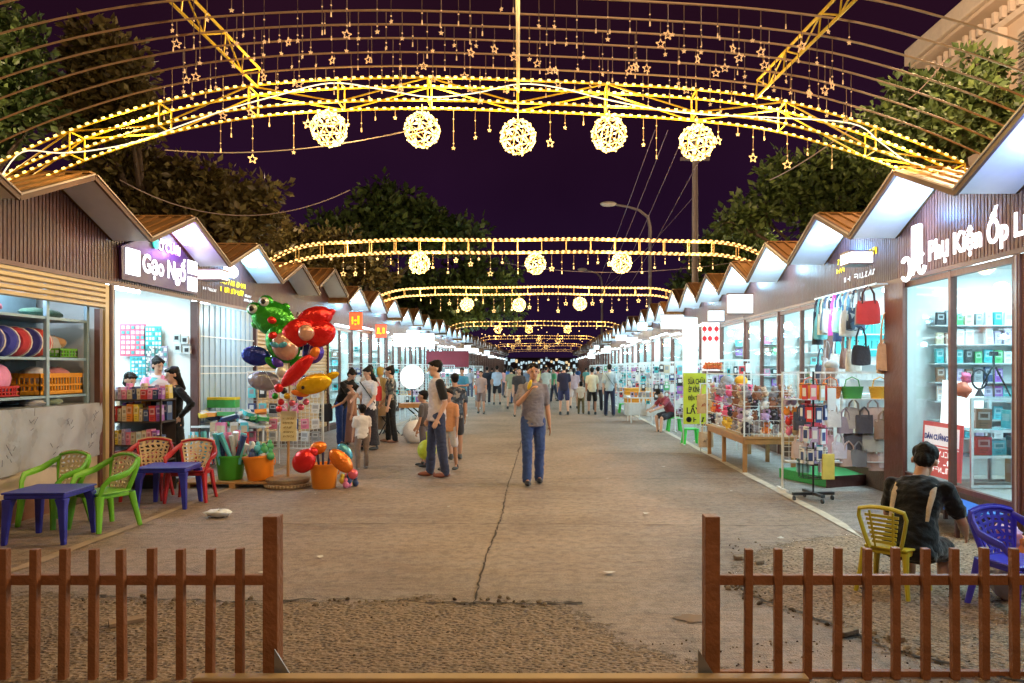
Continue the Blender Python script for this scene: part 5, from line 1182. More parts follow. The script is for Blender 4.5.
# revolving display stand
BK = M_((.02,.02,.022), .35)
t = thing('revolving_stand', 'black revolving display stand on castors hung with small cards', 'display stand', (3.24,9.18,0), .1)
MB().cone((0,0,.06),(0,0,1.56),.013,n=10).build('pole', BK, t); MB().bar((-.26,0,.085),(.26,0,.085),.05,.035).bar((0,-.26,.089),(0,.26,.089),.05,.033).build('base', BK, t, bevel=.004)
for x, y in ((-.24,0),(.24,0),(0,-.24),(0,.24)): MB().cone((x-.01,y,.03),(x+.01,y,.03),.03,n=12).build('castor', BK, t)
mb = MB()
for z in (.28,.50,.62,.88,1.14,1.4):
    for a in range(8): p = (.17*math.cos(a*PI/4), .17*math.sin(a*PI/4), z); q = (.17*math.cos(a*PI/4+PI/4), .17*math.sin(a*PI/4+PI/4), z); mb.bar(p, q, .006); mb.bar((0,0,z), p, .005)
    if z < .5:
        for a in range(16): mb.bar((.17*math.cos(a*PI/8),.17*math.sin(a*PI/8),.28),(.17*math.cos(a*PI/8),.17*math.sin(a*PI/8),.50),.005)
mb.build('ring_basket', BK, t)
for zi, z in enumerate((.56,.80,1.06,1.32)):
    for a in range(9):
        ang = a*2*PI/9+zi; x, y = .15*math.cos(ang), .15*math.sin(ang); c = rs.choice([['white','cyan','lilac','white'],['lilac','white','cyan','pink'],['red','navy','pink','white'],['orange','cream','pink','red']][zi])
        o = MB().box(-.035,.035,-.012,.012,-.09,.09).box(-.026,.026,-.014,-.0125,-.05,.05,1).build('carded_item', [M_(PAL[c],.4),M_(PAL['white' if c!='white' else 'navy'],.4)], loc=(3.24+x,9.18+y,z+rs.uniform(-.02,.02)), bevel=.004); o.rotation_euler = (0,0,ang+PI/2)
        tag(o, '%s carded trinket on the black revolving stand' % c, 'trinket', 'carded trinkets on the revolving stand')
o = MB().box(-.07,.07,-.02,.02,-.3,0).build('yellow_pack', mat('pack_yellow', (.7,.55,.12), .4, var=.2), loc=(3.36,9.02,.52+.06)); tag(o, 'long pale yellow pack hanging low on the revolving stand', 'package')
o = MB().box(-.05,.05,-.02,.02,-.26,0).build('white_pack', M_(PAL['white'],.4), loc=(3.42,9.08,1.36)); tag(o, 'tall white pack near the top of the revolving stand', 'package')
# interior of the bag stall
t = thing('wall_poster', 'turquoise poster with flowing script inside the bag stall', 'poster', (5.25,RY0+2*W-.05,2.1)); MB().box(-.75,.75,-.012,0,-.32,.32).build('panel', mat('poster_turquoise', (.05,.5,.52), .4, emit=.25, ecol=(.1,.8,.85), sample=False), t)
mb = MB(); scribble(mb, (-.62,-.013,.04), (1,0,0), (0,0,1), 1.2, .14, 9, 0, 3, .004, .012); scribble(mb, (-.62,-.013,-.2), (1,0,0), (0,0,1), 1.2, .12, 10, 0, 9, .004, .012); mb.build('letters', mat('letter_deepteal', (.01,.13,.16), .5), t)
t = thing('mannequin_head', 'grey mannequin head with a cap among the baskets', 'mannequin head', (4.0,10.6,1.45)); MB().ell((0,0,.12),.085,.1,.12,14,10).cone((0,0,-.1),(0,0,.06),.05,.045).build('head', M_((.4,.3,.28),.6), t, smooth=True); MB().ell((0,.0,.19),.1,.11,.08,14,8).build('cap', cloth((.45,.47,.5)), t, smooth=True)
t = thing('display_table', 'white table inside the bag stall behind the baskets', 'table', (5.0,10.9,.29)); MB().box(-.7,.7,-.3,.3,.9,.94).build('tabletop', INW, t)
for x in (-.65,.65):
    for y in (-.25,.25): MB().bar((x,y,0),(x,y,.9),.03).build('leg', INW, t)
# ------------------------------------------------------------------ plush toy table
WD = mat('table_wood', (.42,.22,.08), .55, var=.25, vscale=6, bump=.2)
t = thing('trestle_table', 'wooden table heaped with plush toys in front of the right stalls', 'table', (3.42,12.85,0))
MB().box(-.42,.42,-1.35,1.35,.52,.555).box(-.40,.40,-1.33,-1.29,.44,.518).box(-.40,-.37,-1.28,1.3,.44,.518).build('tabletop', WD, t, bevel=.005)
for x in (-.37,.37):
    for y in (-1.25,.1,1.25): MB().bar((x,y,0),(x,y,.518),.06).build('leg', WD, t, bevel=.004)
mb = MB()
for z in (.60,.80,1.02,1.24): mb.bar((-.40,-1.33,z),(.42,-1.33,z),.008); mb.bar((-.40,-1.33,z),(-.40,1.3,z),.008)
for k in range(12): mb.bar((-.40+k*.0745,-1.33,.56),(-.40+k*.0745,-1.33,.8),.006)
for y in (-1.33,1.3): mb.bar((-.40,y,.556),(-.40,y,1.55),.022); mb.bar((.42,y,.556),(.42,y,1.55),.022)
mb.bar((-.40,-1.33,1.5),(.42,-1.33,1.5),.018); mb.bar((-.40,-1.33,1.5),(-.40,1.3,1.5),.018); mb.build('wire_frame', WG, t)
PC = [('pink',(.8,.15,.3)),('white',(.7,.68,.66)),('red',(.65,.04,.06)),('yellow',(.8,.5,.06)),('grey',(.32,.30,.34)),('brown',(.28,.12,.07)),('black',(.04,.035,.05)),('orange',(.8,.25,.07)),('lilac',(.5,.35,.6)),('cream',(.65,.5,.38))]
def plush(x, y, z, s, c, cn, c2, where='heap on the wooden table'):
    key = ('plush', cn, round(s,2)); 
    if key not in MC:
        mb = MB(); mb.ell((0,0,0),s,s*.85,s,12,9).ell((0,-s*.1,s*1.25),s*.8,s*.72,s*.72,12,9)
        for sx in (-1,1): mb.ell((sx*s*.55,0,s*1.85),s*.26,s*.16,s*.3,8,6).ell((sx*s*.85,-s*.4,s*.3),s*.3,s*.45,s*.25,8,6).ell((sx*s*.5,-s*.8,-s*.65),s*.33,s*.4,s*.3,8,6)
        mb.ell((0,-s*.75,s*1.1),s*.36,s*.22,s*.26,8,6,1)
        for sx in (-1,1): mb.ell((sx*s*.3,-s*.72,s*1.42),s*.08,s*.06,s*.09,6,5,2)
        MC[key] = mb.mesh('plush_toy', [cloth(c), cloth(c2), M_((.02,.02,.02),.3)], smooth=True)
    o = link('plush_toy', MC[key], loc=(x,y,z), rot=(rs.uniform(-.3,.3), rs.uniform(-.3,.3), rs.uniform(-.9,.5))); tag(o, '%s plush toy in the %s' % (cn, where), 'plush toy', 'plush toys heaped on the wooden table')
for ti, (z, n) in enumerate([(.64,9),(.83,9),(1.03,8),(1.2,8)]):
    for yy in (-1.22,-.95,-.6,-.2,.2,.6,1.0):
        m_ = 6 if yy < -1 else 2
        for k in range(m_):
            x = 3.42-.34+k*(.14 if m_ == 6 else .22)+rs.uniform(-.02,.02); cn, c = rs.choice(PC if ti < 2 else PC[:2]+PC[4:7]+PC[4:5]+PC[8:]); cn2, c2 = rs.choice(PC)
            plush(x, 12.85+yy+rs.uniform(-.04,.04), z+rs.uniform(-.02,.03), rs.choice((.055,.065,.075)), c, cn, c2)
# hats above the table
for i, (px, py, c, lab) in enumerate([(741,378,(.8,.42,.03),'yellow and black cap on the rack above the plush toys'),(727,378,(.35,.37,.4),'grey cap on the rack left of the yellow cap')]):
    p = PX(px, py+3, 13.6); t = thing('cap', lab, 'cap', p); MB().ell((0,0,0),.12,.14,.1,14,8).build('crown', cloth(c), t, smooth=True); MB().ell((-.03,-.14,-.05),.1,.1,.012,12,6).build('brim', cloth(c), t, smooth=True)
# signboard
SG = mat('sign_yellowgreen', (.42,.47,.03), .5, emit=.12, ecol=(.5,.6,.04), sample=False); INK = mat('ink_black', (.02,.02,.02), .6, var=0)
sx0, sx1, SY = XA(683.5,15.8), XA(706,15.8), 15.8; z0, z1 = ZA(424,SY), ZA(373,SY); sw = sx1-sx0
t = thing('sign_stand', 'yellow green repair signboard reading SỬA CHỮA on a white stand', 'signboard', (sx0,SY,0))
MB().box(0,sw,-.01,.01,z0,z1).build('panel', SG, t)
for x in (.0,sw): MB().bar((x,.02,0),(x,.02,z1),.02).build('post', WG, t); MB().bar((x,-.16,.012),(x,.2,.012),.03,.02).build('foot', WG, t)
for i, (s_, px0, pyb, pw_, ph) in enumerate([('SỬA CHỮA',687.5,384,17.5,7.5),('ÉP KÍNH',688,392,12,7),('ĐIỆN THOẠI',687.5,400,15.5,7),('LẤY',686,413.5,14,10)]):
    put_text('letters', s_, .15, INK, ((px0-683.5)/F*SY+.01,-.012,ZA(pyb,SY)), (1,0,0), (0,0,1), t, width=pw_/F*SY, height=ph/F*SY, depth=.003, bold=.004)
mb = MB(); mb.lathe([(.035,0),(.035,.004),(.058,.004),(.058,0)], (0,0,0), 20); o = mb.build('round_emblem', INK, t); o.matrix_local = Matrix.Translation((.11,-.011,ZA(419.5,SY))) @ Euler((PI/2,0,0)).to_matrix().to_4x4()
mb = MB(); scribble(mb, (.2,-.011,ZA(422,SY)), (1,0,0), (0,0,1), .24, .1, 3, 0, 4, .003); mb.build('strokes', INK, t)
# bags on a stand right of the signboard
t = thing('bag_stand', 'thin metal stand with cloth totes right of the repair signboard', 'stand', (XA(716,14.6),14.6,0)); MB().bar((-.32,0,1.3),(.42,0,1.3),.02).bar((-.3,0,0),(-.3,0,1.3),.02).bar((.4,0,0),(.4,0,1.3),.02).build('frame', WG, t)
for (px, py, w_, h, c, lab, dt) in [(705,384,.30,.36,(.60,.36,.16),'tan cloth tote with small print hanging beside the repair sign',REDP),(727,383,.42,.36,(.72,.70,.66),'wide white cloth tote hanging right of the tan one',None),(744,390,.26,.3,(.55,.5,.48),'pale grey tote right of the white one',None),(706,422,.28,.28,(.58,.40,.26),'low hanging brown tote with a dark round print',BK)]:
    bag(PX(px,py,14.5), w_, h, .1, cloth(c), lab, 0, 'tote', .2, dots=dt)
# stools, boxes by the seated boy
def stool(loc, c, label, s=.14, h=.3):
    t = thing('plastic_stool', label, 'stool', loc, 0, 'small plastic stools'); MB().box(-s,s,-s,s,h-.03,h).build('seat', c, t, bevel=.012)
    for a in (-1,1):
        for b in (-1,1): MB().bar((a*(s+.01),b*(s+.01),0),(a*(s-.03),b*(s-.03),h-.032),.045).build('leg', c, t)
LG = mat('plastic_lime', (.05,.62,.08), .4, emit=0, var=.05)
stool((XA(691,15.9),15.95,0), LG, 'bright green stool under the repair signboard', .15, .34)
stool((XA(674,19.2),19.2,0), LG, 'green stool the boy in the dark red shirt sits on', .15, .36); stool((XA(625,27),27,0), LG, 'green stool beside the white foam boxes', .2, .34)
for i, (px, z, c, lab, h) in enumerate([(637,0,(.75,.77,.78),'large white foam box on the ground at the far right',.42),(637,.43,(.85,.35,.03),'lowest orange tray on the white foam box',.14),(637,.58,(.75,.7,.6),'pale tray between the orange trays',.1),(637,.69,(.85,.38,.03),'middle orange tray on the white foam box',.12),(637,.82,(.88,.42,.05),'topmost orange tray on the white foam box',.1)]):
    o = MB().box(-.42,.42,-.3,.3,0,h-.004).box(-.44,.44,-.32,.32,h-.03,h-.0).build('storage_box', M_(c,.5), loc=(XA(px,26),26,z), bevel=.012); tag(o, lab, 'box')
o = MB().box(-.3,.3,-.25,.25,0,.38).box(-.32,.32,-.27,.27,.382,.42).build('storage_box', M_((.72,.74,.76),.5), loc=(XA(653,26),25.6,0), bevel=.012); tag(o, 'smaller white foam box right of the stacked trays', 'box')
# poster with red lanterns
t = thing('lantern_poster', 'tall white poster with six red lantern shapes in the right stall', 'poster', (4.30,14.9,0)); 
p0, p1 = XA(702,15), XA(719.5,15)
t.location = ((p0+p1)/2,15,0); hw = (p1-p0)/2
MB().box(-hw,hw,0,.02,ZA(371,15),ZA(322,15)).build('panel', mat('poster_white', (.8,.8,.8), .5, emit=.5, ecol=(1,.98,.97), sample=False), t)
mb = MB()
for px in (704.5,710,716.5):
    for py in (329,338.5): mb.ell((XA(px,15)-t.location.x,-.004,ZA(py,15)), .045,.004,.05,10,6); mb.box(XA(px,15)-t.location.x-.006,XA(px,15)-t.location.x+.006,-.004,-.001,ZA(py+4.4,15),ZA(py-3.6,15))
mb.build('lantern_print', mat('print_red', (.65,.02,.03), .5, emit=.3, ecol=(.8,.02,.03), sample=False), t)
MB().box(-hw,hw,-.3,-.002,ZA(371,15)-.05,ZA(371,15)).build('ledge', FRM, t)
for k in range(8): plush(t.location.x-hw*.8+k*hw*.23, 14.85, ZA(367,15), .045, (.7,.15,.05), 'orange red', (.8,.4,.1), 'row below the lantern poster')
o = MB().box(-.16,.16,-.02,.02,1.3,2.68).build('door_panel', mat('panel_white', (.85,.88,.9), .5, emit=.25, ecol=(.6,.85,1), sample=False), loc=(XA(690,16.3),16.3,0)); tag(o, 'narrow bright white door panel left of the lantern poster', 'door panel')  # faint blue glow put into the panel material

# ------------------------------------------------------------------ cosmetics shelf and toys on the left
t = thing('display_shelf', 'dark tiered shelf of boxed cosmetics in front of the left lit stall', 'display shelf', (-5.24,9.86,0))
DK = mat('shelf_dark', (.05,.035,.03), .5)
mb = MB()
for z in (.25,.42,.62,.92,1.2): mb.box(-.38,.36,-.2,.2,z-.02,z)
for x in (-.38,.34):
    for y in (-.2,.18): mb.box(x,x+.02,y,y+.02,0,1.21)
mb.box(-.38,.36,.185,.2,0,1.2); mb.build('shelf_rack', DK, t)
rs = random.Random(31)
CC = ['pink','white','lilac','red','orange','cream','navy','purple','pink','cream','yellow']
for z, h in ((1.2,.16),(.92,.2),(.62,.18),(.42,.12),(.25,.12)):
    x = -5.58
    while x < -4.93:
        w_ = rs.uniform(.045,.09); hh = h*rs.uniform(.7,1.1); G(x+w_/2, 9.74, z+hh/2, w_*.9, .12, hh, rs.choice(CC if z > .5 else ['pink','red','pink']), 'dark tiered cosmetics shelf')
        if z > .9: G(x+w_/2, 9.93, z+hh/2+.02, w_*.9, .12, hh*1.2, rs.choice(CC), 'dark tiered cosmetics shelf')
        x += w_
t = thing('display_shelf', 'low shelf of small boxes beside the woman in the black dress', 'display shelf', (-5.32,10.42,0)); mb = MB()
for z in (.25,.5,.78): mb.box(-.2,.16,-.16,.16,z-.02,z)
for x in (-.2,.14):
    for y in (-.16,.14): mb.box(x,x+.02,y,y+.02,0,.79)
mb.build('shelf_rack', DK, t)
for z in (.78,.5,.25):
    x = -5.50
    while x < -5.2: w_ = rs.uniform(.05,.09); G(x+w_/2, 10.34, z+.08, w_*.85, .1, .15, rs.choice(CC), 'low shelf beside the black dress'); x += w_
for i, (px, py, w_, h, lab) in enumerate([(133,340,.40,.50,'pink red pegboard of hair clips inside the lit left stall'),(153,341,.26,.46,'turquoise pegboard of hair clips inside the lit left stall'),(140,368,.3,.36,'teal packet display low inside the lit left stall'),(157,362,.34,.5,'mixed packet display behind the girls in the lit left stall')]):
    c = [(.7,.12,.2),(.04,.45,.5),(.05,.4,.5),(.35,.3,.4)][i]; p = PX(px,py,11.88); p.x = min(p.x, -5.75)
    t = thing('pegboard', lab, 'pegboard', p); MB().box(-w_/2,w_/2,-.01,.01,-h/2,h/2).build('board', M_(c,.4), t)
    mb = MB(); r5 = random.Random(i)
    for a in range(5):
        for b in range(6): mb.box(-w_/2+.03+a*w_/5.3,-w_/2+.03+a*w_/5.3+w_/8,-.02,-.0105,-h/2+.03+b*h/6.4,-h/2+.03+b*h/6.4+h/10, r5.choice((0,0,1)))
    mb.build('clips', [M_((.7,.7,.7),.4),M_((.1,.3,.3),.4)], t)
for i, (px, py) in enumerate([(178,338),(186,340),(179,348),(188,350)]):
    p = PX(px,py,11.9); o = MB().box(-.05,.05,-.05,0,-.06,.06).box(-.03,.03,-.055,-.0505,-.03,.03,1).build('meter_box', [M_((.55,.6,.62),.4), BK], loc=p); tag(o, 'grey switch box on the white wall of the lit left stall', 'switch box', 'switch boxes on the white wall')
# toy heap table (packages), grid rack
t = thing('toy_stall_table', 'low white table heaped with packaged toys left of the balloon bunch', 'table', (-4.95,12.35,0)); MB().box(-.62,.55,-.4,.4,.66,.69).build('tabletop', WG, t)
for x in (-.58,.5):
    for y in (-.35,.35): MB().bar((x,y,0),(x,y,.66),.025).build('leg', WG, t)
for i in range(34):
    x = -5.45+rs.random()*.95; y = 12.0+rs.random()*.6; z = .72+.05*(i//9); cn = rs.choice(['teal','green','yellow','white','cyan','navy','orange','green'])
    o = MB().box(-.13,.13,-.09,.09,-.03,.03).box(-.1,.1,-.06,.06,.031,.034,1).build('packaged_toy', [M_(PAL[cn],.3), M_(PAL['white'],.3)], loc=(x,y,z), bevel=.006); o.rotation_euler = (rs.uniform(-.5,.5), rs.uniform(-.4,.4), rs.random()*3); tag(o, '%s packaged toy heaped on the low white table' % cn, 'packaged toy', 'packaged toys on the low white table')
for i, (px, lab, c) in enumerate([(207,'yellow topped toy box at the back left of the toy heap',(.8,.55,.03)),(227,'yellow and green toy box at the back right of the toy heap',(.75,.6,.03))]):
    t = thing('toy_box', lab, 'toy box', (XA(px,12.5),12.5,.95)); MB().box(-.17,.17,-.1,.1,0,.13).build('box', M_((.05,.35,.08),.35), t); MB().box(-.175,.175,-.11,.11,.131,.17).build('lid', M_(c,.35), t)
grid_rack((-4.2,12.3,0), 1.18, 1.52, 'white wire rack of small toys behind the balloon bunch', z0=.3, step=.065, wr=.0035)
for z in (.5,.7,.95,1.2,1.4):
    for k in range(7):
        if rs.random() < .85: G(-4.72+k*.17, 12.25, z, .11, .05, .16, rs.choice(['black','white','grey','white','navy','pink','cyan']), 'white wire rack behind the balloons')
for k in range(26):
    cn = rs.choice(['white','pink','cyan','lilac','red','cream']); x = -5.6+rs.random()*.9; o = MB().box(-.06,.06,-.02,.02,-.1,.1).box(-.045,.045,-.022,-.0205,-.06,.05,1).build('packaged_toy', [M_(PAL[cn],.3), M_(PAL['cream'],.3)], loc=(x,11.9,.2+.15*(k//7)), bevel=.004); o.rotation_euler = (0,0,rs.uniform(-.4,.4)); tag(o, '%s packaged toy hanging below the low white table edge' % cn, 'packaged toy', 'packaged toys below the low white table')
# tubs
def tub(loc, r_, h, m, label, rot=(0,0,0)):
    t = thing('plastic_tub', label, 'tub', loc, 0, 'plastic tubs of toys'); t.rotation_euler = rot
    MB().lathe([(0,0),(r_*.78,0),(r_*.82,.01),(r_,h-.03),(r_*1.07,h-.03),(r_*1.07,h),(r_*.96,h),(r_*.76,.02),(0,.02)], n=28).build('tub', m, t, smooth=True)
    MB().tube([(r_*1.03,0,h-.04),(r_*1.12,0,h-.10),(r_*1.0,0,h-.15)], .008, 6).build('handle', m, t); return t
OR = mat('plastic_orange', (.85,.26,.02), .35, var=.08); GT_ = mat('plastic_tubgreen', (.06,.34,.03), .38, var=.1)
tub((-4.28,10.35,.09), .19, .33, GT_, 'green plastic tub of rolled toys on the wooden pallet')
tub((-3.85,10.3,.09), .20, .33, OR, 'orange plastic tub tilted on the pallet, between green tub and round base', (.0,-.10,0))
tub((-2.95,10.15,.0), .185, .33, OR, 'orange plastic tub holding the fish shaped inflatables')
t = thing('wooden_pallet', 'low dark wooden board under the green and orange tubs', 'pallet', (-4.15,10.35,0)); MB().box(-.72,.62,-.28,.28,.06,.085).build('deck', WD, t)
for x in (-.6,0,.5): MB().box(x-.04,x+.04,-.28,.28,0,.059).build('block', WD, t)
for i in range(38):
    x = -4.28+rs.gauss(0,.10); y = 10.33+rs.gauss(0,.07); cn = rs.choice(['white','red','navy','cyan','pink','lilac','white','purple']); a = Vector((x,y,.3)); d = Vector((rs.gauss(0,.28), rs.gauss(0,.2), 1)).normalized()
    o = MB().cone((0,0,0), d*rs.uniform(.22,.48), .022, .042, n=7).build('rolled_toy', M_(PAL[cn],.3), loc=a, smooth=True); tag(o, '%s rolled toy sticking out of the green tub' % cn, 'rolled toy', 'rolled toys in the green tub')
for i in range(14):
    x = -3.85+rs.gauss(0,.08); y = 10.28+rs.gauss(0,.06); cn = rs.choice(['teal','cyan','white','green','yellow','navy']); o = MB().ell((0,0,0), .055,.05,.06,10,8).ell((0,0,.06),.03,.03,.04,8,6).build('small_toy', M_(PAL[cn],.35), loc=(x,y,.42+rs.random()*.1), smooth=True); tag(o, '%s small toy piled in the tilted orange tub' % cn, 'small toy', 'small toys in the tilted orange tub')
for i in range(12):
    cn = rs.choice(['pink','navy','cyan','yellow','white']); o = MB().ell((0,0,0), .045,.045,.05,8,6).ell((0,0,.06),.03,.03,.03,8,6).build('small_toy', M_(PAL[cn],.35), loc=(-2.62+rs.gauss(0,.06),10.2+rs.gauss(0,.07),.05+.05*(i%3)), smooth=True); tag(o, '%s small toy on the ground right of the fish tub' % cn, 'small toy', 'small toys on the ground by the fish tub')
# balloon pole and round base
BPX, BPY = XA(288,10.25), 10.25
t = thing('balloon_stand', 'round wooden base with pole that holds up the balloon bunch', 'stand', (BPX,BPY,0))
MB().lathe([(0,0),(.29,0),(.30,.02),(.30,.05),(.275,.06),(.275,.075),(.285,.08),(.285,.115),(.24,.135),(0,.14)], n=32).build('base', mat('rattan', (.30,.19,.10), .7, var=.3, vscale=20, bump=.5), t, smooth=True)
mb = MB(); 
for k in range(40): a = k*2*PI/40; mb.box(.299*math.cos(a)-.009,.299*math.cos(a)+.009,.299*math.sin(a)-.009,.299*math.sin(a)+.009,.022,.05)
mb.build('trim_band', mat('band_light', (.5,.36,.2), .6), t); MB().cone((.0,0,.13),(.02,0,1.9),.02,.012,n=10).build('pole', WD, t)
t = thing('placard', 'pale yellow placard tied to the balloon pole', 'placard', (BPX+.02,BPY-.05,.62)); MB().box(-.1,.11,-.01,.01,0,.40).build('card', mat('card_yellow', (.72,.62,.35), .6, var=.2), t)
mb = MB(); 
for k in range(5): scribble(mb, (-.07,-.011,.05+k*.06), (1,0,0), (0,0,1), .15, .025, 6, 0, k, .002)
mb.build('print', mat('print_brown', (.35,.25,.1), .6), t)
# balloons
def foil(name, c, cat='balloon'): return mat('foil_'+name, c, .14, .5, var=.12, vscale=14, spec=.8, bump=.9, bscale=13)
FO = {k: foil(k, v) for k, v in {'red':(.75,.02,.02),'blue':(.02,.04,.35),'green':(.03,.32,.02),'yellow':(.85,.50,.01),'skin':(.75,.42,.32),'orange':(.9,.22,.02),'violet':(.10,.05,.45),'silver':(.42,.40,.48),'pink':(.85,.15,.2),'white':(.8,.8,.8),'black':(.02,.02,.02),'cyan':(.1,.4,.6)}.items()}
def balloon(px, py, Y, label, els, scale=1.16):
    c = PX(px, py, Y); t = thing('foil_balloon', label, 'balloon', c, 0, 'foil balloons in the bunch'); k = Y/F*scale; first = True
    for nm, items in els:
        for (dx, dy, dd, rx, rz, col, ang) in items:
            o = MB().ell((0,0,0), rx*k, min(rx,rz)*k*.55, rz*k, 20, 14).build(nm, FO[col], t, smooth=True, loc=(dx*k, -dd*k, -dy*k)); o.rotation_euler = (0, math.radians(ang), 0)
    cc = Vector((BPX+.02,BPY,1.0)); mb = MB(); mb.tube([(0,.02,0), (cc-c)*.5+Vector((.02,0,-.03)), cc-c], .004, 4); mb.build('stick', WG, t)
    return t
balloon(273, 322, 10.3, 'green frog shaped foil balloon with big round eyes, topmost on the left', [('head',[(0,-3,0,20,15,'green',25)]),('eye',[(-15,-11,3,6.5,6,'green',0),(-5,-17,3,6.5,6,'green',0)]),('eye_white',[(-15.5,-11,5.6,4.2,4,'white',0),(-5.5,-17,5.6,4.2,4,'white',0)]),('pupil',[(-15.8,-11,7.4,2.2,2.2,'black',0),(-5.8,-17,7.4,2.2,2.2,'black',0)]),('cheek',[(2,-1,8,4,3,'red',20),(8,5,7,4,2.4,'yellow',30)]),('foot',[(10,-12,0,5,4,'green',-30),(-14,2,0,5,4,'green',20)])])
balloon(283, 344, 10.15, 'tall frog body balloon with pink belly, below the frog head', [('body',[(0,0,0,18,14,'green',60)]),('belly',[(3,2,4,13,11,'skin',55)]),('mouth',[(-5,-7,11,4,3,'red',-15)]),('bow',[(-3,1,12,4,2.4,'cyan',20),(4,1,12,4,2.4,'cyan',-20)]),('foot',[(-10,16,0,7,3.5,'green',40),(12,15,0,7,3.5,'green',-30)])])
balloon(317, 317, 10.2, 'bright red rounded foil balloon at the top right of the bunch', [('head',[(-2,1,0,16,10,'red',-15),(12,-4,0,4,3,'red',-20)])])
balloon(305, 333, 10.1, 'red foil balloon with a pale face in the middle of the bunch', [('head',[(-6,0,0,16,12,'red',-30),(13,1,0,14,11,'red',-20)]),('face',[(3,0,6,7,7,'skin',-10)])])
balloon(256, 356, 10.2, 'dark blue oval foil balloon at the far left of the bunch', [('body',[(0,0,0,13,8.5,'blue',10)]),('tail',[(16,6,0,7,5,'violet',35)])])
balloon(313, 353, 10.3, 'violet and blue foil balloon at the right of the bunch', [('body',[(0,0,0,10,9,'violet',-40),(-12,-6,0,7,4,'blue',-20)]),('stripe',[(2,2,5,5,4,'pink',-40)])])
balloon(295, 373, 9.95, 'long bright red fish balloon slanting across the bunch', [('body',[(2,-2,0,19,6.5,'red',-45)]),('tail',[(17,-18,0,5,4,'orange',-45),(-14,13,0,4,4,'red',-45)])])
balloon(314, 384, 10.0, 'yellow dolphin shaped foil balloon at the lower right of the bunch', [('body',[(0,0,0,16,8.5,'yellow',-15)]),('tail',[(15,-7,0,7,3.2,'yellow',-20),(-12,8,0,8,3,'orange',10)]),('eye',[(-8,3,5,1.5,1.5,'black',0)])])
balloon(264, 381, 10.3, 'pale grey foil balloon low on the left of the bunch', [('body',[(0,0,0,14,8.5,'silver',5)])])
balloon(281, 372, 10.1, 'small white and blue ball balloon in the lower middle of the bunch', [('body',[(0,0,0,5,5,'white',0),(-3,-8,0,6,4,'violet',40)])])
for i, (px, py, c) in enumerate([(275,396,'green'),(281,402,'red'),(287,396,'yellow'),(292,403,'pink'),(284,391,'black'),(300,397,'violet'),(306,402,'pink'),(295,392,'green'),(279,409,'red'),(301,407,'pink')]):
    o = MB().ell((0,0,0), .045,.035,.045,12,8).build('small_balloon', FO[c], loc=PX(px,py,10.15-.03*(i%3)), smooth=True); tag(o, 'tiny %s foil balloon tied to the pole below the bunch' % {'black':'dark'}.get(c,c), 'small balloon', 'tiny balloons below the bunch')
def inflatable(px, py, Y, label, els):
    c = PX(px, py, Y); t = thing('inflatable_fish', label, 'inflatable', c, 0, 'inflatables on the orange tub'); k = Y/F
    for nm, (dx, dy, dd, rx, rz, col, ang) in els:
        o = MB().ell((0,0,0), rx*k, min(rx,rz)*k*.7, rz*k, 18, 12).build(nm, FO[col], t, smooth=True, loc=(dx*k,-dd*k,-dy*k)); o.rotation_euler = (0, math.radians(ang), 0)
inflatable(304, 461, 9.95, 'red heart like inflatable leaning left out of the orange tub', [('body',(0,0,0,13,11,'red',-50)),('tail',(9,-9,0,5,5,'red',-50))])
inflatable(318, 448, 10.05, 'orange inflatable at the top of the orange tub', [('body',(0,0,0,9,6.5,'orange',-20)),('tail',(-9,4,0,5,3.5,'orange',20))])
inflatable(341, 461, 9.9, 'long orange inflatable fish leaning right out of the tub', [('body',(0,0,0,15,8.5,'orange',45)),('tail',(12,13,0,5,5,'pink',30)),('stripe',(-1,-1,3.5,9,3,'pink',45))])
inflatable(345, 452, 10.15, 'blue inflatable mostly hidden behind the long orange fish', [('body',(0,0,0,10,6,'cyan',50))])
for i, (dx, dz) in enumerate([(-.04,.5),(.05,.52),(.0,.58)]): tag(MB().cone((0,0,0),(dx,0,dz-.2),.012,.02,n=8).build('toy_rod', M_((.04,.05,.12),.4), loc=(-2.95+dx,10.1,.2)), 'dark handle rod standing up in the fish tub', 'rod', 'dark rods in the fish tub')
# ------------------------------------------------------------------ folding table, disc sign, big shopping bag, red toy cart
t = thing('folding_table', 'wooden folding table with crossed black legs on the left', 'table', (-2.95,18.3,0)); MB().box(-.5,.5,-.35,.35,.73,.76).box(-.5,.5,-.36,-.352,.66,.728).build('tabletop', WD, t)
for y in (-.3,.3): MB().bar((-.45,y,0),(.4,y,.73),.03).build('leg', BK, t); MB().bar((.45,y+.035,0),(-.4,y+.035,.73),.03).build('leg', BK, t)
t = thing('folding_chair', 'black folding frame chair left of the folding table', 'chair', (-3.75,18.1,0)); MB().bar((-.2,0,0),(.22,0,.75),.025).bar((.2,.03,0),(-.15,.03,.45),.025).bar((-.2,.4,0),(.22,.4,.75),.025).bar((.2,.43,0),(-.15,.43,.45),.025).build('frame', BK, t); MB().box(-.2,.15,0,.42,.43,.45).build('seat', BK, t)
t = thing('disc_sign', 'round white lit disc sign above the folding table', 'disc sign', PX(412,377,18.6)); o = MB().lathe([(0,-.03),(.27,-.03),(.29,0),(.27,.03),(0,.03)], n=32).build('disc', mat('disc_white', (.9,.88,.86), .5, emit=1.4, ecol=(1,.97,.95), sample=False), t); o.rotation_euler = (PI/2,0,0); MB().cone((0,.02,-.29),(0,.02,-.65),.02).build('post', BK, t)
mb = MB(); scribble(mb, (-.13,-.032,.0), (1,0,0), (0,0,1), .26, .06, 5, 0, 2, .004); o = mb.build('letters', mat('letter_rose', (.8,.55,.55), .5, emit=.7, ecol=(1,.7,.7), sample=False), t)
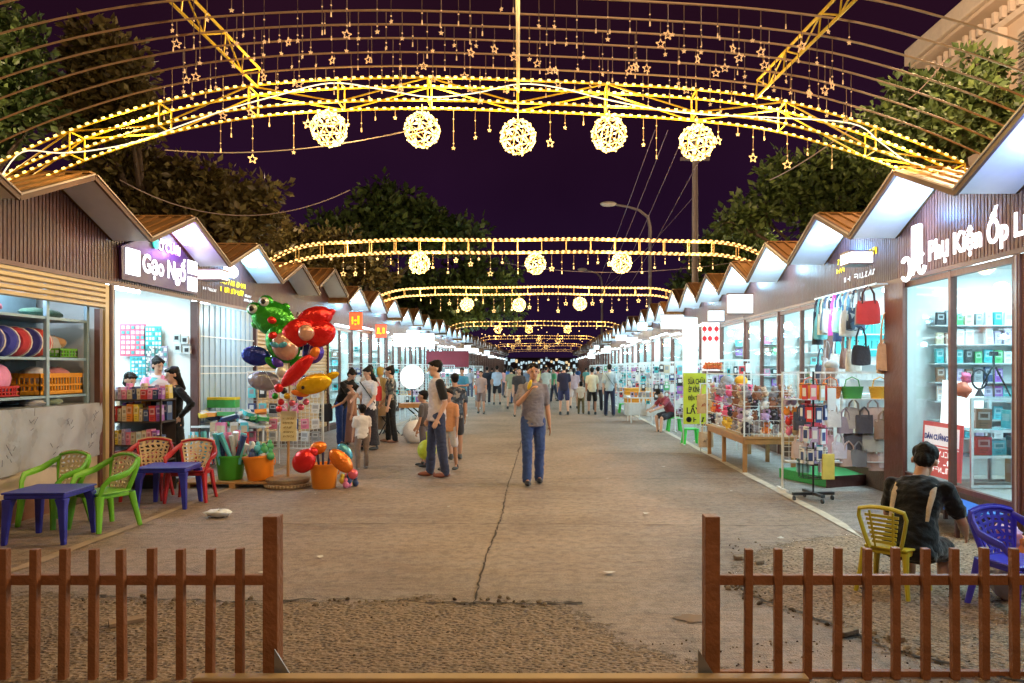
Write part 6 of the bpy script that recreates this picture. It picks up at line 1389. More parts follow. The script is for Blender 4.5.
t = thing('shopping_bag', 'large bulging white plastic shopping bag on the street', 'shopping bag', (-2.73,16.2,.0)); me = MB().ell((0,0,.24), .30,.22,.26,22,14).mesh('bag_body', mat('bag_film', (.82,.79,.80), .35, var=.2, vscale=5, bump=.9, bscale=9), smooth=True)
for v in me.vertices:
    v.co.z = max(v.co.z, .0); v.co += Vector((R.gauss(0,.01), R.gauss(0,.01), 0))
link('bag_body', me, t); MB().tube([(-.14,0,.44),(-.12,0,.58),(-.04,0,.62),(.02,0,.56),(.03,0,.47)], .02, 6, flat=.4).tube([(.14,.02,.44),(.12,.02,.56),(.06,.02,.6),(.0,.02,.56),(-.02,.02,.47)], .02, 6, flat=.4).build('handle', MATS['bag_film'], t, smooth=True)
# long low stall with mixed goods among the far right walkers
for i, (x, y) in enumerate([(3.0,22.5),(2.9,28),(-4.0,24),(-4.0,30)]):
    t = thing('goods_table', ['folding table of small goods right of the walking couple','farther table of small goods on the right','table of small goods before the far left stalls','farther table of small goods on the left'][i], 'table', (x,y,0)); MB().box(-.55,.55,-.5,.5,.72,.75).build('tabletop', WG, t)
    for a in (-.5,.5):
        for b in (-.45,.45): MB().bar((a,b,0),(a,b,.72),.03).build('leg', WG, t)
    for k in range(9): G(x-.45+k*.11, y-.3+rs.uniform(-.1,.1), .75+.07, .09, .09, .14, rs.choice(['cream','white','orange','lilac','grey']), 'goods tables in the street')
# ---- create the packaged goods: the nearest one by one, the rest as one mass
GP.sort(key=lambda g: g[0])
NEAR = 290
for g in GP[:NEAR]:
    _, x, y, z, dx, dy, dz, c, place = g; o = link('packaged_item', goods_mesh(dx, dy, dz, c), loc=(x,y,z), rot=(0, rs.uniform(-.05,.05), rs.uniform(-.18,.18))); tag(o, '%s packaged item on the %s' % (c, place), 'packaged item', 'packaged items for sale')
mb = MB(); cl = list(PAL)
for g in GP[NEAR:]:
    _, x, y, z, dx, dy, dz, c, place = g; mb.box(x-dx/2,x+dx/2,y-dy/2,y+dy/2,z-dz/2,z+dz/2,cl.index(c)); mb.box(x-dx*.3,x+dx*.3,y-dy/2-.003,y-dy/2-.0005,z-dz*.1,z+dz*.35,(0,13,5,13,0)[cl.index(c)%5])
tag(mb.build('packaged_goods', [M_(PAL[c],.35) for c in cl]), kind='stuff')
# ------------------------------------------------------------------ people
SKIN = mat('skin', (.46,.24,.15), .5, var=.08, vscale=5); SKIN2 = mat('skin_light', (.58,.34,.24), .5, var=.08, vscale=5)
HAIR = mat('hair_black', (.008,.006,.006), .6, var=.3, vscale=25, bump=.4, bscale=60, spec=.2); EYE = M_((.02,.015,.015),.3); LIP = M_((.30,.09,.07),.5)
def V(*a): return Vector(a)
def dirv(a, o, sx): a = math.radians(a); o = math.radians(o); return V(sx*math.sin(o), -math.sin(a)*math.cos(o), -math.cos(a)*math.cos(o))
def cap(mb, p0, p1, r0, r1, n=10):
    p0 = V(*p0); p1 = V(*p1); d = p1-p0; L_ = d.length
    if L_ < 1e-5: mb.ell(p0, r0, n=n, m=8); return
    d.normalize(); u = V(0,0,1) if abs(d.z) < .9 else V(1,0,0); a = d.cross(u).normalized(); b = d.cross(a); vs_ = []; K = 0
    for t_ in (-90,-60,-30,0): 
        t = math.radians(t_); r_ = r0*math.cos(t)+1e-4; c = p0+d*r0*math.sin(t); vs_ += [c+r_*(math.cos(2*PI*k/n)*a+math.sin(2*PI*k/n)*b) for k in range(n)]; K += 1
    for t_ in (0,30,60,90):
        t = math.radians(t_); r_ = r1*math.cos(t)+1e-4; c = p1+d*r1*math.sin(t); vs_ += [c+r_*(math.cos(2*PI*k/n)*a+math.sin(2*PI*k/n)*b) for k in range(n)]; K += 1
    fs = [(j*n+k, j*n+(k+1)%n, (j+1)*n+(k+1)%n, (j+1)*n+k) for j in range(K-1) for k in range(n)]+[tuple(range(n))[::-1], tuple(range((K-1)*n, K*n))]
    mb.add(vs_, fs)
from mathutils import noise as mnoise
def crease(o, vox):
    if vox > .0135: return
    me = o.data; ns = [v.normal.copy() for v in me.vertices]; sd = Vector((sum(map(ord, o.name)) % 50, 0, 0))
    for v, n in zip(me.vertices, ns):
        p = v.co; q = mnoise.noise(Vector((p.x*11, p.y*11, p.z*19))+sd); q2 = mnoise.noise(Vector((p.x*5, p.y*5, p.z*9))-sd); v.co += n*(.010*(abs(q)*-1.6+.4)+.008*q2)
def person(label, loc, rz, H=1.65, armR=((5,8),(12,4)), armL=((5,8),(12,4)), legs=((8,6),(-8,-22)), lean=0, head=(0,0), vox=.012, top=('tee',(.3,.3,.3)), bottom=('trousers',(.05,.06,.12)),
           hair='short', shoes=(.04,.04,.04), seat=None, build=1.0, skin=None, top_mat=None, bot_mat=None, headm=1.0, group=None, fingers=None, twist=0, hat=None, spread=4, hairm=None):
    k = H/1.70; skin = skin or SKIN; t = thing('person', label, 'person', loc, rz, group); bl = build
    pel = V(0,0,.95)
    up = V(0, -math.sin(math.radians(lean)), math.cos(math.radians(lean)))
    fw = V(0, -up.z, up.y) if False else V(0, -math.cos(math.radians(lean)), -math.sin(math.radians(lean)))
    sp = lambda h: pel+up*(h-.95)
    st = [(.90,.155*bl,.115*bl),(.98,.155*bl,.11*bl),(1.08,.135*bl,.10*bl),(1.18,.145*bl,.105*bl),(1.28,.16*bl,.112*bl),(1.36,.165*bl,.10*bl),(1.42,.12*bl,.075*bl)]
    rotl = Euler((math.radians(lean),0,0)).to_matrix()
    neck0, neck1 = sp(1.43), sp(1.51)+fw*.012; hc = sp(1.60)+fw*.035
    hyaw, hp = head; hr = rotl @ Euler((math.radians(hp),0,math.radians(hyaw))).to_matrix()
    hd = lambda x, y, z: hc+(hr @ V(x,y,z))*headm
    def torso(mb, e, z0=.86):
        for a, b in zip(st, st[1:]):
            for q in (0,.33,.66):
                h = a[0]+(b[0]-a[0])*q
                if h < z0: continue
                rx = a[1]+(b[1]-a[1])*q; ry = a[2]+(b[2]-a[2])*q; mb.ell(sp(h), rx+e, ry+e, .062+e*.5, 14, 8, 0, rotl)
    J = {}
    for sx, arm, nm in ((-1,armR,'R'),(1,armL,'L')):
        sh = sp(1.375)+V(sx*.165*bl,0,0); el = sh+dirv(arm[0][0],arm[0][1],sx)*.285; wr = el+dirv(arm[1][0],arm[1][1],sx)*.25; J[nm] = (sh, el, wr, (wr-el).normalized())
    for sx, lg, nm in ((-1,legs[0],'r'),(1,legs[1],'l')):
        hip = pel+V(sx*.088*bl,0,-.04); kn = hip+dirv(lg[0],spread,sx)*.42; an = kn+dirv(lg[1],spread*.3,sx)*.40; J[nm] = (hip, kn, an)
    low = min(J['r'][2].z, J['l'][2].z)
    dz = (-low+.085) if seat is None else (seat/k-.95+.10)
    off = V(0,0,dz); S = lambda p: (p+off)*k
    def bld(mb, name, mats, voxel, sm=4, par=t):
        m2 = MB(); m2.v = [S(v) for v in mb.v]; m2.f = mb.f; m2.mi = mb.mi; return link(name, remesh(m2, voxel, sm, name, mats), par)
    # body
    mb = MB(); torso(mb, 0)
    cap(mb, neck0, neck1, .058, .052); mb.ell(hd(0,.012,.025), .074*headm, .094*headm, .088*headm, 16, 12, 0, hr); mb.ell(hd(0,-.02,-.045), .056*headm, .066*headm, .07*headm, 14, 10, 0, hr)
    mb.ell(hd(0,-.055,-.088), .028*headm, .025*headm, .022*headm, 10, 8, 0, hr); cap(mb, hd(0,-.085,.012), hd(0,-.106,-.022), .010, .014); 
    for sx in (-1,1): mb.ell(hd(sx*.076,.012,-.005), .012, .02, .03, 8, 6, 0, hr)
    for nm, sx in (('R',-1),('L',1)):
        sh, el, wr, d = J[nm]; cap(mb, sh, sh.lerp(el,.35), .052*bl, .046*bl); cap(mb, sh.lerp(el,.35), el, .046*bl, .037); cap(mb, el, el.lerp(wr,.35), .037, .037); cap(mb, el.lerp(wr,.35), wr, .037, .025)
        side = V(0,1,0) if abs(d.y) < .7 else V(0,0,1); side = (side-d*side.dot(d)).normalized(); nn = d.cross(side)
        if fingers and fingers.get(nm) == 'grip': bend = 1.1
        else: bend = .25
        palm = wr+d*.045; rot = Matrix((nn, side, d)).transposed(); mb.ell(palm, .016, .038, .05, 10, 8, 0, rot)
        inward = nn if nn.dot(V(-sx,0,0)) > 0 else -nn
        for f in range(4):
            b0 = wr+d*.08+side*(.030-.020*f); L_ = (.033,.038,.036,.028)[f]; d1 = (d+inward*bend*.5).normalized(); d2 = (d+inward*bend*1.6).normalized(); b1 = b0+d1*L_; b2 = b1+d2*L_*.9
            cap(mb, b0, b1, .0095, .009, 8); cap(mb, b1, b2, .009, .0075, 8)
        tb = wr+d*.03+side*.03; cap(mb, tb, tb+(d*.5+side*.7+inward*.4).normalized()*.05, .012, .010, 8)
    for nm in 'rl':
        hip, kn, an = J[nm]; cap(mb, hip, kn, .078*bl, .052); cap(mb, kn, kn.lerp(an,.3), .05, .052*bl); cap(mb, kn.lerp(an,.3), an, .052*bl, .034); cap(mb, an, an+V(0,-.10,-.045), .034, .024)
    bld(mb, 'body', [skin], vox*.8 if vox < .02 else vox, 3)
    # face details
    if vox < .03:
        mb = MB()
        for sx in (-1,1): mb.ell(hd(sx*.031,-.086,.012), .013*headm, .006, .006*headm, 8, 6, 0, hr); mb.bar(hd(sx*.016,-.094,.033), hd(sx*.046,-.086,.034), .006, .005)
        m2 = MB(); m2.v = [S(v) for v in mb.v]; m2.f = mb.f; m2.mi = mb.mi; m2.build('eyes', EYE, t)
        mb = MB(); mb.ell(hd(0,-.084,-.052), .022, .008, .006, 10, 6, 0, hr); m2 = MB(); m2.v = [S(v) for v in mb.v]; m2.f = mb.f; m2.mi = mb.mi; m2.build('mouth', LIP, t)
    # hair
    mb = MB(); e = .012
    mb.ell(hd(0,.030,.052), (.072+e)*headm, (.088+e)*headm, (.066+e)*headm, 16, 12, 0, hr)
    if hair != 'short': mb.ell(hd(0,.04,.0), .078*headm, .085*headm, .09*headm, 14, 10, 0, hr)
    else: mb.ell(hd(0,.05,-.0), .070*headm, .066*headm, .07*headm, 14, 10, 0, hr)
    for sx in (-1,1): mb.ell(hd(sx*.038,-.040,.084), .034*headm, .04*headm, .022*headm, 10, 8, 0, hr)
    if hair == 'bun': mb.ell(hd(0,.085,.10), .042, .042, .042, 12, 10)
    if hair == 'long': 
        for sx in (-1,0,1): cap(mb, hd(sx*.045,.06,-.02), hd(sx*.045,.085,-.22)+V(0,.01,0), .045, .035)
    if hair == 'pony': cap(mb, hd(0,.10,.03), hd(0,.16,-.05), .03, .035); cap(mb, hd(0,.16,-.05), hd(0,.14,-.2), .035, .02)
    if hair == 'bob': mb.ell(hd(0,.03,-.05), .088*headm, .085*headm, .06*headm, 12, 10, 0, hr)
    ho = bld(mb, 'hair', [hairm or HAIR], max(vox*.8,.009), 2)
    if vox < .0135:
        for v, n_ in [(v, v.normal.copy()) for v in ho.data.vertices]: v.co += n_*.009*mnoise.noise(Vector((v.co.x*38, v.co.y*38, v.co.z*14)))
    if hat: mb = MB(); mb.ell(hd(0,.02,.06), .1, .115, .085, 14, 10, 0, hr); mb.ell(hd(0,-.1,.045), .07, .07, .012, 12, 6, 0, hr); bld(mb, 'hat', [cloth(hat)], max(vox*.8,.01), 2)
    # top
    kind, c = top; m = top_mat or cloth(c); mb = MB(); torso(mb, .014, .86 if kind != 'long' else .8)
    R0 = []; 
    for h, rx, ry in ((.835,.172,.130),(.90,.170,.130),(1.0,.168,.124),(1.12,.152,.116)):
        R0 += [sp(h)+rotl @ V(rx*bl*math.cos(a_), ry*bl*math.sin(a_), 0) for a_ in [2*PI*q_/20 for q_ in range(20)]]
    mb.add(R0, [tuple(range(20))[::-1], tuple(range(60,80))]+[(j_*20+q_, j_*20+(q_+1)%20, (j_+1)*20+(q_+1)%20, (j_+1)*20+q_) for j_ in range(3) for q_ in range(20)])
    mb.ell(sp(1.405), .115*bl, .085*bl, .045, 14, 8, 0, rotl)
    frac = {'tee':.68,'tank':.0,'sleeve':1,'polo':.72,'long':1,'loose':.8}.get(kind,.7)
    for nm in 'RL':
        sh, el, wr, d = J[nm]
        if frac: 
            w1 = .060*bl if kind != 'loose' else .075; cap(mb, sh, sh.lerp(el, frac if frac < 1 else 1), .062*bl, w1 if frac < 1 else .05)
            if frac == 1: cap(mb, el, el.lerp(wr,.9), .05, .038)
        else: cap(mb, sh-V(0,0,.0), sh, .055*bl, .055*bl)
    crease(bld(mb, 'shirt', [m], max(vox,.012), 3), vox)
    kindb, cb = bottom; m = bot_mat or cloth(cb); mb = MB()
    for h, rx, ry in ((.98,.150,.112),(.92,.165,.124),(.87,.165,.125)): mb.ell(sp(h), rx*bl, ry*bl, .06, 14, 8, 0, rotl if seat is None else None)
    if kindb in ('trousers','shorts'):
        fr = 1.0 if kindb == 'trousers' else 0
        for nm in 'rl':
            hip, kn, an = J[nm]
            if fr: cap(mb, hip, kn, .098*bl, .074); cap(mb, kn, an-V(0,0,.01), .074, .066)
            else: cap(mb, hip, hip.lerp(kn,.82), .095*bl, .088*bl)
    else:
        end = .45 if kindb == 'skirt' else .12; rr_ = .20 if kindb == 'skirt' else .24
        mb.lathe([(0,end),(rr_*bl,end),(.165*bl,.9),(.145*bl,1.0),(0,1.0)], (pel.x,pel.y,0), 20, sy=.8)
    if vox < .014 and kindb == 'trousers': pass
    tr_ = bld(mb, 'trousers' if kindb == 'trousers' else 'shorts' if kindb == 'shorts' else 'skirt', [m], max(vox,.012), 4)
    crease(tr_, vox)
    for nm in 'rl':
        hip, kn, an = J[nm]; mb = MB(); mb.ell(an+V(0,-.055,-.045), .046, .135, .038, 12, 8); cap(mb, an+V(0,.01,-.03), an+V(0,0,.01), .045, .04)
        m2 = MB(); m2.v = [S(v) for v in mb.v]; m2.f = mb.f; m2.mi = mb.mi
        for v in m2.v: v.z = max(v.z, .004 if seat is None else v.z)
        link('shoe', m2.mesh('shoe', M_(shoes,.45), smooth=True), t)
    J['S'] = S; J['hd'] = hd; J['root'] = t; J['sp'] = sp; return t, J
def gp(px, py): Y = GY(py); return (XA(px,Y), Y, 0)
# the man walking towards the camera, eating
t, J = person('man in a grey T-shirt and jeans walking to the camera, eating', gp(533,484), .16, 1.66, armR=((38,14),(148,-34)), armL=((-6,10),(6,6)), legs=((14,2),(-2,-14)), spread=1.5, head=(0,4), vox=.0095, top=('polo',(.19,.17,.20)), bottom=('trousers',(.035,.065,.19)), shoes=(.015,.015,.02), build=.98, fingers={'R':'grip'})
S = J['S']; hw = S(J['R'][2]+J['R'][3]*.09); o = MB().ell((0,0,0), .026,.026,.075,12,10).build('corn_snack', mat('snack_yellow', (.85,.55,.03), .5, var=.2, vscale=40), smooth=True); o.parent = None
W_ = Matrix.Translation(t.location); o.location = t.location+hw+V(.0,-.02,.03); o.rotation_euler = (.3,.35,0); tag(o, 'yellow snack held to the mouth of the grey shirted man', 'snack')
# the man in the white polo
WP = cloth((.62,.52,.50))
t, J = person('man in a white polo with black sleeves and dark jeans, hand in pocket', gp(437,477), math.radians(-68), 1.70, armR=((-12,6),(30,-4)), armL=((-14,10),(26,0)), legs=((7,3),(-5,-8)), head=(-6,8), vox=.010, top=('polo',(.62,.52,.50)), bottom=('trousers',(.035,.045,.10)), shoes=(.20,.06,.035), top_mat=WP, build=1.04, skin=SKIN2)
S = J['S']; BKC = cloth((.015,.014,.016))
for nm in 'RL':
    mb = MB(); sh, el, wr, d = J[nm]; cap(mb, sh+V(0,0,.012), sh.lerp(el,.70), .070, .067); m2 = MB(); m2.v = [S(v) for v in mb.v]; m2.f = mb.f; m2.mi = mb.mi; link('sleeve', remesh(m2, .012, 3, 'sleeve', [BKC]), t)
tag(MB().tube([(.0,.0,0)], .01) and MB().cone((-.02,0,0),(.02,0,0),.033,n=12).build('wristwatch', BK, t, loc=S(J['R'][2])), None)
person('child with dark hair standing left of the man in the polo', gp(424,467), math.radians(-100), 1.22, legs=((6,4),(-6,-8)), vox=.014, top=('tee',(.10,.09,.10)), bottom=('shorts',(.15,.13,.16)), headm=1.15, armR=((25,5),(30,0)))
t = thing('toy_ball_bag', 'yellow green net bag with a ball held beside the polo man', 'net bag', PX(427,450,11.7)); MB().ell((0,0,0),.15,.13,.16,16,12).build('ball', mat('ball_lime', (.55,.65,.05), .4, var=.3, vscale=12), t, smooth=True); MB().tube([(0,0,.15),(-.01,0,.28)], .012).build('handle', MATS['ball_lime'], t)
person('child in an orange top and white shorts behind the polo man', gp(449,470), math.radians(-20), 1.25, legs=((6,4),(-6,-8)), vox=.014, top=('tee',(.60,.28,.14)), bottom=('shorts',(.60,.56,.58)), headm=1.15)
PAT = pattern_mat('shirt_pattern_dark', (.02,.025,.04), (.06,.08,.11), (.25,.22,.2), 22)
person('boy in a dark patterned shirt just right of the polo man', (XA(455,13.2),13.2,0), math.radians(200), 1.5, vox=.016, top=('tee',(.05,.05,.07)), top_mat=PAT, bottom=('shorts',(.04,.04,.05)))
# group of women on the left
person('woman with a hair bun in black top and jeans bending forward', (XA(342,15.9),15.9,0), math.radians(60), 1.62, armR=((50,6),(70,-12)), armL=((45,6),(75,-6)), legs=((6,2),(-2,-6)), lean=24, head=(0,18), vox=.013, top=('loose',(.005,.005,.006)), bottom=('trousers',(.02,.05,.20)), hair='bun', shoes=(.15,.08,.06), skin=SKIN2)
bag((XA(326,15.7),15.7,.80+.35), .26, .36, .14, cloth((.02,.02,.025)), 'black bag hanging from the arm of the bending woman', .3, 'slouch', .3, group=None)
person('young woman in white school shirt and long dark skirt looking down', (XA(369,14.8),14.8,0), math.radians(-35), 1.60, armR=((30,10),(70,-25)), armL=((10,8),(45,-5)), legs=((4,2),(-4,-6)), head=(-15,22), vox=.012, top=('tee',(.70,.66,.68)), bottom=('longskirt',(.025,.022,.03)), hair='long', skin=SKIN2)
o = MB().bar((-.13,-.16,1.42),(.15,-.10,1.0),.035,.02).build('lanyard_strap', BK, loc=(XA(369,14.8),14.75,-.08)); tag(o, 'dark strap crossing the white school shirt', 'strap')
person('small boy in a white T-shirt and grey shorts standing in front', gp(362,469), math.radians(-150), 1.0, legs=((6,2),(-4,-8)), vox=.012, top=('tee',(.72,.69,.68)), bottom=('trousers',(.20,.15,.13)), headm=1.3, skin=SKIN2, shoes=(.3,.28,.28), head=(10,-4), build=1.1)
person('girl in a brown dress between the bending woman and the school shirt', (XA(352,15.6),15.6,0), math.radians(-60), 1.32, armR=((40,5),(70,-20)), vox=.014, top=('tank',(.35,.16,.09)), bottom=('longskirt',(.22,.10,.07)), hair='bun', headm=1.08, head=(0,20))
person('man in a white shirt behind the young woman, facing away', (XA(370,17.8),17.8,0), math.radians(190), 1.66, vox=.016, top=('tee',(.62,.58,.58)), bottom=('trousers',(.05,.05,.06)))
person('woman with a mustard yellow headscarf at the glass stall', (XA(380,18.6),18.6,0), math.radians(150), 1.62, vox=.016, top=('loose',(.40,.30,.14)), bottom=('longskirt',(.3,.2,.12)), hair='bob', hairm=cloth((.50,.34,.08)))
PAT2 = pattern_mat('blouse_pattern_leaf', (.03,.035,.045), (.10,.12,.12), (.30,.26,.22), 18)
person('woman in a dark patterned blouse and black trousers, hair tied', (XA(391,16.3),16.3,0), math.radians(-75), 1.62, armR=((10,6),(35,-5)), legs=((5,2),(-4,-8)), head=(0,14), vox=.013, top=('loose',(.1,.1,.1)), top_mat=PAT2, bottom=('trousers',(.012,.012,.014)), hair='bun', skin=SKIN2, shoes=(.25,.12,.08))
bag((XA(377,16.2),16.2,1.32), .2, .3, .12, cloth((.6,.04,.04)), 'red shoulder bag between the school shirt and patterned blouse', .3, 'tote', .12, group=None)
# women at the lit stall
TD = pattern_mat('tiedye', (.15,.50,.60), (.60,.55,.62), (.65,.25,.45), 5)
person('woman in a pastel tie dye shirt standing inside the lit left stall', (-5.68,11.15,.12), math.radians(35), 1.62, armR=((30,8),(80,-25)), armL=((30,8),(80,-25)), head=(20,20), vox=.011, top=('loose',(.4,.5,.6)), top_mat=TD, bottom=('trousers',(.2,.05,.15)), hair='bun', skin=SKIN2)
person('woman in a long black dress and face mask, hand on her hip', (-5.17,10.6,0), math.radians(-35), 1.60, armR=((20,10),(80,-25)), armL=((-20,42),(30,-30)), legs=((4,2),(-4,-6)), head=(-8,14), vox=.011, top=('sleeve',(.004,.004,.007)), bottom=('longskirt',(.004,.004,.006)), hair='long', skin=SKIN2, build=.9)
person('seated shop girl with dark hair behind the cosmetics shelf', (-5.72,10.45,.12), math.radians(60), 1.55, seat=.62, legs=((80,0),(80,0)), armR=((40,8),(85,-10)), armL=((40,8),(85,-10)), head=(0,22), vox=.013, top=('tee',(.55,.42,.30)), bottom=('trousers',(.05,.05,.06)), hair='bob', skin=SKIN2)
o = MB().box(-.17,.17,-.17,.17,0,.48).build('seat_block', WOOD, loc=(-5.75,10.45,.125), bevel=.01); tag(o, 'wooden stool block under the seated shop girl', 'stool')
# sitting man on the yellow chair
t, J = person('man in a black T-shirt with pale stripes sitting on the yellow chair', (2.64,5.5,0), math.radians(138), 1.70, headm=1.08, seat=.245, legs=((80,-4),(84,4)), armR=((28,16),(60,-6)), armL=((28,16),(60,-6)), lean=30, head=(14,4), vox=.009, top=('tee',(.005,.005,.007)), bottom=('shorts',(.007,.007,.009)), shoes=(.02,.02,.02), build=1.10, hair='short')
S = J['S']; CRM = cloth((.52,.42,.30)); sp = J['sp']
for sx in (-1,1):
    sh, el, wr, d = J['R' if sx < 0 else 'L']
    pts = [sp(1.44)+V(sx*.10,.02,.0), sp(1.405)+V(sx*.125,.075,.01), sp(1.34)+V(sx*.13,.115,0), sp(1.24)+V(sx*.125,.135,0), sp(1.14)+V(sx*.125,.128,0)]
    MB().tube([S(p) for p in pts], [.014,.02,.022,.018,.012], 8, flat=.4).build('sleeve_stripe', CRM, t, smooth=True)
    hip, kn, an = J['r' if sx < 0 else 'l']; pts = [hip.lerp(kn,q)+V(sx*.085,0,.02) for q in (.25,.5,.8)]; MB().tube([S(p) for p in pts], .006, 5).build('shorts_stripe', cloth((.6,.6,.6)), t)
# seated boy far right by the signboard
person('boy in a dark red shirt sitting bent over beside the repair signboard', (XA(671,19.2),19.2,0), math.radians(-62), 1.55, seat=.40, legs=((78,-8),(74,6)), armR=((45,5),(70,-15)), armL=((45,5),(70,-15)), lean=34, head=(0,34), vox=.013, top=('tee',(.25,.04,.06)), bottom=('shorts',(.03,.03,.04)), skin=SKIN2)
# partly visible woman inside the stall at the right edge
person('woman in a grey violet dress at the right edge inside the stall', (4.98,7.12,.29), math.radians(-60), 1.6, vox=.013, top=('tee',(.40,.16,.15)), bottom=('skirt',(.28,.22,.36)), hair='long')
# walkers: (px, feet y, height m, yaw, top, bottom, hair, label)
WK = [(462,418,1.60,0,('tee',(.06,.26,.42)),('shorts',(.02,.03,.07)),'short','boy in a sky blue shirt with folded arms facing the camera'),
(481,414,1.5,0,('tee',(.30,.24,.25)),('shorts',(.2,.15,.15)),'bob','child just right of the sky blue shirt'),
(478,409,1.15,0,('tee',(.75,.10,.05)),('shorts',(.3,.3,.3)),'short','small child in a bright red orange top'),
(487,404,1.65,180,('tee',(.02,.02,.03)),('trousers',(.02,.02,.03)),'short','walker all in black left of the white and blue shirt'),
(497,405,1.70,180,('tee',(.45,.55,.70)),('shorts',(.015,.015,.02)),'short','walker in a white and blue shirt and black shorts'),
(511,409,1.62,185,('tee',(.25,.28,.20)),('shorts',(.55,.42,.34)),'bun','woman in an olive top and cream shorts left of the eating man'),
(519,418,1.62,0,('tee',(.05,.05,.06)),('shorts',(.35,.20,.15)),'bob','woman in a black top partly behind the eating man'),
(546,404,1.66,180,('tee',(.60,.62,.55)),('trousers',(.3,.28,.25)),'short','walker in a cream shirt right behind the eating man'),
(553,400,1.62,180,('tee',(.35,.33,.30)),('trousers',(.25,.22,.2)),'bob','walker in a taupe shirt right of the cream shirt'),
(564,415,1.70,178,('tee',(.018,.02,.055)),('shorts',(.03,.04,.12)),'short','man in a navy printed T-shirt and blue shorts walking away'),
(574,409,1.60,182,('loose',(.50,.40,.48)),('shorts',(.6,.5,.5)),'pony','woman in a pale pink top beside the navy T-shirt'),
(581,414,1.12,180,('tee',(.60,.56,.50)),('trousers',(.14,.11,.05)),'bob','child in a white shirt and khaki trousers walking away'),
(592,415,1.62,180,('tee',(.55,.56,.46)),('shorts',(.012,.012,.015)),'short','woman in a cream shirt and black shorts walking away'),
(598,411,1.66,178,('tee',(.30,.25,.22)),('trousers',(.03,.03,.04)),'short','person in brown half hidden behind the cream shirt'),
(609.5,416,1.72,182,('loose',(.42,.52,.58)),('trousers',(.015,.02,.05)),'short','man in a pale blue shirt with a shoulder strap, rightmost walker'),
(628,395,1.6,90,('tee',(.03,.03,.04)),('trousers',(.02,.02,.02)),'short','dark dressed person near the white wire racks on the right'),
(634,399,1.55,200,('tee',(.15,.08,.2)),('trousers',(.1,.1,.1)),'long','person in purple near the white wire racks on the right'),
(470,398,1.6,0,('tee',(.4,.4,.45)),('trousers',(.1,.1,.15)),'short','grey shirted walker far down on the left'),
(505,396,1.6,180,('tee',(.6,.3,.3)),('trousers',(.1,.1,.15)),'long','walker in a rose top far down the street'),
(527,396,1.6,180,('tee',(.15,.2,.3)),('trousers',(.1,.1,.15)),'short','walker in slate blue far down the street behind the eating man'),
(537,394,1.6,0,('tee',(.65,.6,.3)),('trousers',(.2,.1,.1)),'bob','walker in pale yellow far down the street'),
(560,394,1.65,180,('tee',(.5,.1,.1)),('trousers',(.1,.1,.15)),'short','walker in dark red far down the street'),
(570,392,1.6,0,('tee',(.7,.7,.7)),('trousers',(.1,.1,.15)),'long','walker in white far down, centre right'),
(586,393,1.6,180,('tee',(.1,.3,.3)),('trousers',(.1,.1,.1)),'short','walker in teal far down, centre right'),
(603,394,1.6,180,('tee',(.7,.35,.05)),('trousers',(.1,.1,.1)),'short','walker in orange far down on the right'),
(618,396,1.6,0,('tee',(.35,.35,.4)),('trousers',(.1,.1,.1)),'bob','walker in grey far down on the right'),
(492,391,1.6,180,('tee',(.05,.05,.06)),('trousers',(.1,.1,.1)),'short','black dressed walker very far down, left of centre'),
(515,389,1.6,0,('tee',(.6,.55,.5)),('trousers',(.1,.1,.1)),'long','beige dressed walker very far down, left of centre'),
(545,388,1.6,180,('tee',(.3,.1,.2)),('trousers',(.1,.1,.1)),'short','plum dressed walker very far down in the centre'),
(577,388,1.6,180,('tee',(.7,.7,.75)),('trousers',(.1,.1,.1)),'short','white dressed walker very far down, right of centre'),
(457,397,1.55,60,('tee',(.1,.35,.3)),('trousers',(.1,.1,.1)),'long','green dressed person by the far left stalls'),
(447,402,1.6,90,('tee',(.55,.5,.5)),('trousers',(.05,.05,.08)),'short','pale shirted person half behind the boy in the dark pattern'),
(596,390,1.6,180,('tee',(.4,.1,.4)),('trousers',(.1,.1,.1)),'short','violet dressed walker very far down on the right'),
(612,390,1.6,180,('tee',(.06,.06,.1)),('trousers',(.1,.1,.1)),'bob','dark dressed walker very far down on the right')]
rp = random.Random(9)
for i, (px, fy, H, yaw, top, bot, hr_, lab) in enumerate(WK):
    Y = GY(fy); far = Y > 30; a = rp.uniform(8,16); sgn = rp.choice((-1,1))
    aR, aL = ((rp.uniform(-12,12),8),(rp.uniform(5,30),2)), ((rp.uniform(-12,12),8),(rp.uniform(5,30),2))
    if i == 0: aR, aL = ((25,10),(95,-70)), ((25,10),(90,-68))
    if i == 2: aR, aL = ((40,10),(100,-40)), ((40,10),(100,-40))
    person(lab, (XA(px,Y),Y,0), math.radians(yaw+rp.uniform(-8,8)), H, armR=aR, armL=aL, legs=((a*sgn,a*sgn-6),(-a*sgn,-a*sgn-10)), vox=.035 if far else .02, top=top, bottom=bot, hair=hr_, headm=1.2 if H < 1.3 else 1.0, skin=rp.choice((SKIN,SKIN2)), shoes=rp.choice(((.03,.03,.03),(.5,.5,.5),(.2,.1,.07))))
o = MB().bar((-.15,.13,1.42),(.14,.13,1.0),.03,.012).build('shoulder_strap', BK, loc=(XA(609.5,GY(416)),GY(416)-.27,0)); tag(o, 'dark shoulder strap across the pale blue shirt of the rightmost walker', 'strap')

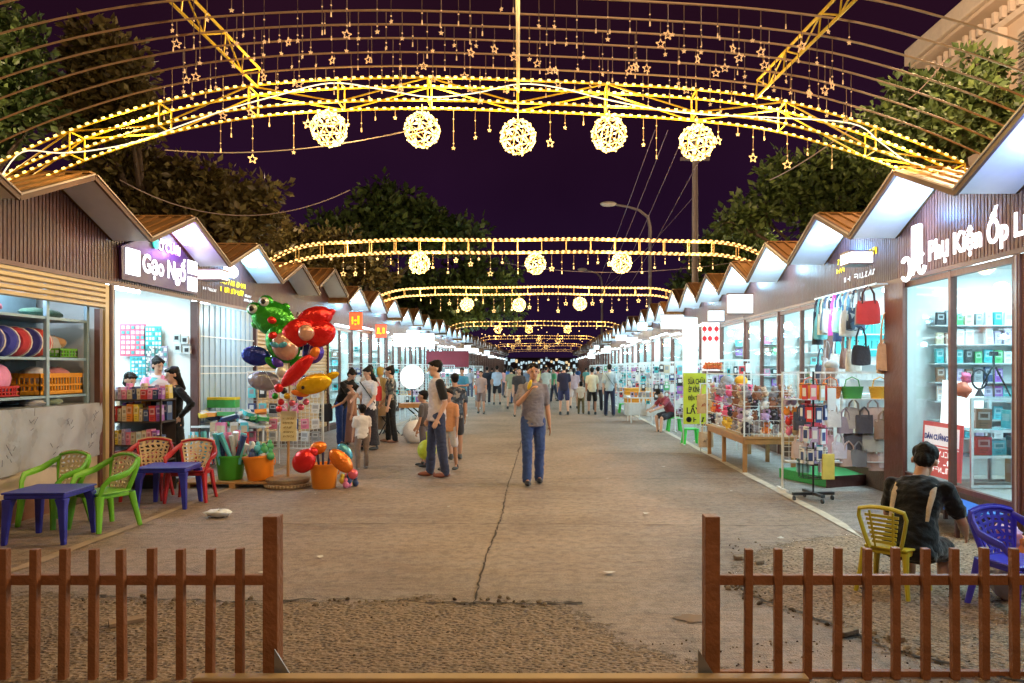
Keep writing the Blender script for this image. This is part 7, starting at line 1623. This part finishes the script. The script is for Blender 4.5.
CN = {'black':(.02,.02,.02),'white':(.65,.65,.66),'red':(.5,.05,.05),'blue':(.05,.15,.4),'green':(.08,.3,.12),'yellow':(.7,.55,.1),'pink':(.7,.3,.4),'grey':(.25,.25,.28),'beige':(.5,.4,.3)}
for i in range(20):
    Y = 34+i*2.1; x = (-3.6 if i % 2 else -1.4)+((i*37) % 50)/10*.9+(i % 2)*.7; c = list(CN)[(i*4) % 9]; a = rp.uniform(4,14)
    person('%s topped walker in the distant crowd, %s nearest of its small figures' % (c, ordn[i]), (x,Y,0), rp.uniform(0,6.2), rp.uniform(1.45,1.75), armR=((rp.uniform(-12,12),8),(rp.uniform(5,30),2)), legs=((a,a-6),(-a,-a-10)), vox=.04, top=('tee',CN[c]), bottom=(rp.choice(('trousers','shorts')),rp.choice(((.03,.03,.05),(.2,.18,.15),(.05,.08,.18)))), hair=rp.choice(('short','long','bun')), group='distant crowd')
# ------------------------------------------------------------------ lamps that light the place
A = ((-4.4,14),(-2.7,16),(-1.0,16),(.8,16),(2.4,16),(3.7,12))
for x, p in A: light('POINT', (x,7.9+.13,interp(A1,x)-.1), p*2.6, (1,.74,.28), .12, name='arch_bulb_light')
for (Y, Z, h, lab), p in zip(ARCHES[:5], (26,30,40,50,60)):
    for x in (-4,-2.2,-.5,1.3,3.1): light('POINT', (x,Y+.1,Z-.12), p, WARM, .12, name='arch_bulb_light')
# assumed unseen street lamp behind the camera, added to light the foreground
t = thing('street_lamp', 'assumed tall street lamp, unseen behind the camera at the market entrance', 'street lamp', (2.6,-4.2,0)); MB().cone((0,0,0),(0,0,6.6),.09,.06,n=12).build('pole', POLE, t, smooth=True)
MB().tube([(0,0,6.5),(-.2,.2,6.9),(-.7,.6,7.1),(-1.2,1.0,7.1)], .04, 8).build('arm', POLE, t, smooth=True); MB().ell((-1.4,1.2,7.08), .3,.18,.09).build('lamp_head', MATS['lamp_head'], t, smooth=True)
light('POINT', (-1.4,1.2,6.85), 900, (1,.74,.50), .25, parent=t)

for x, y, p in ((-13.5,11,1100),(-14,24,1500),(12.5,17,1100),(13,32,1300)):  # unseen lamps with posts, added to brighten the trees
    t = thing('street_lamp', 'added street lamp lighting the trees, %s, out of view' % {(-13.5,11):'behind the nearest left trees',(-14,24):'behind the farther left trees',(12.5,17):'behind the right trees',(13,32):'farther back on the right'}[(x,y)], 'street lamp', (x,y,0)); MB().cone((0,0,0),(0,0,7.4),.09,.06,n=12).build('pole', POLE, t, smooth=True)
    k = 1 if x < 0 else -1; MB().tube([(0,0,7.3),(.5*k,-.2,7.6),(1.3*k,-.5,7.65)], .04, 8).build('arm', POLE, t, smooth=True); MB().ell((1.5*k,-.6,7.65), .3,.18,.09).build('lamp_head', MATS['lamp_head'], t, smooth=True)
    light('POINT', (1.5*k,-.6,7.35), p, (1,.72,.42), .25, parent=t)
bpy.data.scenes.remove(TMP)
